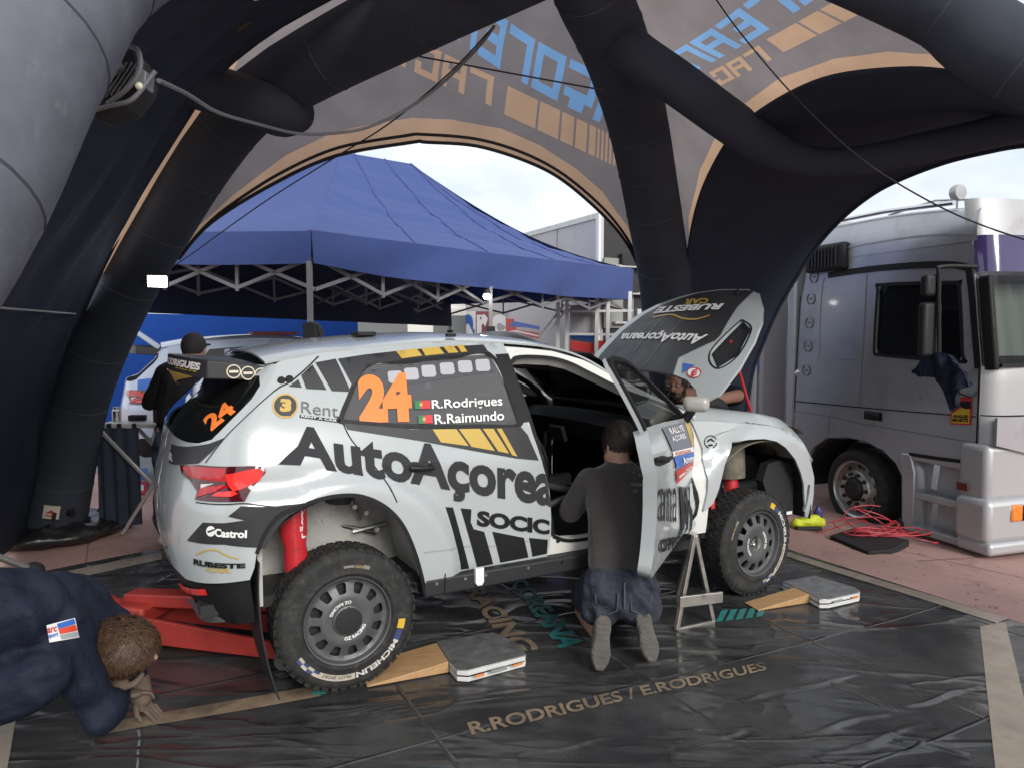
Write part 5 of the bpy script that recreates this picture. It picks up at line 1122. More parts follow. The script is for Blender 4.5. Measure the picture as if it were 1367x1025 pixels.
h2 = tk(MB().box((XF + .165, 1.70, .36), (.03, .44, .13)), 'headlight', M_chrome, bevel=.02); tk(MB().box((XF + .17, 1.855, .36), (.035, .12, .13)), 'indicator', MATS['amber_lens'], h2, bevel=.015)
tk(MB().box((XF + .175, 1.03, .30), (.012, .70, .16)), 'plate_recess', M_satin, bevel=.01)
for y in (.45, 1.05, 1.65): tk(MB().tube([(XF + .16, y, 1.50), (XF + .13, y + .42, 1.56)], .008, 6), 'wiper', M_black)
# steps behind the wheel
stp = tk(MB().box((.90, .17, .40), (.66, .03, .66)), 'step_back', M_silv2)
for z, d in ((.68, .15), (.36, .13), (.07, .16)): tk(MB().box((.90, .07, z), (.66, d, .06)), 'step', M_silv2, bevel=.012)
tk(MB().prism([(.52, .70), (.62, .70), (.665, .55), (.665, .06), (.60, .05), (.545, .12)], lambda a, c, t: (a, t, c), -.01, .24), 'wing_panel', M_silver, bevel=.015)
for z in (.54, .22): tk(MB().box((.74, .16, z), (.06, .03, .26), (0, .12, 0)), 'step_bracket', M_chrome)
for x, z in ((.84, .53), (1.02, .44), (.80, .12)): tk(MB().lathe([(0, .006), (.016, .006), (.018, 0)], (x, .178, z), (0, -1, 0), 10), 'bolt', M_black)
# wheel
wt = bpy.data.objects.new('wheel', None); wt.location = (-.03, .02, .275); link(wt, truck)
MB().lathe([(.262, .03), (.272, .0), (.30, -.006), (.34, .0), (.362, .02), (.372, .05), (.372, .24), (.34, .27), (.26, .27)], (0, 0, 0), (0, 1, 0), 56).build('tyre', M_rubber, wt, smooth=40)
MB().lathe([(.268, .0), (.262, .012), (.245, .02), (.235, .05), (.20, .085), (.185, .07), (.175, .02), (.165, .006), (.115, .0), (.108, .02)], (0, 0, 0), (0, 1, 0), 48).build('rim', M_alu, wt, smooth=40)
MB().lathe([(.108, .02), (.10, -.02), (.085, -.035), (0, -.038)], (0, 0, 0), (0, 1, 0), 32).build('hub', M_satin, wt, smooth=40)
for k in range(10):
    a = 2 * math.pi * k / 10; MB().lathe([(.0, -.028), (.013, -.026), (.016, .0), (.022, .003)], (.14 * math.cos(a), 0, .14 * math.sin(a)), (0, 1, 0), 8).build('wheel_nut', M_satin, wt, smooth=0)
    MB().lathe([(0, .058), (.026, .058)], (.216 * math.cos(a + .3), 0, .216 * math.sin(a + .3)), (0, 1, 0), 10).build('rim_hole', M_black, wt)
tk(MB().grid(lambda u, v: Vector((-.05 + .60 * math.cos(math.pi * u * 1.05), .03 + .35 * v, .27 + .47 * math.sin(math.pi * u * 1.05))), 22, 2), 'wheel_arch', M_satin, smooth=60)
tk(MB().box((.05, 1.15, .45), (1.9, 1.5, .4)), 'chassis', M_satin)
# roof with raised rear and its lamp bar, rear deflector, air intake
tk(MB().grid(lambda u, v: Vector((1.12 - 1.95 * u + .0, .1 + (TWD - .2) * v, 2.52 + .26 * math.sin(min(1, u * 1.25 + .12) * math.pi * .55) - .12 * abs(2 * v - 1) ** 4)), 16, 12), 'roof', M_silver, smooth=60)
tk(MB().grid(lambda u, v: Vector((1.16 - 1.9 * u - .03 * v, -.004 + .10 * v * v, 2.43 + (.18 + .16 * math.sin(min(1, u * 1.1 + .35) * math.pi * .5)) * math.sin(v * math.pi / 2))), 16, 8), 'roof_side', M_silver, smooth=60)
tstrip([(1.12, 2.49), (.6, 2.53), (.0, 2.53), (-.4, 2.51)], .012, M_silv2, 'roof_seam', .012)
tk(MB().tube([(.9, .05, 2.76), (.2, .05, 2.80), (-.6, .05, 2.80)], .02, 8), 'roof_rail', M_chrome); tk(MB().tube([(.95, .35, 2.80), (.5, .3, 2.86), (.05, .25, 2.80)], .012, 6), 'horn', M_chrome)
tk(MB().lathe([(0, .04), (.06, .035), (.068, .0), (.06, -.03), (0, -.035)], (.78, .22, 2.87), (1, 0, 0), 20), 'roof_lamp', M_silv2, smooth=40); tk(MB().tube([(.78, .22, 2.72), (.78, .22, 2.84)], .01, 6), 'lamp_stalk', M_chrome)
for y, hgt, lean in ((.75, .46, -.12), (1.45, .34, .1)): tk(MB().tube([(1.08, y, 2.66), (1.08 + .0, y + lean, 2.66 + hgt)], .006, 6), 'aerial', M_black)
tk(MB().box((-.95, .09, 1.55), (.12, .16, 1.9)), 'side_deflector', M_silv2, bevel=.02); tk(MB().tube([(-1.09, .12, .35), (-1.09, .12, 2.5)], .045, 12), 'exhaust_stack', M_chrome)
gi = tk(MB().box((-.42, -.02, 2.45), (.52, .10, .26)), 'air_intake', M_black, bevel=.03)
for k in range(9): tk(MB().box((-.60 + .045 * k, -.075, 2.45), (.016, .02, .18)), 'intake_slat', M_satin, gi)
# mirror arm and mirrors
ma = tpx(1251, 360, -.30), tpx(1251, 470, -.30)
arm = tk(MB().tube(smoothpath([(ma[0][0] + .10, -.02, ma[0][1] + .02), (ma[0][0], -.26, ma[0][1] + .02), (ma[0][0], -.28, ma[0][1] - .06), (ma[1][0], -.28, ma[1][1]), (ma[1][0], -.28, ma[1][1] - .22), (ma[1][0] + .06, -.02, ma[1][1] - .34)], 4), .016, 8), 'mirror_arm', M_black)
tk(MB().box((ma[0][0] - .05, -.30, ma[0][1] - .12), (.08, .16, .17)), 'wide_mirror', M_satin, bevel=.03, bseg=3); tk(MB().box((ma[0][0] - .05, -.30, ma[0][1] - .46), (.08, .18, .42)), 'main_mirror', M_satin, bevel=.03, bseg=3)
# blind-spot sticker
def tquad(pix, m, name, off): 
    b = MB().poly([(a, -off, c) for a, c in [tpx(*p) for p in pix]]); return tk(b, name, m, cab, smooth=0)
M_yel = mat('sticker_yellow', (.62, .42, .03), .4)
tquad([(1269, 566), (1270, 550), (1283, 541), (1281, 530), (1299, 529), (1297, 567)], M_red, 'warning_sticker', .006); tquad([(1271, 564), (1272, 552), (1284, 544), (1296, 546), (1295, 565)], M_yel, 'warning_sticker', .009)
tquad([(1282, 541), (1283, 536), (1297, 535), (1297, 545), (1290, 546)], M_black, 'warning_sticker', .009)
for s_, y0 in (('ANGLES', 553), ('MORTS', 558)):
    V, Fs, _ = text2d(s_, .05, 0, 0); q = quadmap([tpx(1273, y0), tpx(1294, y0 + .6), tpx(1294, y0 + 5), tpx(1273, y0 + 4.4)]); tk(MB().add([(lambda p: (p[0], -.012, p[1]))(q(x, y)) for x, y in V], Fs), 'lettering', M_black, cab, smooth=0, merge=False)
for px, py, w in ((1219, 523, 1), (1178, 380, 0)): pass
# dashboard clutter and curtain seen behind the windscreen
tk(MB().box((XF - .10, 1.0, 1.50), (.30, 1.8, .05)), 'dashboard', M_satin); tk(MB().grid(lambda u, v: Vector((XF - .16 + .02 * math.sin(u * 60) - .09 * v, .12 + 1.8 * u, 1.54 + .58 * v)), 80, 2), 'windscreen_curtain', mat('curtain_cream', (.52, .55, .50), .8), smooth=60); tk(MB().box((-.35, 1.0, 1.9), (.05, 1.9, .9)), 'curtain', mat('curtain_grey', (.16, .17, .19), .9)); tk(MB().box((.60, .55, 1.55), (.16, .5, .75)), 'driver_seat', mat('truck_seat', (.05, .055, .07), .9), bevel=.06, bseg=3)
# its box trailer behind the cab
tr_ = thing('box_trailer', T2W @ Vector((-1.4, 0, 0)), 'pale grey box trailer with a blue band right behind the silver truck cab', 'trailer', rot=(0, 0, math.atan2(TX.y, TX.x)))
M_tbox = mat('trailer_grey', (.36, .345, .36), .45, var=.05, vscale=1, dirt=(.25, .24, .24), dscale=2)
MB().box((-1.15, 1.05, 1.75), (2.3, 2.1, 2.5)).build('box_body', M_tbox, tr_, bevel=.03); MB().box((-1.15, -.006, 1.42), (2.2, .012, .24)).build('blue_band', M_bluep, tr_); MB().box((-.9, -.006, 1.22), (.3, .012, .035)).build('white_mark', M_white, tr_); MB().box((-1.15, 1.0, .40), (2.2, 1.6, .22)).build('chassis', M_satin, tr_)
for x in (-1.5,): MB().lathe([(0, .02), (.2, .02), (.22, 0), (.37, 0), (.37, .25)], (x, .03, .27), (0, 1, 0), 30).build('wheel', M_rubber, tr_, smooth=40)
for x in (-.1,): MB().tube([(x + .02, -.03, .5), (x + .02, -.03, 3.0)], .03, 8).build('corner_post', M_silv2, tr_)

# ================================================================ blue pop-up canopy behind
M_can = cloth_trans('blue_canopy', (.045, .075, .225), (.03, .045, .2), .03, rough=.6, bump=.35, bscale=3.0)
M_canf = mat('canopy_frame', (.24, .24, .245), .5, metal=.4)
M_bwall = cloth_trans('blue_sheet', (.010, .055, .28), (.02, .12, .5), .08, bump=.2, bscale=2)
P1, P3 = at(413, 352, 6.72), at(844, 400, 13.3); P2 = at(655, 385, 9.3); P0 = Vector((-4.35, 7.5, 2.36)); CD_ = (Vector((P3.x, P3.y, 0)) - Vector((P1.x, P1.y, 0))).normalized(); CN = Vector((-CD_.y, CD_.x, 0)); P4 = Vector((P3.x, P3.y, 2.25)) + CN * 4
EZ = lambda p, z: Vector((p.x, p.y, z))
tp1, tp3 = at(413, 309, 6.72), at(844, 360, 13.3); tp0 = P0 + Vector((0, 0, .27)); tp4 = P4 + Vector((0, 0, .5))
Rs, Re = at(455, 203, 9.84), at(548, 219, 11.1)
can = thing('pop_up_canopy', (P1.x, P1.y, 0), 'blue pop-up canopy with lit lamps standing behind the rally car', 'canopy'); CI = Matrix.Translation((-P1.x, -P1.y, 0))
def cn(b, name, m, parent=can, **kw): return b.build(name, m, parent, inv=CI, **kw)
tp2 = at(655, 339, 9.3)
def eave(u): return tp1.lerp(tp2, u / .39) if u < .39 else tp2.lerp(tp3, (u - .39) / .61)
def slope(u, v):
    a = eave(u); c = Rs.lerp(Re, min(1, max(0, (u - .12) / .45))) ; p = a.lerp(c, v)
    sag = .26 * math.sin(math.pi * v) * (.35 + u * .75); return p - Vector((0, 0, sag + .018 * math.sin(21 * v + 5 * u) * math.sin(math.pi * v) + .010 * math.sin(53 * v + 17 * u + 3 * math.sin(9 * u)) * math.sin(math.pi * v)))
M_cseam = mat('canopy_seam', (.05, .065, .21), .7)
for us in (.2, .39, .62, .82): cn(MB().tube([slope(us, k / 24) + Vector((0, 0, .006)) for k in range(25)], .009, 6), 'roof_seam', M_cseam, smooth=60)
cn(MB().tube([slope(k / 40, .004) + Vector((0, -.01, .0)) for k in range(41)], .012, 6), 'eave_seam', M_cseam, smooth=60)
cn(MB().grid(slope, 44, 60), 'roof_panel', M_can, smooth=80)
def tri(a, c, top, e=.22): return lambda u, v: a.lerp(c, u).lerp(top, v) - Vector((0, 0, e * math.sin(math.pi * v)))
cn(MB().grid(tri(tp0, tp1, Rs, .12), 16, 20), 'roof_panel', M_can, smooth=80); cn(MB().grid(tri(tp3, tp4, Re, .25), 14, 20), 'roof_panel', M_can, smooth=80)
cn(MB().grid(lambda u, v: tp0.lerp(tp4, u).lerp(Rs.lerp(Re, u), v), 14, 10), 'roof_panel', M_can, smooth=80)
def val(u, v):
    p = eave(u); lo = P1.lerp(P2, u / .39) if u < .39 else P2.lerp(P3, (u - .39) / .61); q = p.lerp(lo, v); return q - Vector((-CN.x, -CN.y, 0)) * -(.03 + .05 * v * math.sin(u * 23 + 2 * v) * (1 - abs(math.cos(u * 8)) * .5)) - Vector((0, 0, .03 * math.sin(math.pi * min(1, u / .39 if u < .39 else (u - .39) / .61)) * v))
cn(MB().grid(val, 60, 6), 'valance', M_can, smooth=80)
cn(MB().grid(lambda u, v: tp0.lerp(tp1, u).lerp(P0.lerp(P1, u), v) + CN * -.02 + Vector((0, 0, -.03 * math.sin(math.pi * u) * v)), 24, 5), 'valance', M_can, smooth=80)
cn(MB().grid(lambda u, v: tp3.lerp(tp4, u).lerp(P3.lerp(P4, u), v), 12, 3), 'valance', M_can, smooth=80)
bk0, bk4 = P0 + CN * 1.2, P4
cn(MB().grid(lambda u, v: tp0.lerp(tp4, u).lerp(EZ(P0, 1.86).lerp(EZ(P4, 1.80), u), v) + CN * (.05 * math.sin(30 * u) * v), 40, 4), 'valance', mat('canopy_shade', (.012, .016, .045), .8), smooth=80)  # far valance hung low, its colour darkened as the shade under the canopy
for p in (P1, P2, P3, P0, P4):
    lg = cn(MB().bar((p.x, p.y, ground_z(p.x, p.y)), (p.x, p.y, p.z + .02), .045), 'leg', M_canf)
    cn(MB().bar((p.x, p.y, 1.42), (p.x, p.y, 1.72), .11), 'leg_sleeve', M_satin)
def truss(a, c, n, drop=.30):
    for k in range(n):
        p, q = a.lerp(c, k / n), a.lerp(c, (k + 1) / n)
        cn(MB().bar(p, q - Vector((0, 0, drop)), .022, .034), 'truss_bar', M_canf); cn(MB().bar(p - Vector((0, 0, drop)), q, .022, .034), 'truss_bar', M_canf)
        if k: cn(MB().bar(p + Vector((0, 0, .03)), p - Vector((0, 0, drop + .03)), .03), 'truss_post', M_canf)
q0, q1, q3, q4 = P0 + Vector((.1, .15, .06)), P1 + Vector((.0, .18, .08)), P3 + Vector((-.1, 0, .1)), P4 + Vector((0, 0, .1))
q2 = P2 + Vector((-.1, .1, .12))
truss(q0, q1, 3); truss(q1, q2, 3); truss(q2, q3, 3); truss(q0, q4, 6); truss(P2.lerp(q2, 1), q0.lerp(q4, .45), 3); truss(q3, q4, 3)
M_led = mat('led_white', (1, .98, .93), .5, emit=14)
lampn = thing('floodlight', at(210, 376, 5.0), 'lit white LED floodlight clamped on the dark inflatable leg', 'lamp')
lb_ = (EYE - at(210, 376, 5.0)).normalized().to_track_quat('Z', 'Y').to_matrix()
MB().box((0, 0, 0), (.14, .095, .03), lb_).build('housing', M_satin, lampn, bevel=.008); MB().box(lb_ @ Vector((0, 0, .018)), (.115, .072, .008), lb_).build('led_panel', M_led, lampn, bevel=.003); MB().tube([lb_ @ Vector((-.02, 0, -.01)), lb_ @ Vector((-.10, 0, -.16))], .012, 6).build('bracket', M_satin, lampn)
pl = at(650, 396, 9.1); lamp2 = thing('canopy_lamp', pl, 'small lit bulb lamp hanging from the middle leg of the blue canopy', 'lamp')
MB().sphere((0, 0, 0), (.045, .045, .04), 14, 8).build('bulb', M_led, lamp2); MB().lathe([(.0, .09), (.035, .085), (.05, .03)], (0, 0, 0), (0, 0, 1), 14).build('shade', M_satin, lamp2)
# blue sheet wall along the far side
w0, w1 = Vector((-6.4, 10.2, 0)), Vector((-3.0, 14.6, 0))
bw = MB().grid(lambda u, v: w0.lerp(w1, u) + Vector((.03 * math.sin(30 * u), .03 * math.cos(26 * u), ground_z(w0.x, w0.y) + .02 + 1.92 * v)), 40, 6).build('sheet_wall', M_bwall, smooth=80)
tag(bw, 'bright blue sheet wall hung behind the second rally car under the canopy', 'sheet')
cf = MB().box((-2.6, 11.2, ground_z(-2.6, 11.2) + .006), (6.8, 7.5, .004), (0, 0, math.atan2(CD_.y, CD_.x))).build('canopy_floor', mat('grey_floor', (.20, .20, .195), .6, var=.1, vscale=2, rvar=.1)); tag(cf, 'grey floor sheet laid under the blue canopy', 'floor mat')
# ================================================================ trailer with lettering, van, frames in the background
K = Vector((1.62, 13.9, 0)); LD = Vector((-.434, .901, 0)); ND = Vector((.901, .434, 0)); KZ = ground_z(K.x, K.y)
art = thing('race_trailer', K + Vector((0, 0, KZ)), 'long pale grey race trailer with arc lettering and blue red swoosh behind the canopy', 'trailer', rot=(0, 0, math.atan2(LD.y, LD.x)))
M_art = mat('race_trailer_grey', (.48, .475, .49), .45, var=.04, vscale=.6, dirt=(.36, .35, .35), dscale=1.5)
A2W = Matrix.Translation(art.location) @ Matrix.Rotation(math.atan2(LD.y, LD.x), 4, 'Z'); W2A = A2W.inverted()
def ax(px, py): p = W2A @ onplane(px, py, K, ND); return (p.x, p.z)
rb = lambda b, n, m, **kw: b.build(n, m, art, **kw)
rb(MB().box((6.5, -1.25, 2.35), (13, 2.5, 3.25)), 'box_body', M_art, bevel=.03); rb(MB().box((6.5, .012, 3.93), (13, .03, .10)), 'top_rail', M_alu); rb(MB().box((0.02, .012, 2.3), (.10, .04, 3.3)), 'corner_post', M_white)
for k in range(5): rb(MB().box((1.6 + 2.6 * k, .004, 2.3), (.03, .01, 3.2)), 'panel_joint', mat('joint_grey', (.3, .3, .3), .5))
def aq(pix, m, n, off): rb(MB().poly([(a, off, c) for a, c in [ax(*p) for p in pix]]), n, m, smooth=0)
aq([(679, 436), (686, 429), (720, 436), (720, 440), (700, 437)], M_bluep, 'swoosh', .008); aq([(676, 426), (686, 426), (686, 432), (690, 440), (720, 445), (720, 452), (676, 446)], M_red, 'swoosh', .007); aq([(676, 443), (690, 441), (720, 448), (720, 450), (690, 443.5)], M_white, 'swoosh', .009)
for ch, x0, x1, m in (('a', 619, 634, M_bluep), ('r', 637, 652, M_red), ('c', 655, 676, M_white)):
    aq([(x0 - 2, 416), (x1 + 1.5, 416), (x1 + 1.5, 458), (x0 - 2, 458)], M_white if ch == 'a' else (mat('wine', (.25, .03, .05), .5) if ch == 'r' else M_tbox), 'logo_panel', .006)
    V, Fs, _ = text2d(ch, .06, 0, 0); q = quadmap([ax(x0, 420), ax(x1, 420), ax(x1, 454), ax(x0, 454)]); rb(MB().add([(lambda p: (p[0], .012, p[1]))(q(x, y)) for x, y in V], Fs), 'lettering', m if ch != 'r' else M_white, smooth=0, merge=False)
for x in (9.0, 10.3, 11.6): rb(MB().lathe([(0, .02), (.2, .02), (.22, 0), (.45, 0), (.45, -.25)], (x, -.03, .46), (0, 1, 0), 26), 'wheel', M_rubber, smooth=40)
rb(MB().box((6.5, -1.2, .62), (12.6, 2.0, .24)), 'chassis', M_satin)
# rear end: dark sheet painted as the shaded interior, shelves and boxes
rb(MB().box((-.012, -1.25, 2.35), (.02, 2.3, 3.1)), 'rear_shade_sheet', mat('shadow_grey', (.03, .03, .032), .8))
for z in (1.3, 1.95, 2.5, 3.0): rb(MB().box((-.10, -1.3, z), (.16, 2.1, .04)), 'shelf', M_alu)
for y, z, c in ((-.5, 1.45, M_satin), (-.9, 2.1, M_art), (-.6, 2.62, M_satin), (-1.3, 2.65, M_art), (-.55, 3.12, M_satin)): rb(MB().box((-.12, y, z), (.14, .32, .22)), 'tool_case', c, bevel=.01)
rb(MB().box((-.16, -1.02, 1.78), (.16, .50, .42)), 'wooden_crate', mat('plywood', (.36, .22, .09), .7, var=.2, vscale=6))
rb(MB().box((-.05, -.28, 2.5), (.05, .42, 1.3)), 'roller_door', mat('green_grey', (.24, .25, .23), .6))
fr = thing('awning_frame', EZ(at(800, 449, 12.6), KZ), 'white tube frame with a grey swoosh panel and ladder behind the open bonnet', 'frame')
FI = Matrix.Translation(-fr.location); M_tubew = mat('white_tube', (.62, .62, .60), .4)
def fp_(px, py, d=12.6): return at(px, py, d)
for x0, y0, x1, y1 in ((745, 405, 744, 475), (757, 402, 756, 475), (797, 402, 795, 470), (812, 398, 810, 470), (841, 392, 838, 470)): MB().bar(EZ(fp_(x0, y0), 2.35), EZ(fp_(x1, y1), KZ), .06).build('post', M_tubew, fr, inv=FI)
for x0, y0, x1, y1 in ((757, 416, 845, 415), (757, 446, 830, 447)): MB().bar(fp_(x0, y0), fp_(x1, y1), .04).build('rail', M_tubew, fr, inv=FI)
MB().bar(fp_(753, 407), fp_(722, 447), .04).build('ladder_rail', M_alu, fr, inv=FI); MB().bar(fp_(760, 407), fp_(730, 449), .04).build('ladder_rail', M_alu, fr, inv=FI)
def fpan(pix, m, n, d): p = [fp_(a, c, d) for a, c in pix]; MB().add(p, [tuple(range(len(p)))]).build(n, m, fr, 0, inv=FI, solid=.02)
fpan([(761, 408), (794, 406), (793, 475), (761, 475)], M_tbox, 'panel', 12.75); fpan([(762, 445), (793, 449), (793, 456), (762, 452)], M_bluep, 'swoosh', 12.70); fpan([(762, 455), (793, 459), (793, 472), (762, 468)], M_red, 'swoosh', 12.70); fpan([(797, 455), (812, 455), (812, 472), (797, 472)], M_red, 'swoosh', 12.70)
# white camper van beyond the canopy
vo = EZ(at(548, 449, 19.5), ground_z(-2.7, 19.5)); van = thing('camper_van', vo, 'white camper van with a grey side window parked beyond the canopy', 'van', rot=(0, 0, R(12)))
M_vanw = mat('van_white', (.66, .65, .60), .4)
MB().box((0, 1.0, 1.45), (5.6, 2.0, 2.3)).build('body', M_vanw, van, bevel=.18, bseg=4); MB().box((-.75, -.012, 1.98), (1.35, .03, .42)).build('window', mat('van_window', (.16, .17, .17), .15), van, bevel=.02); MB().box((1.35, -.012, 2.0), (1.5, .03, .5)).build('window', MATS['van_window'], van, bevel=.02); MB().box((.3, 1.0, 2.68), (1.4, 1.2, .16)).build('roof_box', M_vanw, van, bevel=.06, bseg=3)
for x in (-1.8, 1.9): MB().lathe([(0, .03), (.18, .03), (.2, 0), (.34, 0), (.34, .22)], (x, -.01, .34), (0, 1, 0), 26).build('wheel', M_rubber, van, smooth=40)
MB().box((2.83, 1.0, 1.0), (.06, 1.7, .3)).build('bumper', M_satin, van, bevel=.03)

# ================================================================ second rally car under the canopy
C2 = Vector((-3.62, 8.35, ground_z(-3.6, 8.3) - .0)); car2 = thing('rally_car', C2, 'white and blue rally car with its tailgate up under the blue canopy', 'rally car', rot=(0, 0, YAW - R(3)))
M_p2 = mat('pale_blue_paint', (.50, .54, .62), .28, coat=.6, col2=(.42, .48, .60), vscale=.9)
cache = {}
keep = {'body_side', 'roof', 'side_window', 'front_fender', 'fender_top', 'tail_light', 'wheel', 'windscreen', 'floor_pan', 'door_frame', 'rear_diffuser', 'far_door', 'far_door_frame', 'far_door_window', 'sill', 'firewall', 'wheel_house', 'roll_cage', 'spoiler'}
for ch in list(car.children):
    nm = ch.name.split('.')[0]
    if nm not in keep: continue
    c = ch.copy(); COL.objects.link(c); c.parent = car2
    if c.data and c.data.materials and c.data.materials[0] is M_paint:
        if ch.data.name not in cache: md = ch.data.copy(); md.materials[0] = M_p2; cache[ch.data.name] = md
        c.data = cache[ch.data.name]
    if nm == 'wheel':
        for g in ch.children:
            if g.name.split('.')[0] in ('tyre', 'tread', 'rim', 'rim_barrel'): k_ = g.copy(); COL.objects.link(k_); k_.parent = c
    if nm in ('tail_light', 'spoiler'):
        for g in ch.children:
            if g.name.split('.')[0] == 'lens': k_ = g.copy(); COL.objects.link(k_); k_.parent = c
b = MB().add([SIDE.lift(.004)(a, c) for a, c in region([dpan], .08)[0]], region([dpan], .08)[1]); b.build('front_door', M_p2, car2, 60, merge=False)
for q in range(6):
    x0 = .30 + .085 * q; b = MB(); b.add([SIDE.lift(.004)(a, c) for a, c in ((x0, 1.40), (x0 + .06, 1.405), (x0 + .055, 1.465), (x0 + .005, 1.46))], [(0, 1, 2, 3)]); b.build('film_square', MATS['window_film'], car2, 0)
lifted('livery_patch', [[(-.2, 1.02), (.95, .98), (.98, .75), (.45, .9), (-.25, .95)]], sl(.004), M_bluep, car2, step=.06); lifted('livery_patch', [[(-.62, 1.16), (-.35, 1.18), (-.25, 1.06), (-.6, 1.06)]], sl(.004), M_bluep, car2, step=.06)
V, Fs, _ = text2d('24', .05, 0, .2)
tgp = [(-.30, 1.50), (-.62, 1.74), (-.78, 1.78), (-.80, 1.75), (-.64, 1.70), (-.33, 1.45)]
MB().prism(tgp, lambda a, c, t: (a, t, c), -.58, .58).build('tailgate', M_p2, car2, bevel=.01)
car2.scale = (1, 1, 1)
# roof bar light on the second car
MB().box((.9, 0, 1.63), (.5, .5, .035)).build('roof_scoop', mat('rust_red', (.28, .06, .03), .5), car2, bevel=.012)
# ================================================================ people
M_skin = mat('skin', (.42, .235, .165), .5, spec=.4, var=.08, vscale=12, bump=.08, bscale=90)
M_skin2 = mat('skin_tan', (.30, .16, .11), .5, spec=.4, var=.08, vscale=12, bump=.08, bscale=90)
M_hood = mat('charcoal_hoodie', (.048, .042, .041), .9, spec=.2, sheen=.3, bump=.5, bscale=30, wave=1.7, wstr=.4, var=.12, vscale=6)
M_hood2 = mat('grey_panel', (.062, .056, .055), .9, spec=.2, sheen=.3, bump=.3, bscale=13)
M_short = mat('navy_shorts', (.034, .037, .052), .85, spec=.25, bump=.5, bscale=30, wave=3.5, var=.15, vscale=8)
M_navy = mat('navy_jacket', (.0075, .012, .027), .75, spec=.3, bump=.4, bscale=30, wave=2.4, wstr=.65, var=.15, vscale=5)
M_blackc = mat('black_shirt', (.010, .010, .012), .85, spec=.25, bump=.4, bscale=10)
M_trous = mat('slate_trousers', (.035, .042, .075), .85, spec=.25, bump=.5, bscale=30, wave=3.5, var=.15, vscale=6)
M_hairb = mat('brown_hair', (.060, .032, .018), .55, spec=.4, var=.35, vscale=40)
M_haird = mat('dark_hair', (.026, .018, .014), .5, spec=.4, var=.3, vscale=40)
M_sole = mat('grey_sole', (.085, .077, .068), .85, var=.15, vscale=12, bump=.4, bscale=50)
M_shoe = mat('grey_shoe', (.11, .105, .10), .8, bump=.3, bscale=40)
M_glove = mat('brown_glove', (.12, .085, .062), .85, bump=.5, bscale=16, var=.2, vscale=9)
def capsule(b, p, r, q, s, n=14):
    p, q = Vector(p), Vector(q); d = q - p; L_ = max(d.length, 1e-4); t = d / L_; pts = [p - t * r * .95, p - t * r * .7, p - t * r * .3]; rr = [r * .3, r * .71, r * .95]
    for k in range(5): pts.append(p + d * k / 4); rr.append(r + (s - r) * k / 4)
    pts += [q + t * s * .3, q + t * s * .7, q + t * s * .95]; rr += [s * .95, s * .71, s * .3]
    return b.tube(pts, rr, n)
def blob(name, shapes, m, parent, voxel=.012, smooth=6, org=(0, 0, 0), wrinkle=0.0, wsize=.12):
    """one continuous skin grown over overlapping limbs"""
    b = MB()
    for s in shapes:
        if s[0] == 'loft':                              # rounded-box sections: (centre, half width, half depth)
            n = 28; vs = []; ex = .62
            for c, rx, ry in s[1]: vs += [(c[0] + rx * math.copysign(abs(math.cos(2 * math.pi * k / n)) ** ex, math.cos(2 * math.pi * k / n)), c[1] + ry * math.copysign(abs(math.sin(2 * math.pi * k / n)) ** ex, math.sin(2 * math.pi * k / n)), c[2]) for k in range(n)]
            m_ = len(s[1]); b.add(vs, [(i * n + k, i * n + (k + 1) % n, (i + 1) * n + (k + 1) % n, (i + 1) * n + k) for i in range(m_ - 1) for k in range(n)] + [tuple(reversed(range(n))), tuple((m_ - 1) * n + k for k in range(n))])
        elif len(s) == 4: capsule(b, *s)
        else: b.sphere(s[0], s[1], 20, 12, s[2] if len(s) > 2 else None)
    inv = Matrix.Translation(-Vector(org)); o = b.build(name, m, parent, 0, merge=False, inv=inv)
    md = o.modifiers.new('skin', 'REMESH'); md.mode = 'VOXEL'; md.voxel_size = voxel; md.use_smooth_shade = True
    md = o.modifiers.new('soften', 'SMOOTH'); md.factor = .6; md.iterations = smooth
    if wrinkle:
        tx = bpy.data.textures.new('folds', 'CLOUDS'); tx.noise_scale = wsize; tx.noise_depth = 2
        
        if wrinkle > .012: tx = bpy.data.textures.new('folds', 'MARBLE'); tx.noise_scale = wsize * 2.2; tx.turbulence = 9; tx.marble_type = 'SOFT'; tx.noise_depth = 1
        md = o.modifiers.new('folds', 'DISPLACE'); md.texture = tx; md.strength = wrinkle; md.mid_level = .5; md.texture_coords = 'GLOBAL'
    return o
def hand(palm, fdir, up, side, parent, org, m, curl=.5, scale=1.0, name='hand'):
    """palm, five separate curled fingers; fdir along the fingers, up = back of the hand, side = thumb side"""
    p, f, u, s = Vector(palm), Vector(fdir).normalized(), Vector(up).normalized(), Vector(side).normalized(); sh = [(p, (.040 * scale, .044 * scale, .016 * scale), Matrix((f, s, u)).transposed())]
    for k, (o, L_) in enumerate(((.030, .070), (.010, .078), (-.011, .073), (-.031, .058))):
        a = p + s * o * scale + f * .034 * scale; d1 = (f * math.cos(curl * .5) - u * math.sin(curl * .5)); d2 = (f * math.cos(curl * 1.4) - u * math.sin(curl * 1.4)); q = a + d1 * L_ * .55 * scale; sh += [(a, .0088 * scale, q, .0082 * scale), (q, .0082 * scale, q + d2 * L_ * .5 * scale, .0068 * scale)]
    a = p + s * .036 * scale - f * .018 * scale; q = a + (s * .8 + f * .6).normalized() * .036 * scale; sh += [(a, .012 * scale, q, .010 * scale), (q, .010 * scale, q + (f * .9 - u * .3 + s * .2).normalized() * .030 * scale, .008 * scale)]
    return blob(name, sh, m, parent, .005, 3, org)
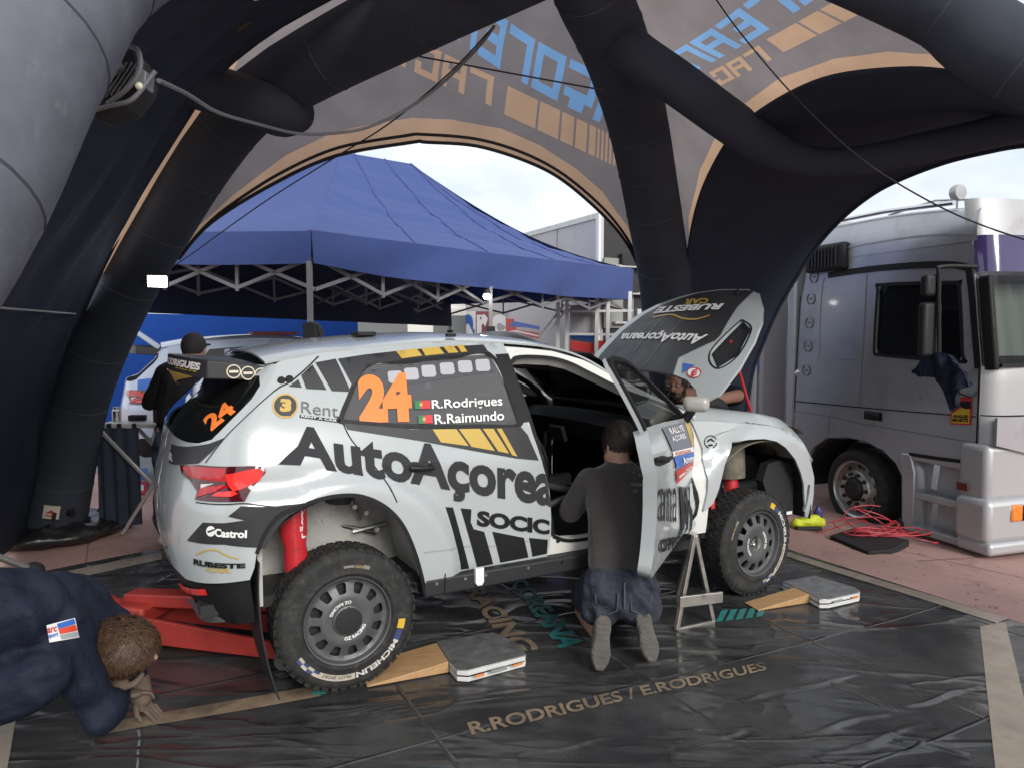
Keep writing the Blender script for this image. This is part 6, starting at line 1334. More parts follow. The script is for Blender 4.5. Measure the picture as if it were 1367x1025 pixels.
def haircap(c, rad, m, parent, org, n, length, look, seed=1, lim=-.25, name='hair'):
    """short strands combed over the skull; look = where the face points"""
    rnd = random.Random(seed); b = MB(); lk = Vector(look).normalized(); c = Vector(c)
    for _ in range(n):
        while True:
            d = Vector((rnd.gauss(0, 1), rnd.gauss(0, 1), rnd.gauss(0, 1))).normalized()
            if d.z > lim and d.dot(lk) < .55: break
        p = c + Vector((d.x * rad[0], d.y * rad[1], d.z * rad[2])) * .97; t = (Vector((0, 0, -1)) - d * -d.z + Vector((rnd.gauss(0, .5), rnd.gauss(0, .5), rnd.gauss(0, .4))) + lk * .4); t = (t - d * t.dot(d)).normalized(); l = length * rnd.uniform(.6, 1.2)
        side = d.cross(t) * .0032 * rnd.uniform(.7, 1.6); q = p + (d * .35 + t * .8) * l * .5; e = q + (t * .95 - d * .05) * l * .55
        b.add([p - side, p + side, q + side * .9, q - side * .9, e], [(0, 1, 2, 3), (3, 2, 4)])
    o = b.build(name, m, parent, 0, merge=False, inv=Matrix.Translation(-Vector(org))); return o

# ---- man kneeling at the door
O = Vector((.55, 3.68, 0)); kn = thing('person', O, 'person in charcoal hoodie and navy shorts kneeling at the open car door', 'person')
hd = Vector((.572, 3.95, 1.03))
knees = [((.40, 4.0, .085), (.72, 4.02, .085))][0]
body_k = [(hd, (.078, .098, .112)), ((.568, 3.90, .98), .055, (.56, 3.86, .90), .065), ((.565, 3.86, .85), .10, (.56, 3.79, .55), .10), ((.555, 3.72, .37), .11, (.555, 3.75, .48), .10)]
for sx, kx, fx, fy in ((-1, .41, .425, 3.50), (1, .70, .650, 3.585)):
    hp = Vector((.55 + sx * .085, 3.70, .36)); kp = Vector((kx, 4.0, .095)); ank = Vector((fx + .01, fy + .10, .12))
    body_k += [(hp, .095, kp, .066), (kp, .062, kp.lerp(ank, .35), .060), (kp.lerp(ank, .35), .060, ank, .040)]
for sx in (-1, 1):
    sh = Vector((.565 + sx * .14, 3.86, .82)); el = Vector((.56 + sx * .235 - .01, 3.95, .66)); wr = Vector((.50 + sx * .13, 4.16, .70)); body_k += [(sh, .045, el, .040), (el, .040, wr, .030)]
for sx in (-1, 1): body_k.append((hd + Vector((sx * .078, -.005, -.012)), (.012, .022, .034)))
body_k += [(hd + Vector((0, .10, -.02)), (.015, .02, .02)), (hd + Vector((-.060, -.072, -.022)), (.016, .012, .036)), (hd + Vector((-.045, -.045, -.07)), .042, hd + Vector((-.02, -.05, -.12)), .046)]
blob('body', body_k, M_skin, kn, .010, 4, O)
for sx in (-1, 1): hand((.50 + sx * .13, 4.21, .70), (0, 1, -.2), (0, .2, 1), (-sx, 0, 0), kn, O, M_skin, .6)
TS = [((.555, 3.705, .395), .150, .118), ((.555, 3.715, .42), .163, .127), ((.555, 3.735, .52), .163, .125), ((.56, 3.775, .65), .166, .122), ((.563, 3.815, .77), .180, .118), ((.565, 3.84, .85), .186, .108), ((.566, 3.855, .895), .150, .090), ((.568, 3.868, .925), .085, .070), ((.569, 3.875, .945), .070, .062)]
blob('hoodie', [('loft', TS)] + [x for sx in (-1, 1) for x in [((.565 + sx * .155, 3.855, .835), .078, (.56 + sx * .235 - .01, 3.95, .66), .064), ((.56 + sx * .235 - .01, 3.95, .66), .062, (.50 + sx * .145, 4.13, .695), .046)]], M_hood, kn, .009, 5, O, .010, .09)
blob('shorts', [((.48, 3.685, .37), .118, (.62, 3.685, .37), .118), ((.49, 3.675, .30), .118, (.61, 3.675, .30), .118)] + [((.55 + sx * .085, 3.70, .33), .112, (.55 + sx * .13, 3.90, .21), .098) for sx in (-1, 1)] + [((.55 + sx * .10, 3.66, .24), .10, (.55 + sx * .12, 3.80, .20), .10) for sx in (-1, 1)], M_short, kn, .010, 3, O, .02, .07)
M_seamk = mat('shorts_seam', (.055, .06, .08), .85)
for sx in (-1, 1):
    MB().tube([(.55 + sx * q[0], 3.553 + q[2], q[1]) for q in ((.03, .345, .004), (.035, .26, .0), (.09, .235, .006), (.135, .27, .022), (.14, .335, .028))], .0045, 6).build('pocket_seam', M_seamk, kn, 60, inv=Matrix.Translation(-O))
MB().tube([(.55, 3.556, .40), (.55, 3.548, .33), (.55, 3.552, .27)], .005, 6).build('pocket_seam', M_seamk, kn, 60, inv=Matrix.Translation(-O))
haircap(hd, (.083, .104, .118), M_haird, kn, O, 1500, .04, (-.5, .9, -.1), 3, -.12)
blob('hair_base', [(hd + Vector((.012, -.004, .022)), (.080, .100, .104))], M_haird, kn, .010, 2, O)
def shoe(px_toe, top, lean, parent, org):
    toe = gz(*px_toe); toe = Vector((toe.x, toe.y, .0)); h = Vector(lean); d = Vector((h.x, h.y, 0)); up = Vector((lean[0], .10, .265)).normalized(); n = Vector((0, -1, .35)); n = (n - up * n.dot(up)).normalized(); s = up.cross(n)
    prof_ = [(.02, .018), (.06, .040), (.10, .047), (.14, .040), (.175, .036), (.215, .040), (.25, .036), (.272, .016)]
    out = [(-w, a) for a, w in prof_] + [(w, a) for a, w in reversed(prof_)]
    b = MB().prism(out, lambda a, c, t: toe + s * a + up * c + n * t + Vector((0, 0, .005)), 0, .026); so = b.build('sole', M_sole, parent, 30, bevel=.008, inv=Matrix.Translation(-Vector(org)))
    for k in range(9):
        a0 = .04 + k * .025; w = interp(a0, prof_) * .78
        if k == 4: continue
        bb = MB().prism([(-w, a0 - .007), (w, a0 - .007), (w, a0 + .007), (-w, a0 + .007)], lambda a, c, t: toe + s * a + up * c + n * t + Vector((0, 0, .005)), .026, .031); bb.build('sole_lug', M_sole, parent, 0, inv=Matrix.Translation(-Vector(org)))
    sh_ = [(toe + up * .07 - n * .035 + Vector((0, 0, .01)), .040, toe + up * .14 - n * .05, .042), (toe + up * .14 - n * .05, .042, toe + up * .23 - n * .045, .040), (toe + up * .21 - n * .07, .040, toe + up * .20 - n * .11, .042)]
    blob('shoe', sh_, M_shoe, parent, .009, 3, org)
shoe((799, 902), 0, (.035, 0, 0), kn, O); shoe((872, 890), 0, (-.05, 0, 0), kn, O)

# ---- mechanic on hands and knees at the jack
O = Vector((-1.85, 2.65, 0)); ly = thing('person', O, 'person in navy team jacket crouched on the mat looking under the rally car', 'person')
hl_ = at(163, 862, 2.80); S0 = Vector((-1.83, 2.66, .55))
el = at(132, 948, 2.68); sho = at(92, 852, 2.58); wrn = at(158, 930, 2.88); hip = Vector((-2.45, 2.52, .62))
bd = [(hl_, (.118, .088, .098), (0, .35, .35)), (S0, .15, hip, .15), (S0 + Vector((.05, .02, -.01)), .07, hl_ - Vector((.09, .02, .0)), .055), (sho + Vector((-.05, .06, .02)), .045, el, .040), (el, .040, wrn, .030), ((-1.74, 2.86, .58), .055, (-1.55, 3.0, .28), .045), ((-1.57, 3.0, .28), .043, (-1.54, 2.98, .14), .032), (hip, .12, (-2.35, 2.55, .10), .075), ((-2.35, 2.55, .08), .07, (-2.75, 2.5, .07), .05)]
bd.append((hl_ + Vector((.118, .015, -.05)), (.02, .016, .018)))
blob('body', bd, M_skin, ly, .012, 4, O)
jk0 = blob('jacket', [(S0, .16, hip, .20), (S0 + Vector((.06, .02, -.02)), .12, S0 + Vector((-.2, 0, .02)), .17), (sho + Vector((-.06, .02, .03)), .11, el, .078), (el, .078, wrn, .060), ((-1.74, 2.85, .58), .10, (-1.56, 2.99, .30), .075), ((-1.58, 2.99, .30), .07, (-1.55, 2.985, .16), .055), (S0 + Vector((.14, .02, -.02)), .085, S0 + Vector((.20, .03, -.03)), .078), (at(30, 815, 2.55), .14, at(-60, 830, 2.45), .18), (at(60, 900, 2.50), .10, at(-40, 930, 2.42), .12)], M_navy, ly, .010, 4, O, .026, .10)
blob('trousers', [(hip, .18, (-2.35, 2.55, .14), .11), ((-2.35, 2.55, .12), .10, (-2.75, 2.5, .09), .08)], M_trous, ly, .016, 5, O, .02, .1)
haircap(hl_, (.128, .098, .106), M_hairb, ly, O, 3600, .062, (.8, .35, -.75), 5, -.85)
blob('hair_base', [(hl_ + Vector((-.008, -.004, .008)), (.122, .094, .100), (0, .35, .35))], M_hairb, ly, .012, 2, O)
gp = at(152, 903, 2.83); hand(gp, (.35, .25, .9), (-.2, -.95, .1), (.9, -.1, -.3), ly, O, M_glove, .25, 1.35, 'gloved_hand'); blob('glove_cuff', [(gp - Vector((.02, .01, .05)), .042, gp - Vector((.045, .03, .12)), .045)], M_glove, ly, .009, 3, O)
hand((-1.52, 2.975, .08), (.5, .3, -.6), (0, 0, 1), (0, -1, 0), ly, O, M_glove, .7, 1.05, 'gloved_hand'); blob('glove_cuff', [((-1.55, 2.985, .17), .05, (-1.53, 2.98, .11), .042)], M_glove, ly, .009, 3, O)
hand(wrn + Vector((.035, .045, -.005)), (.5, .8, -.1), (0, 0, 1), (-.8, .5, 0), ly, O, M_glove, .8, .95, 'gloved_hand')
# arm badge with the three colour bands
bq = [(61, 834), (92, 822), (104, 827), (107, 849), (66, 857)]
bpy.context.view_layer.update(); jbv = BVHTree.FromObject(jk0, bpy.context.evaluated_depsgraph_get())
def jk(px, py, d):                   # on the jacket's sleeve
    r = ray(px, py).normalized(); h = jbv.ray_cast(EYE - O, r); p = h[0] if h[0] is not None else jbv.find_nearest(at(px, py, 2.4) - O)[0]; return p + O - r * (.004 + (2.32 - d))
def patch(pix, m, d0): MB().grid(lambda u, v: (lambda a, c: jk(a[0] + (c[0] - a[0]) * v, a[1] + (c[1] - a[1]) * v, d0))((pix[0][0] + (pix[1][0] - pix[0][0]) * u, pix[0][1] + (pix[1][1] - pix[0][1]) * u), (pix[3][0] + (pix[2][0] - pix[3][0]) * u, pix[3][1] + (pix[2][1] - pix[3][1]) * u)), 4, 2).build('arm_badge', m, ly, 60, inv=Matrix.Translation(-O))
BD = 2.32
patch([(62, 834), (100, 824), (106, 850), (66, 857)], M_white, BD); patch([(76, 832), (99, 825), (101, 832), (78, 839)], M_bluep, BD - .004); patch([(78, 839), (101, 833), (104, 841), (80, 846)], mat('badge_red', (.62, .06, .03), .5), BD - .004); patch([(80, 847), (104, 842), (106, 849), (82, 853)], mat('badge_grey2', (.3, .32, .33), .5), BD - .004)
for k, t_ in enumerate(('arc', 'sport')): V, Fs, _ = text2d(t_, .03, 0, 0); MB().add([jk(63 + 13 * x + k * 1.5, 845 + 8 * k - 7 * y - 3 * x, BD - .006) for x, y in V], Fs).build('lettering', M_bluep if k else M_red, ly, 0, merge=False, inv=Matrix.Translation(-O))

# ---- mechanic standing at the work table
O = Vector((-2.50, 5.55, 0)); st = thing('person', O, 'person in black shirt and slate trousers standing with back turned at the work table', 'person')
hs = at(259, 466, 5.5)
bs = [(hs, (.080, .100, .115)), ((-2.39, 5.52, 1.42), .055, (-2.42, 5.55, 1.34), .065), ((-2.44, 5.56, 1.24), .15, (-2.50, 5.56, .98), .13)]
for sx in (-1, 1):
    bs += [((-2.50 + sx * .09, 5.56, .90), .09, (-2.53 + sx * .10, 5.58, .50), .065), ((-2.53 + sx * .10, 5.58, .50), .062, (-2.56 + sx * .11, 5.62, .08), .042)]
bs += [((-2.62, 5.56, 1.30), .055, (-2.76, 5.62, 1.08), .045), ((-2.76, 5.62, 1.08), .043, (-2.70, 5.88, 1.06), .032), ((-2.26, 5.56, 1.30), .055, (-2.16, 5.68, 1.06), .045), ((-2.16, 5.68, 1.06), .043, (-2.28, 5.90, 1.04), .032)]
for sx in (-1, 1): bs.append((hs + Vector((sx * .08, 0, -.01)), (.012, .022, .034)))
blob('body', bs, M_skin, st, .014, 4, O)
blob('shirt', [((-2.44, 5.56, 1.24), .175, (-2.50, 5.56, .98), .165), ((-2.60, 5.56, 1.31), .09, (-2.28, 5.56, 1.31), .09), ((-2.62, 5.56, 1.29), .082, (-2.76, 5.62, 1.09), .070), ((-2.76, 5.62, 1.09), .066, (-2.71, 5.82, 1.07), .05), ((-2.26, 5.56, 1.29), .082, (-2.16, 5.68, 1.07), .07), ((-2.16, 5.68, 1.07), .066, (-2.26, 5.84, 1.05), .05), ((-2.41, 5.54, 1.36), .075, (-2.40, 5.53, 1.40), .07)], M_blackc, st, .014, 5, O, .025, .12)
blob('trousers', [((-2.50, 5.56, .93), .155, (-2.50, 5.56, .86), .15)] + [((-2.50 + sx * .09, 5.56, .86), .108, (-2.54 + sx * .105, 5.59, .46), .085) for sx in (-1, 1)] + [((-2.54 + sx * .105, 5.59, .46), .085, (-2.56 + sx * .11, 5.62, .12), .07) for sx in (-1, 1)], M_trous, st, .014, 5, O, .025, .12)
blob('cap', [(hs + Vector((0, -.006, .022)), (.088, .106, .104)), (hs + Vector((.02, .10, .03)), (.07, .07, .012))], mat('dark_cap', (.022, .020, .020), .8), st, .011, 3, O)
for sx in (-1, 1):
    x = -2.56 + sx * .11; blob('shoe', [((x, 5.60, .045), .042, (x, 5.80, .04), .038)], mat('white_shoe', (.55, .54, .52), .6), st, .010, 3, O)
    hand((-2.70, 5.92, 1.06) if sx < 0 else (-2.29, 5.94, 1.04), (0, 1, -.3), (0, .3, 1), (-sx, 0, 0), st, O, M_skin, .6)

# ---- mechanic leaning over the engine from the far side
fc = at(903, 512, 5.35); O = Vector((1.62, 5.95, 0)); en = thing('person', O, 'bearded person in navy jacket leaning over the engine behind the raised bonnet', 'person')
look = (EYE - fc); look = Vector((-.45, -.85, -.25)).normalized(); ch = Vector((1.50, 5.72, 1.12)); hipE = Vector((1.75, 6.2, .92)); zz = (Vector((0, 0, 1)) - look * look.z).normalized(); xx = zz.cross(look); HR = Matrix((xx, look, zz)).transposed()
def hp_(x, y, z): return fc + HR @ Vector((x, y, z))
be = [(fc, (.076, .098, .115), HR), (hp_(0, -.02, -.09), .058, ch + Vector((-.08, -.1, .02)), .065), (ch, .14, hipE, .13), (hp_(0, .10, -.012), (.016, .026, .022), HR), (hp_(0, .098, .012), (.010, .016, .028), HR), (hp_(0, .088, -.055), (.026, .016, .012), HR)]
for sx in (-1, 1): be += [(hp_(sx * .078, -.005, -.005), (.012, .020, .034), HR), (hp_(sx * .035, .086, .030), (.022, .014, .008), HR)]
wa = W2C.inverted() @ Vector((2.50, -.30, 1.14)); sA = ch + Vector((.10, -.16, .03)); eA = at(985, 528, 5.25); be += [(sA, .055, eA, .044), (eA, .046, wa, .032)]
for sx in (-1, 1): be += [(hipE + Vector((sx * .09, 0, -.05)), .09, Vector((hipE.x + sx * .10, 6.15, .50)), .065), (Vector((hipE.x + sx * .10, 6.15, .50)), .062, Vector((hipE.x + sx * .10, 6.25, .08)), .042)]
sB = ch + Vector((-.14, .10, .02)); eB = sB + Vector((-.06, -.12, -.20)); be += [(sB, .055, eB, .044), (eB, .042, eB + Vector((.12, -.22, .02)), .032)]
blob('body', be, M_skin2, en, .010, 3, O)
blob('jacket', [(ch, .17, hipE, .165), (ch + Vector((.13, -.08, -.01)), .09, ch + Vector((-.15, .08, -.01)), .09), (sA, .085, sA.lerp(eA, .8), .066), (sB, .085, eB, .068), (eB, .066, eB + Vector((.08, -.15, .01)), .055)], M_navy, en, .013, 5, O, .02, .1)
blob('trousers', [(hipE + Vector((0, 0, -.02)), .16, hipE + Vector((0, 0, -.1)), .15)] + [(hipE + Vector((sx * .09, 0, -.08)), .108, Vector((hipE.x + sx * .10, 6.15, .48)), .085) for sx in (-1, 1)] + [(Vector((hipE.x + sx * .10, 6.15, .48)), .085, Vector((hipE.x + sx * .10, 6.25, .12)), .07) for sx in (-1, 1)], M_navy, en, .015, 4, O, .02, .1)
for sx in (-1, 1): blob('shoe', [(Vector((hipE.x + sx * .10, 6.30, .045)), .042, Vector((hipE.x + sx * .10, 6.10, .04)), .038)], M_shoe, en, .010, 3, O)
blob('beard', [(hp_(0, .062, -.075), (.056, .045, .040), HR), (hp_(-.055, .03, -.045), (.022, .03, .045), HR), (hp_(.055, .03, -.045), (.022, .03, .045), HR), (hp_(0, .096, -.036), (.030, .012, .007), HR)], M_haird, en, .007, 3, O)
for sx in (-1, 1): MB().sphere(hp_(sx * .034, .090, .014), (.013, .008, .007), 10, 6, HR).build('eye', mat('eye', (.5, .48, .45), .2), en, inv=Matrix.Translation(-O)); MB().sphere(hp_(sx * .034, .0965, .013), (.005, .003, .005), 8, 6, HR).build('pupil', M_black, en, inv=Matrix.Translation(-O))
haircap(fc, (.080, .102, .120), M_haird, en, O, 1000, .03, look, 9, -.1); blob('hair_base', [(fc + HR @ Vector((0, -.022, .022)), (.078, .094, .108), HR)], M_haird, en, .010, 2, O)
fdir = (wa - eA).normalized(); hand(wa + fdir * .05, fdir, (0, -.1, 1), (-1, 0, 0), en, O, M_skin2, .7); hand(eB + Vector((.15, -.26, .02)), (.4, -.9, -.1), (0, 0, 1), (1, .3, 0), en, O, M_skin2, .7)
# ================================================================ things on the floor
def prism_px(top, z0, z1, name, m, parent=None, bevel=0, org=None, zt=None):
    P = [gz(a, c, zt if zt is not None else z1) for a, c in top]; b = MB(); n = len(P); b.add([(p.x, p.y, z0) for p in P] + [(p.x, p.y, z1) for p in P], [tuple(reversed(range(n))), tuple(range(n, 2 * n))] + [(i, (i + 1) % n, n + (i + 1) % n, n + i) for i in range(n)])
    return b.build(name, m, parent, 20, bevel=bevel, inv=Matrix.Translation(-Vector(org)) if org is not None else None)
M_plate = mat('scuffed_plate', (.42, .42, .415), .42, metal=.75, rvar=.14, vscale=6, col2=(.30, .30, .295), dirt=(.17, .16, .15), dscale=8, dlo=.5, dhi=.8)
M_padside = mat('pad_side', (.58, .575, .56), .5, dirt=(.3, .29, .27), dscale=12)
def scale_pad(top, label, marks):
    c = gz(*top[0], .068); O = (c.x, c.y, 0); t = thing('scale_pad', O, label, 'scale pad', 'corner weight scale pads')
    prism_px(top, .012, .036, 'base_plate', M_padside, t, .003, O, .068); prism_px([(a + (top[0][0] + top[2][0] - 2 * a) * .012, b_ + .2) for a, b_ in top], .036, .041, 'gap', M_black, t, 0, O, .068); prism_px(top, .041, .062, 'side_band', M_padside, t, .002, O, .068); prism_px([(a, b_) for a, b_ in top], .0622, .068, 'top_plate', M_plate, t, .002, O, .068)
    for (x0, y0), (x1, y1), h, m in marks:
        A, B_ = gz(x0, y0, .05), gz(x1, y1, .05); d = (B_ - A).normalized(); nn = Vector((d.y, -d.x, 0)); nn = nn if nn.y < 0 else -nn
        MB().box((A + B_) / 2 + nn * .004, ((B_ - A).length, .005, h), Matrix((d, -nn, Vector((0, 0, 1)))).transposed()).build('decal', m, t, 0, inv=Matrix.Translation(-Vector(O)))
    return t
scale_pad([(583, 855), (659, 843), (692, 858), (702, 871), (701, 874), (625, 894), (610, 893), (599, 880)], 'grey metal scale pad with chamfered corners beside the rear wheel ramp', [((634, 902), (646, 899), .012, mat('decal_orange', (.6, .22, .06), .5)), ((655, 896), (676, 890), .016, mat('decal_grey', (.22, .23, .24), .5)), ((684, 888), (697, 884), .01, MATS['decal_orange'])])
scale_pad([(1045, 775.5), (1087, 767.5), (1141, 783), (1148, 787.5), (1147, 790), (1106, 799), (1094, 799), (1080, 791)], 'grey metal scale pad with chamfered corners beside the front wheel ramp', [((1112, 803), (1124, 800), .01, MATS['decal_grey']), ((1136, 797), (1145, 795), .008, MATS['decal_orange'])])
M_pine = mat('pine_board', (.44, .27, .13), .6, col2=(.36, .21, .095), vscale=9, stretch=(1, 6, 6), dirt=(.2, .13, .07), dscale=7)
def ramp(hf, hb, tf, label):
    hf0, hb1, tf0 = gz(*hf, .012), gz(*hb, .064), gz(*tf, .012); wv = Vector((hb1.x - hf0.x, hb1.y - hf0.y, 0)); O = Vector((hf0.x, hf0.y, 0))
    vs = [hf0, hf0 + Vector((0, 0, .052)), tf0, tf0 + Vector((0, 0, .006))]; vs = vs + [v + wv for v in vs]
    o = MB().add(vs, [(0, 1, 3, 2), (4, 6, 7, 5), (0, 4, 5, 1), (1, 5, 7, 3), (2, 3, 7, 6), (0, 2, 6, 4)]).build('wooden_ramp', M_pine, None, 0, bevel=.003, inv=Matrix.Translation(-O)); o.location = O; tag(o, label, 'ramp', 'wooden ramps')
ramp((599, 897), (583, 857), (490, 917), 'pale wooden wedge ramp between the rear wheel and its scale pad'); ramp((1080.5, 804), (1061, 783), (1012, 815), 'pale wooden wedge ramp between the front wheel and its scale pad')
# axle stand
O = gz(902, 842); O.z = 0; ast = thing('axle_stand', O, 'bare metal A-shaped axle stand with a step bar below the open door', 'axle stand'); M_steel = mat('worn_steel', (.44, .42, .38), .4, metal=.85, rvar=.12, vscale=10, dirt=(.2, .17, .14), dscale=14)
def stb(px0, py0, px1, py1, w, n, h=None, d0=None, d1=None):
    OI = Matrix.Translation(-O); dd = O.y + .05; a, c = at(px0, py0, d0 or dd), at(px1, py1, d1 or dd); MB().bar(a, c, w, h).build(n, M_steel, ast, 0, bevel=.003, inv=OI)
dR = gz(953, 832).y
stb(927, 714, 903, 840, .024, 'leg', None, O.y + .06, O.y); stb(928, 714, 952, 829, .022, 'leg', None, O.y + .06, dR); stb(903, 840, 953, 829.5, .022, 'foot_bar', None, O.y, dR); stb(907, 803, 964, 796, .018, 'step_bar', .06, O.y - .03, dR - .05)
bx = at(927, 714, O.y + .25); MB().bar(bx, Vector((bx.x - .02, bx.y + .3, .01)), .03).build('back_leg', M_steel, ast, 0, inv=Matrix.Translation(-O)); MB().bar(at(927, 713, O.y + .06), bx, .03).build('top_bar', M_steel, ast, 0, inv=Matrix.Translation(-O))
# trolley jack
O = Vector((-2.12, 3.88, 0)); J1 = Vector((-1.02, 3.60, 0)); jd = (J1 - O).normalized(); jn = Vector((-jd.y, jd.x, 0)); jack = thing('trolley_jack', O, 'red trolley jack with a long handle lifting the rear of the rally car', 'jack', rot=(0, 0, math.atan2(jd.y, jd.x)))
M_jack = mat('jack_red', (.33, .030, .022), .5, coat=.05, var=.1, vscale=8, dirt=(.16, .03, .025), dscale=9)
JL = (J1 - O).length
for s in (-1, 1): MB().prism([(0, .06), (.0, .20), (.18, .185), (.42, .175), (JL, .125), (JL, .05), (.5, .05)], lambda a, c, t: (a, t, c), s * .14 - .012, s * .14 + .012).build('side_plate', M_jack, jack, bevel=.004)
MB().box((.16, 0, .17), (.24, .26, .10)).build('pump_block', M_jack, jack, bevel=.02); MB().bar((.10, 0, .22), (.95, 0, .27), .11, .07).build('lift_arm', M_jack, jack, bevel=.01); MB().lathe([(0, .05), (.06, .05), (.065, .02), (.03, .0)], (.96, 0, .28), (0, 0, 1), 20).build('saddle', M_satin, jack)
for x, y, r in ((.02, .17, .055), (.02, -.17, .055), (JL - .03, .16, .05), (JL - .03, -.16, .05)): MB().lathe([(0, -.02), (r * .9, -.02), (r, -.012), (r, .012), (r * .9, .02), (0, .02)], (x, y, r + .008), (0, 1, 0), 24).build('wheel', M_alu, jack, smooth=40)
for x, z in ((.22, .16), (.33, .15)): MB().lathe([(0, .012), (.018, .012), (.018, 0)], (x, -.153, z), (0, -1, 0), 12).build('bolt', M_alu, jack)
JM = (Matrix.Translation(O) @ Matrix.Rotation(math.atan2(jd.y, jd.x), 4, 'Z')).inverted()
h0, h1 = at(146, 800, 3.80), at(-40, 728, 3.35); MB().tube([JM @ h0, JM @ h1], .016, 10).build('handle', M_steel, jack, smooth=40); MB().tube([JM @ at(165, 812, 3.82), JM @ at(132, 794, 3.76)], .034, 12).build('handle_socket', M_jack, jack); MB().sphere(JM @ at(45, 761, 3.55), (.055, .045, .042), 14, 10).build('handle_grip', M_satin, jack, smooth=80)
# tray with red cables
O = gz(1160, 725, -.06); O.z = ground_z(O.x, O.y); tray = thing('plastic_tray', O, 'black plastic tray on the pink paving beside the truck wheel', 'tray'); zt = O.z + .055
tp_ = [(1108, 714), (1140, 704), (1214, 720), (1190, 733), (1160, 736)]
prism_px(tp_, O.z + .004, zt - .02, 'base', M_satin, tray, .004, O, zt); prism_px(tp_, zt - .018, zt, 'lid', M_satin, tray, .004, O, zt)
for a in ((1140, 731), (1175, 734)): p = gz(*a, zt - .02); MB().box(p + Vector((0, -.012, -.012)), (.035, .012, .025)).build('latch', M_black, tray, inv=Matrix.Translation(-O))
M_cab = mat('red_cable', (.42, .035, .05), .45); O2 = gz(1170, 712, zt); cabt = thing('cable_bundle', (O2.x, O2.y, zt), 'tangled coil of thin red cables heaped on the black tray', 'cables'); rnd = random.Random(4)
for k in range(9):
    c0 = Vector((rnd.uniform(-.10, .16), rnd.uniform(-.06, .10), 0)); rx, ry = rnd.uniform(.10, .26), rnd.uniform(.05, .14); lift = rnd.uniform(.02, .20) if k < 5 else rnd.uniform(.0, .03); pts = []
    for i in range(15):
        a = i / 15 * 2 * math.pi * (1.0 if k % 3 else 1.6) + k; pts.append(c0 + Vector((rx * math.cos(a), ry * math.sin(a), .012 + lift * max(0, math.sin(a * .5 + k)) + .01 * rnd.random())))
    MB().tube(smoothpath(pts, 4), .0045, 6).build('cable', M_cab, cabt, 60)
for k, tgt in enumerate(((1240, 722), (1075, 700), (1085, 712), (1230, 712))):
    e = gz(*tgt, O.z + .01) - Vector((O2.x, O2.y, zt)); pts = [Vector((0, 0, .02)), e * .3 + Vector((.05, .03, .10)), e * .65 + Vector((-.04, .02, .03)), e, e + Vector((.06, -.03, 0)), e + Vector((.0, -.06, 0))]; MB().tube(smoothpath(pts, 6), .0045, 6).build('cable', M_cab, cabt, 60)
# hi-vis bag and blue bottle
O = gz(1078, 706, -.03); O.z = ground_z(O.x, O.y); hv = thing('hi_vis_bag', O, 'crumpled lime yellow bag on the paving behind the front wheel', 'bag')
blob('bag', [(O + Vector((-.10, 0, .05)), .045, O + Vector((.12, .02, .05)), .05), (O + Vector((.05, .03, .06)), (.10, .06, .05))], mat('lime_yellow', (.55, .62, .03), .6), hv, .009, 3, O, .02, .05); MB().box((-.02, -.07, .02), (.22, .05, .03)).build('strap', M_satin, hv, bevel=.008)
pb = gz(1092, 692, -.03); bo = MB().lathe([(0, 0), (.04, 0), (.042, .01), (.042, .10), (.02, .125), (.018, .145), (0, .145)], (0, 0, 0), (0, 0, 1), 18).build('spray_can', mat('can_blue', (.05, .05, .16), .4), smooth=40); bo.location = (pb.x, pb.y, ground_z(pb.x, pb.y)); tag(bo, 'small dark blue spray can beside the lime yellow bag', 'can')
pc = gz(1362, 733, -.1); ck = thing('wheel_chock', (pc.x, pc.y, ground_z(pc.x, pc.y)), 'black rubber wheel chock under the truck front bumper', 'chock'); MB().prism([(-.14, 0), (.16, 0), (.16, .09), (.10, .12), (-.10, .05)], lambda a, c, t: (a, t, c), -.08, .08).build('body', M_satin, ck, bevel=.012); MB().tube([(.10, -.05, .12), (.10, -.04, .15), (.10, .04, .15), (.10, .05, .12)], .008, 6).build('handle', M_black, ck)
# work table
TBL = Vector((-3.02, 6.05, 0)); tb = thing('work_table', TBL, 'folding work table with a black cloth and aluminium legs behind the rally car', 'table'); M_aluleg = mat('table_leg', (.55, .55, .53), .4, metal=.7)
MB().box((.10, .1, .885), (.78, .50, .035)).build('table_top', mat('table_grey', (.48, .48, .46), .5), tb, bevel=.006)
MB().grid(lambda u, v: Vector((-.30 + .34 * u, -.17 + .018 * math.sin(u * 21 + v) * (1 - v * .6), .09 + .78 * v)), 26, 8).build('black_cloth', M_wall, tb, 60, solid=.004)
for x0, x1, z0, z1 in ((-.26, .16, .87, .42), (.16, -.10, .42, .02), (.20, .46, .42, .02), (.46, .16, .87, .42)): MB().bar((x0, -.20, z0), (x1, -.20, z1), .028).build('leg', M_aluleg, tb, bevel=.004); MB().bar((x0, .30, z0), (x1, .30, z1), .028).build('leg', M_aluleg, tb, bevel=.004)
for x in (-.20, -.12, .0): MB().box((x, -.155, .88), (.03, .02, .05)).build('clamp', M_satin, tb)
rnd = random.Random(11)
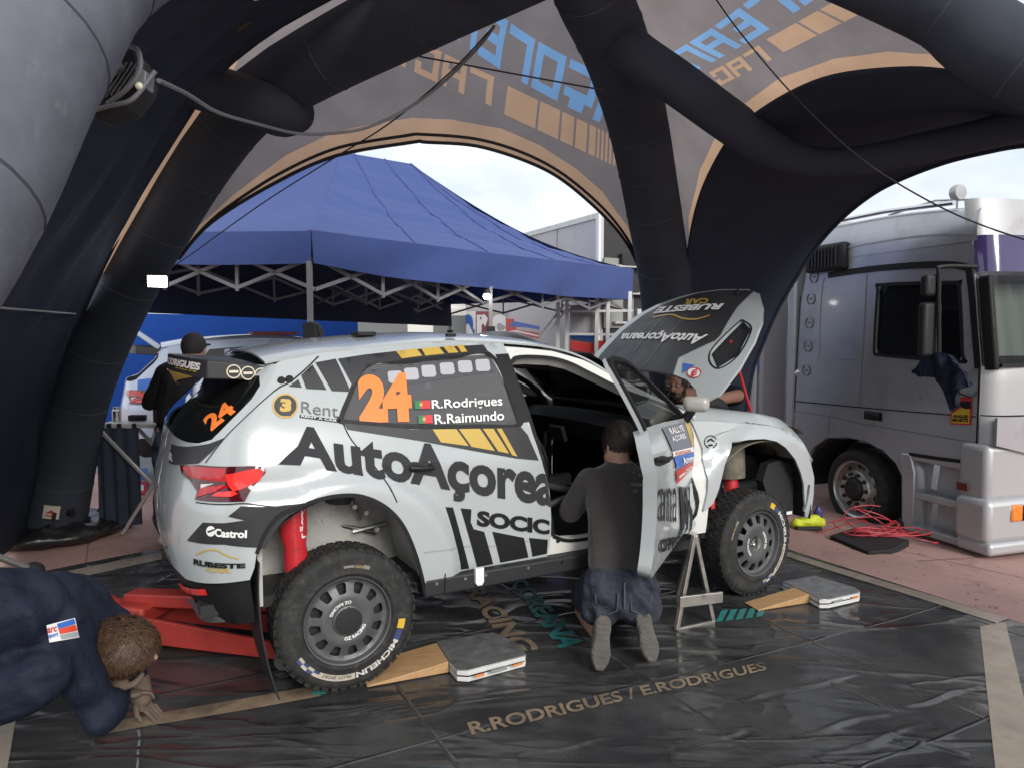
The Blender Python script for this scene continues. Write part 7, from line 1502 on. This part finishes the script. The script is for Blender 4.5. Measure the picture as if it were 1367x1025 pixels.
def tool(kind, x, y, label, cat):
    o = None; z = .9035
    if kind == 'jar': o = MB().lathe([(0, 0), (.035, 0), (.035, .09), (.025, .10), (.025, .12), (0, .12)], (0, 0, 0), (0, 0, 1), 16).build('jar', M_alu, smooth=40)
    elif kind == 'gun': o = MB().bar((-.06, 0, .03), (.08, 0, .03), .05).build('impact_gun', M_satin, bevel=.01)
    elif kind == 'tube': o = MB().tube([(0, 0, 0), (0, 0, .26)], .018, 10).build('grease_tube', mat('plum', (.12, .02, .06), .4), smooth=40)
    elif kind == 'box': o = MB().box((0, 0, .035), (.16, .12, .07)).build('socket_box', M_steel, bevel=.005)
    o.location = (TBL.x + x, TBL.y + y, z); tag(o, label, cat)
tool('jar', -.22, .0, 'small metal jar at the corner of the work table', 'jar'); tool('gun', -.06, .0, 'black impact gun lying on the work table', 'tool'); tool('tube', .12, -.05, 'plum coloured grease tube standing on the work table', 'tube'); tool('box', .28, .05, 'small metal socket box lying on the work table', 'box')
# red bag, pump hose, bicycle wheel ring by the tent leg
p = gz(141, 612, -.05); rbag = blob('red_bag', [((0, 0, .07), .07, (.16, .02, .07), .07), ((.08, 0, .12), (.10, .07, .05))], mat('bag_red', (.45, .02, .03), .6), None, .012, 4, (0, 0, 0), .02, .06); rbag.location = (p.x, p.y, ground_z(p.x, p.y)); tag(rbag, 'small red tool bag on the floor beneath the second rally car', 'bag')
p = at(100, 662, 6.15); hose = MB().tube([Vector((.29 * math.cos(a), .03 * math.sin(2 * a), .29 * math.sin(a))) for a in [2 * math.pi * k / 40 for k in range(40)]], .028, 10, closed=True).build('coiled_hose', M_black, smooth=60); hose.location = (p.x, p.y, .325); tag(hose, 'black coiled air hose standing upright behind the tent leg', 'hose')
hz = MB().tube(smoothpath([gz(95, 702, .02), gz(125, 708, .03), gz(150, 702, .02), gz(175, 700, .02)], 6), .035, 10).build('air_pipe', M_satin, smooth=60); tag(hz, 'short black air pipe lying on the paving behind the tent leg', 'hose')
# fan heater hung on the nearest leg
HL = at(160, 118, 2.55); fan = thing('work_light', HL, 'black ribbed work light with wire guard hung on the nearest tent leg', 'lamp'); cam_x, cam_y, cam_z = Vector((1, 0, 0)), Vector((0, _sp, _cp)), Vector((0, -_cp, _sp))
def fl(x, y, z=0): s = 2.55 / F; return cam_x * (x * s) - cam_y * (y * s) + cam_z * z
def fb(pts, r, n, m): MB().tube([fl(*p) for p in pts], r, 8).build(n, m, fan, 60)
M_gw = mat('grey_wire', (.16, .165, .18), .45)
hb = MB(); hb.prism([(-52, -12), (-25, -42), (20, -48), (34, -20), (30, 0), (10, 26), (-30, 40), (-48, 20)], lambda a, c, t: fl(a, c, t), -.10, .02); hb.build('housing', M_satin, fan, 30, bevel=.01)
for k in range(9): a = -36 + k * 7; fb([(a - 12, 26 - k * 2, .028), (a + 16, -26 - k * .5, .028)], .0035, 'rib', M_gw)
fb(smoothpath([(-40, 38, .05), (-14, 12, .06), (-8, -12, .06), (-14, -24, .05)], 4), .006, 'wire_guard', M_gw); fb(smoothpath([(-38, 40, .05), (0, 32, .06), (28, 24, .06), (48, -4, .05), (56, -14, .05)], 4), .008, 'wire_guard', M_gw); fb(smoothpath([(20, -46, .05), (36, -38, .06), (38, -14, .06), (24, 8, .06), (-6, 28, .05)], 4), .008, 'wire_guard', M_gw)
MB().prism([(-14, -12), (-8, -4), (14, -18), (10, -28)], lambda a, c, t: fl(a, c, t), .03, .06).build('switch_box', M_gw, fan, 20, bevel=.004); MB().prism([(30, 4), (32, -20), (46, -12), (44, 8)], lambda a, c, t: fl(a, c, t), .0, .06).build('junction_box', M_gw, fan, 20, bevel=.004)
MB().sphere(fl(37, 7, .06), .013, 12, 8).build('indicator', mat('lamp_cream', (.75, .75, .55), .3), fan); pc_ = MB().prism([(-68, 50), (-66, 22), (-58, 20), (-50, 30), (-48, 44), (-56, 58)], lambda a, c, t: fl(a, c, t), .0, .06).build('plug', mat('plug_cream', (.66, .62, .52), .4), fan, 20, bevel=.008)
# ropes and cables strung under the roof
M_rope = mat('dark_cord', (.02, .02, .022), .7)
def cable(pix, r, label, nm='cable', m=M_rope): 
    o = MB().tube(smoothpath([at(*p) for p in pix], 6), r, 6).build(nm, m, None, 60); tag(o, label, 'cable')
cable([(212, 108, 2.62), (250, 126, 3.0), (290, 150, 3.4), (340, 165, 3.8), (400, 179, 4.2), (450, 178, 4.4), (492, 170, 4.5), (540, 148, 4.6), (590, 112, 4.6), (640, 62, 4.5), (660, 35, 4.4)], .009, 'grey power cable swagged from the work light across the roof', 'power_cable', M_gw)
cable([(655, 40, 4.5), (600, 98, 4.7), (520, 165, 5.0), (440, 215, 5.4), (350, 272, 5.9), (262, 335, 6.3), (170, 402, 6.8), (60, 520, 7.4), (20, 640, 7.9)], .005, 'thin dark guy rope running down to the left past the blue canopy', 'guy_rope')
cable([(952, -6, 4.3), (985, 40, 4.25), (1045, 112, 4.1), (1110, 178, 3.9), (1160, 220, 3.7), (1210, 252, 3.5), (1270, 284, 3.3), (1330, 308, 3.15), (1400, 330, 3.0)], .004, 'thin dark cord sagging across the roof towards the truck', 'cord')
cable([(560, 76, 4.6), (680, 98, 4.6), (806, 121, 4.6)], .005, 'thin dark line stretched straight under the canopy lettering', 'guy_rope')
# jacket hanging on the truck mirror
a0, c0 = tpx(1252, 480, -.32); JO = T2W @ Vector((a0, -.34, c0)); jk_ = thing('hanging_jacket', JO, 'dark navy jacket hung over the truck mirror arm', 'jacket'); M_navyj = mat('dark_jacket', (.012, .017, .034), .8, spec=.25, bump=.4, bscale=40, wave=4)
jout_ = [(1219, 495), (1233, 481), (1246, 473), (1262, 472), (1276, 480), (1286, 495), (1294, 515), (1284, 519), (1280, 541), (1268.5, 548), (1260, 518), (1252, 504), (1241, 503), (1225, 503)]
jv, jf = region([[tpx(*p, -.33) for p in jout_]], .02)
jb = MB().add([T2W @ Vector((a, -.335 - .014 * math.sin(46 * a + 7 * c) - .008 * math.sin(23 * c + 31 * a), c)) for a, c in jv], jf); jb.build('cloth', M_navyj, jk_, 80, solid=.03, soff=0, inv=Matrix.Translation(-JO), merge=False)

# printed team panels on the service floor under the canopy
for pix, m in (([(146, 632), (196, 629), (196, 644), (147, 647)], M_bluep), ([(146, 650), (197, 647), (197, 664), (146, 667)], M_red), ([(150, 636), (170, 635), (170, 643), (150, 644)], M_white), ([(175, 653), (192, 652), (192, 660), (175, 661)], M_white)):
    P = [gz(*p, -.03) for p in pix]; k = .012 if m is not M_white else .015
    MB().add([(p.x, p.y, ground_z(p.x, p.y) + k) for p in P], [(0, 1, 2, 3)]).build('floor_print', m, cf, 0, inv=cf.matrix_world.inverted())
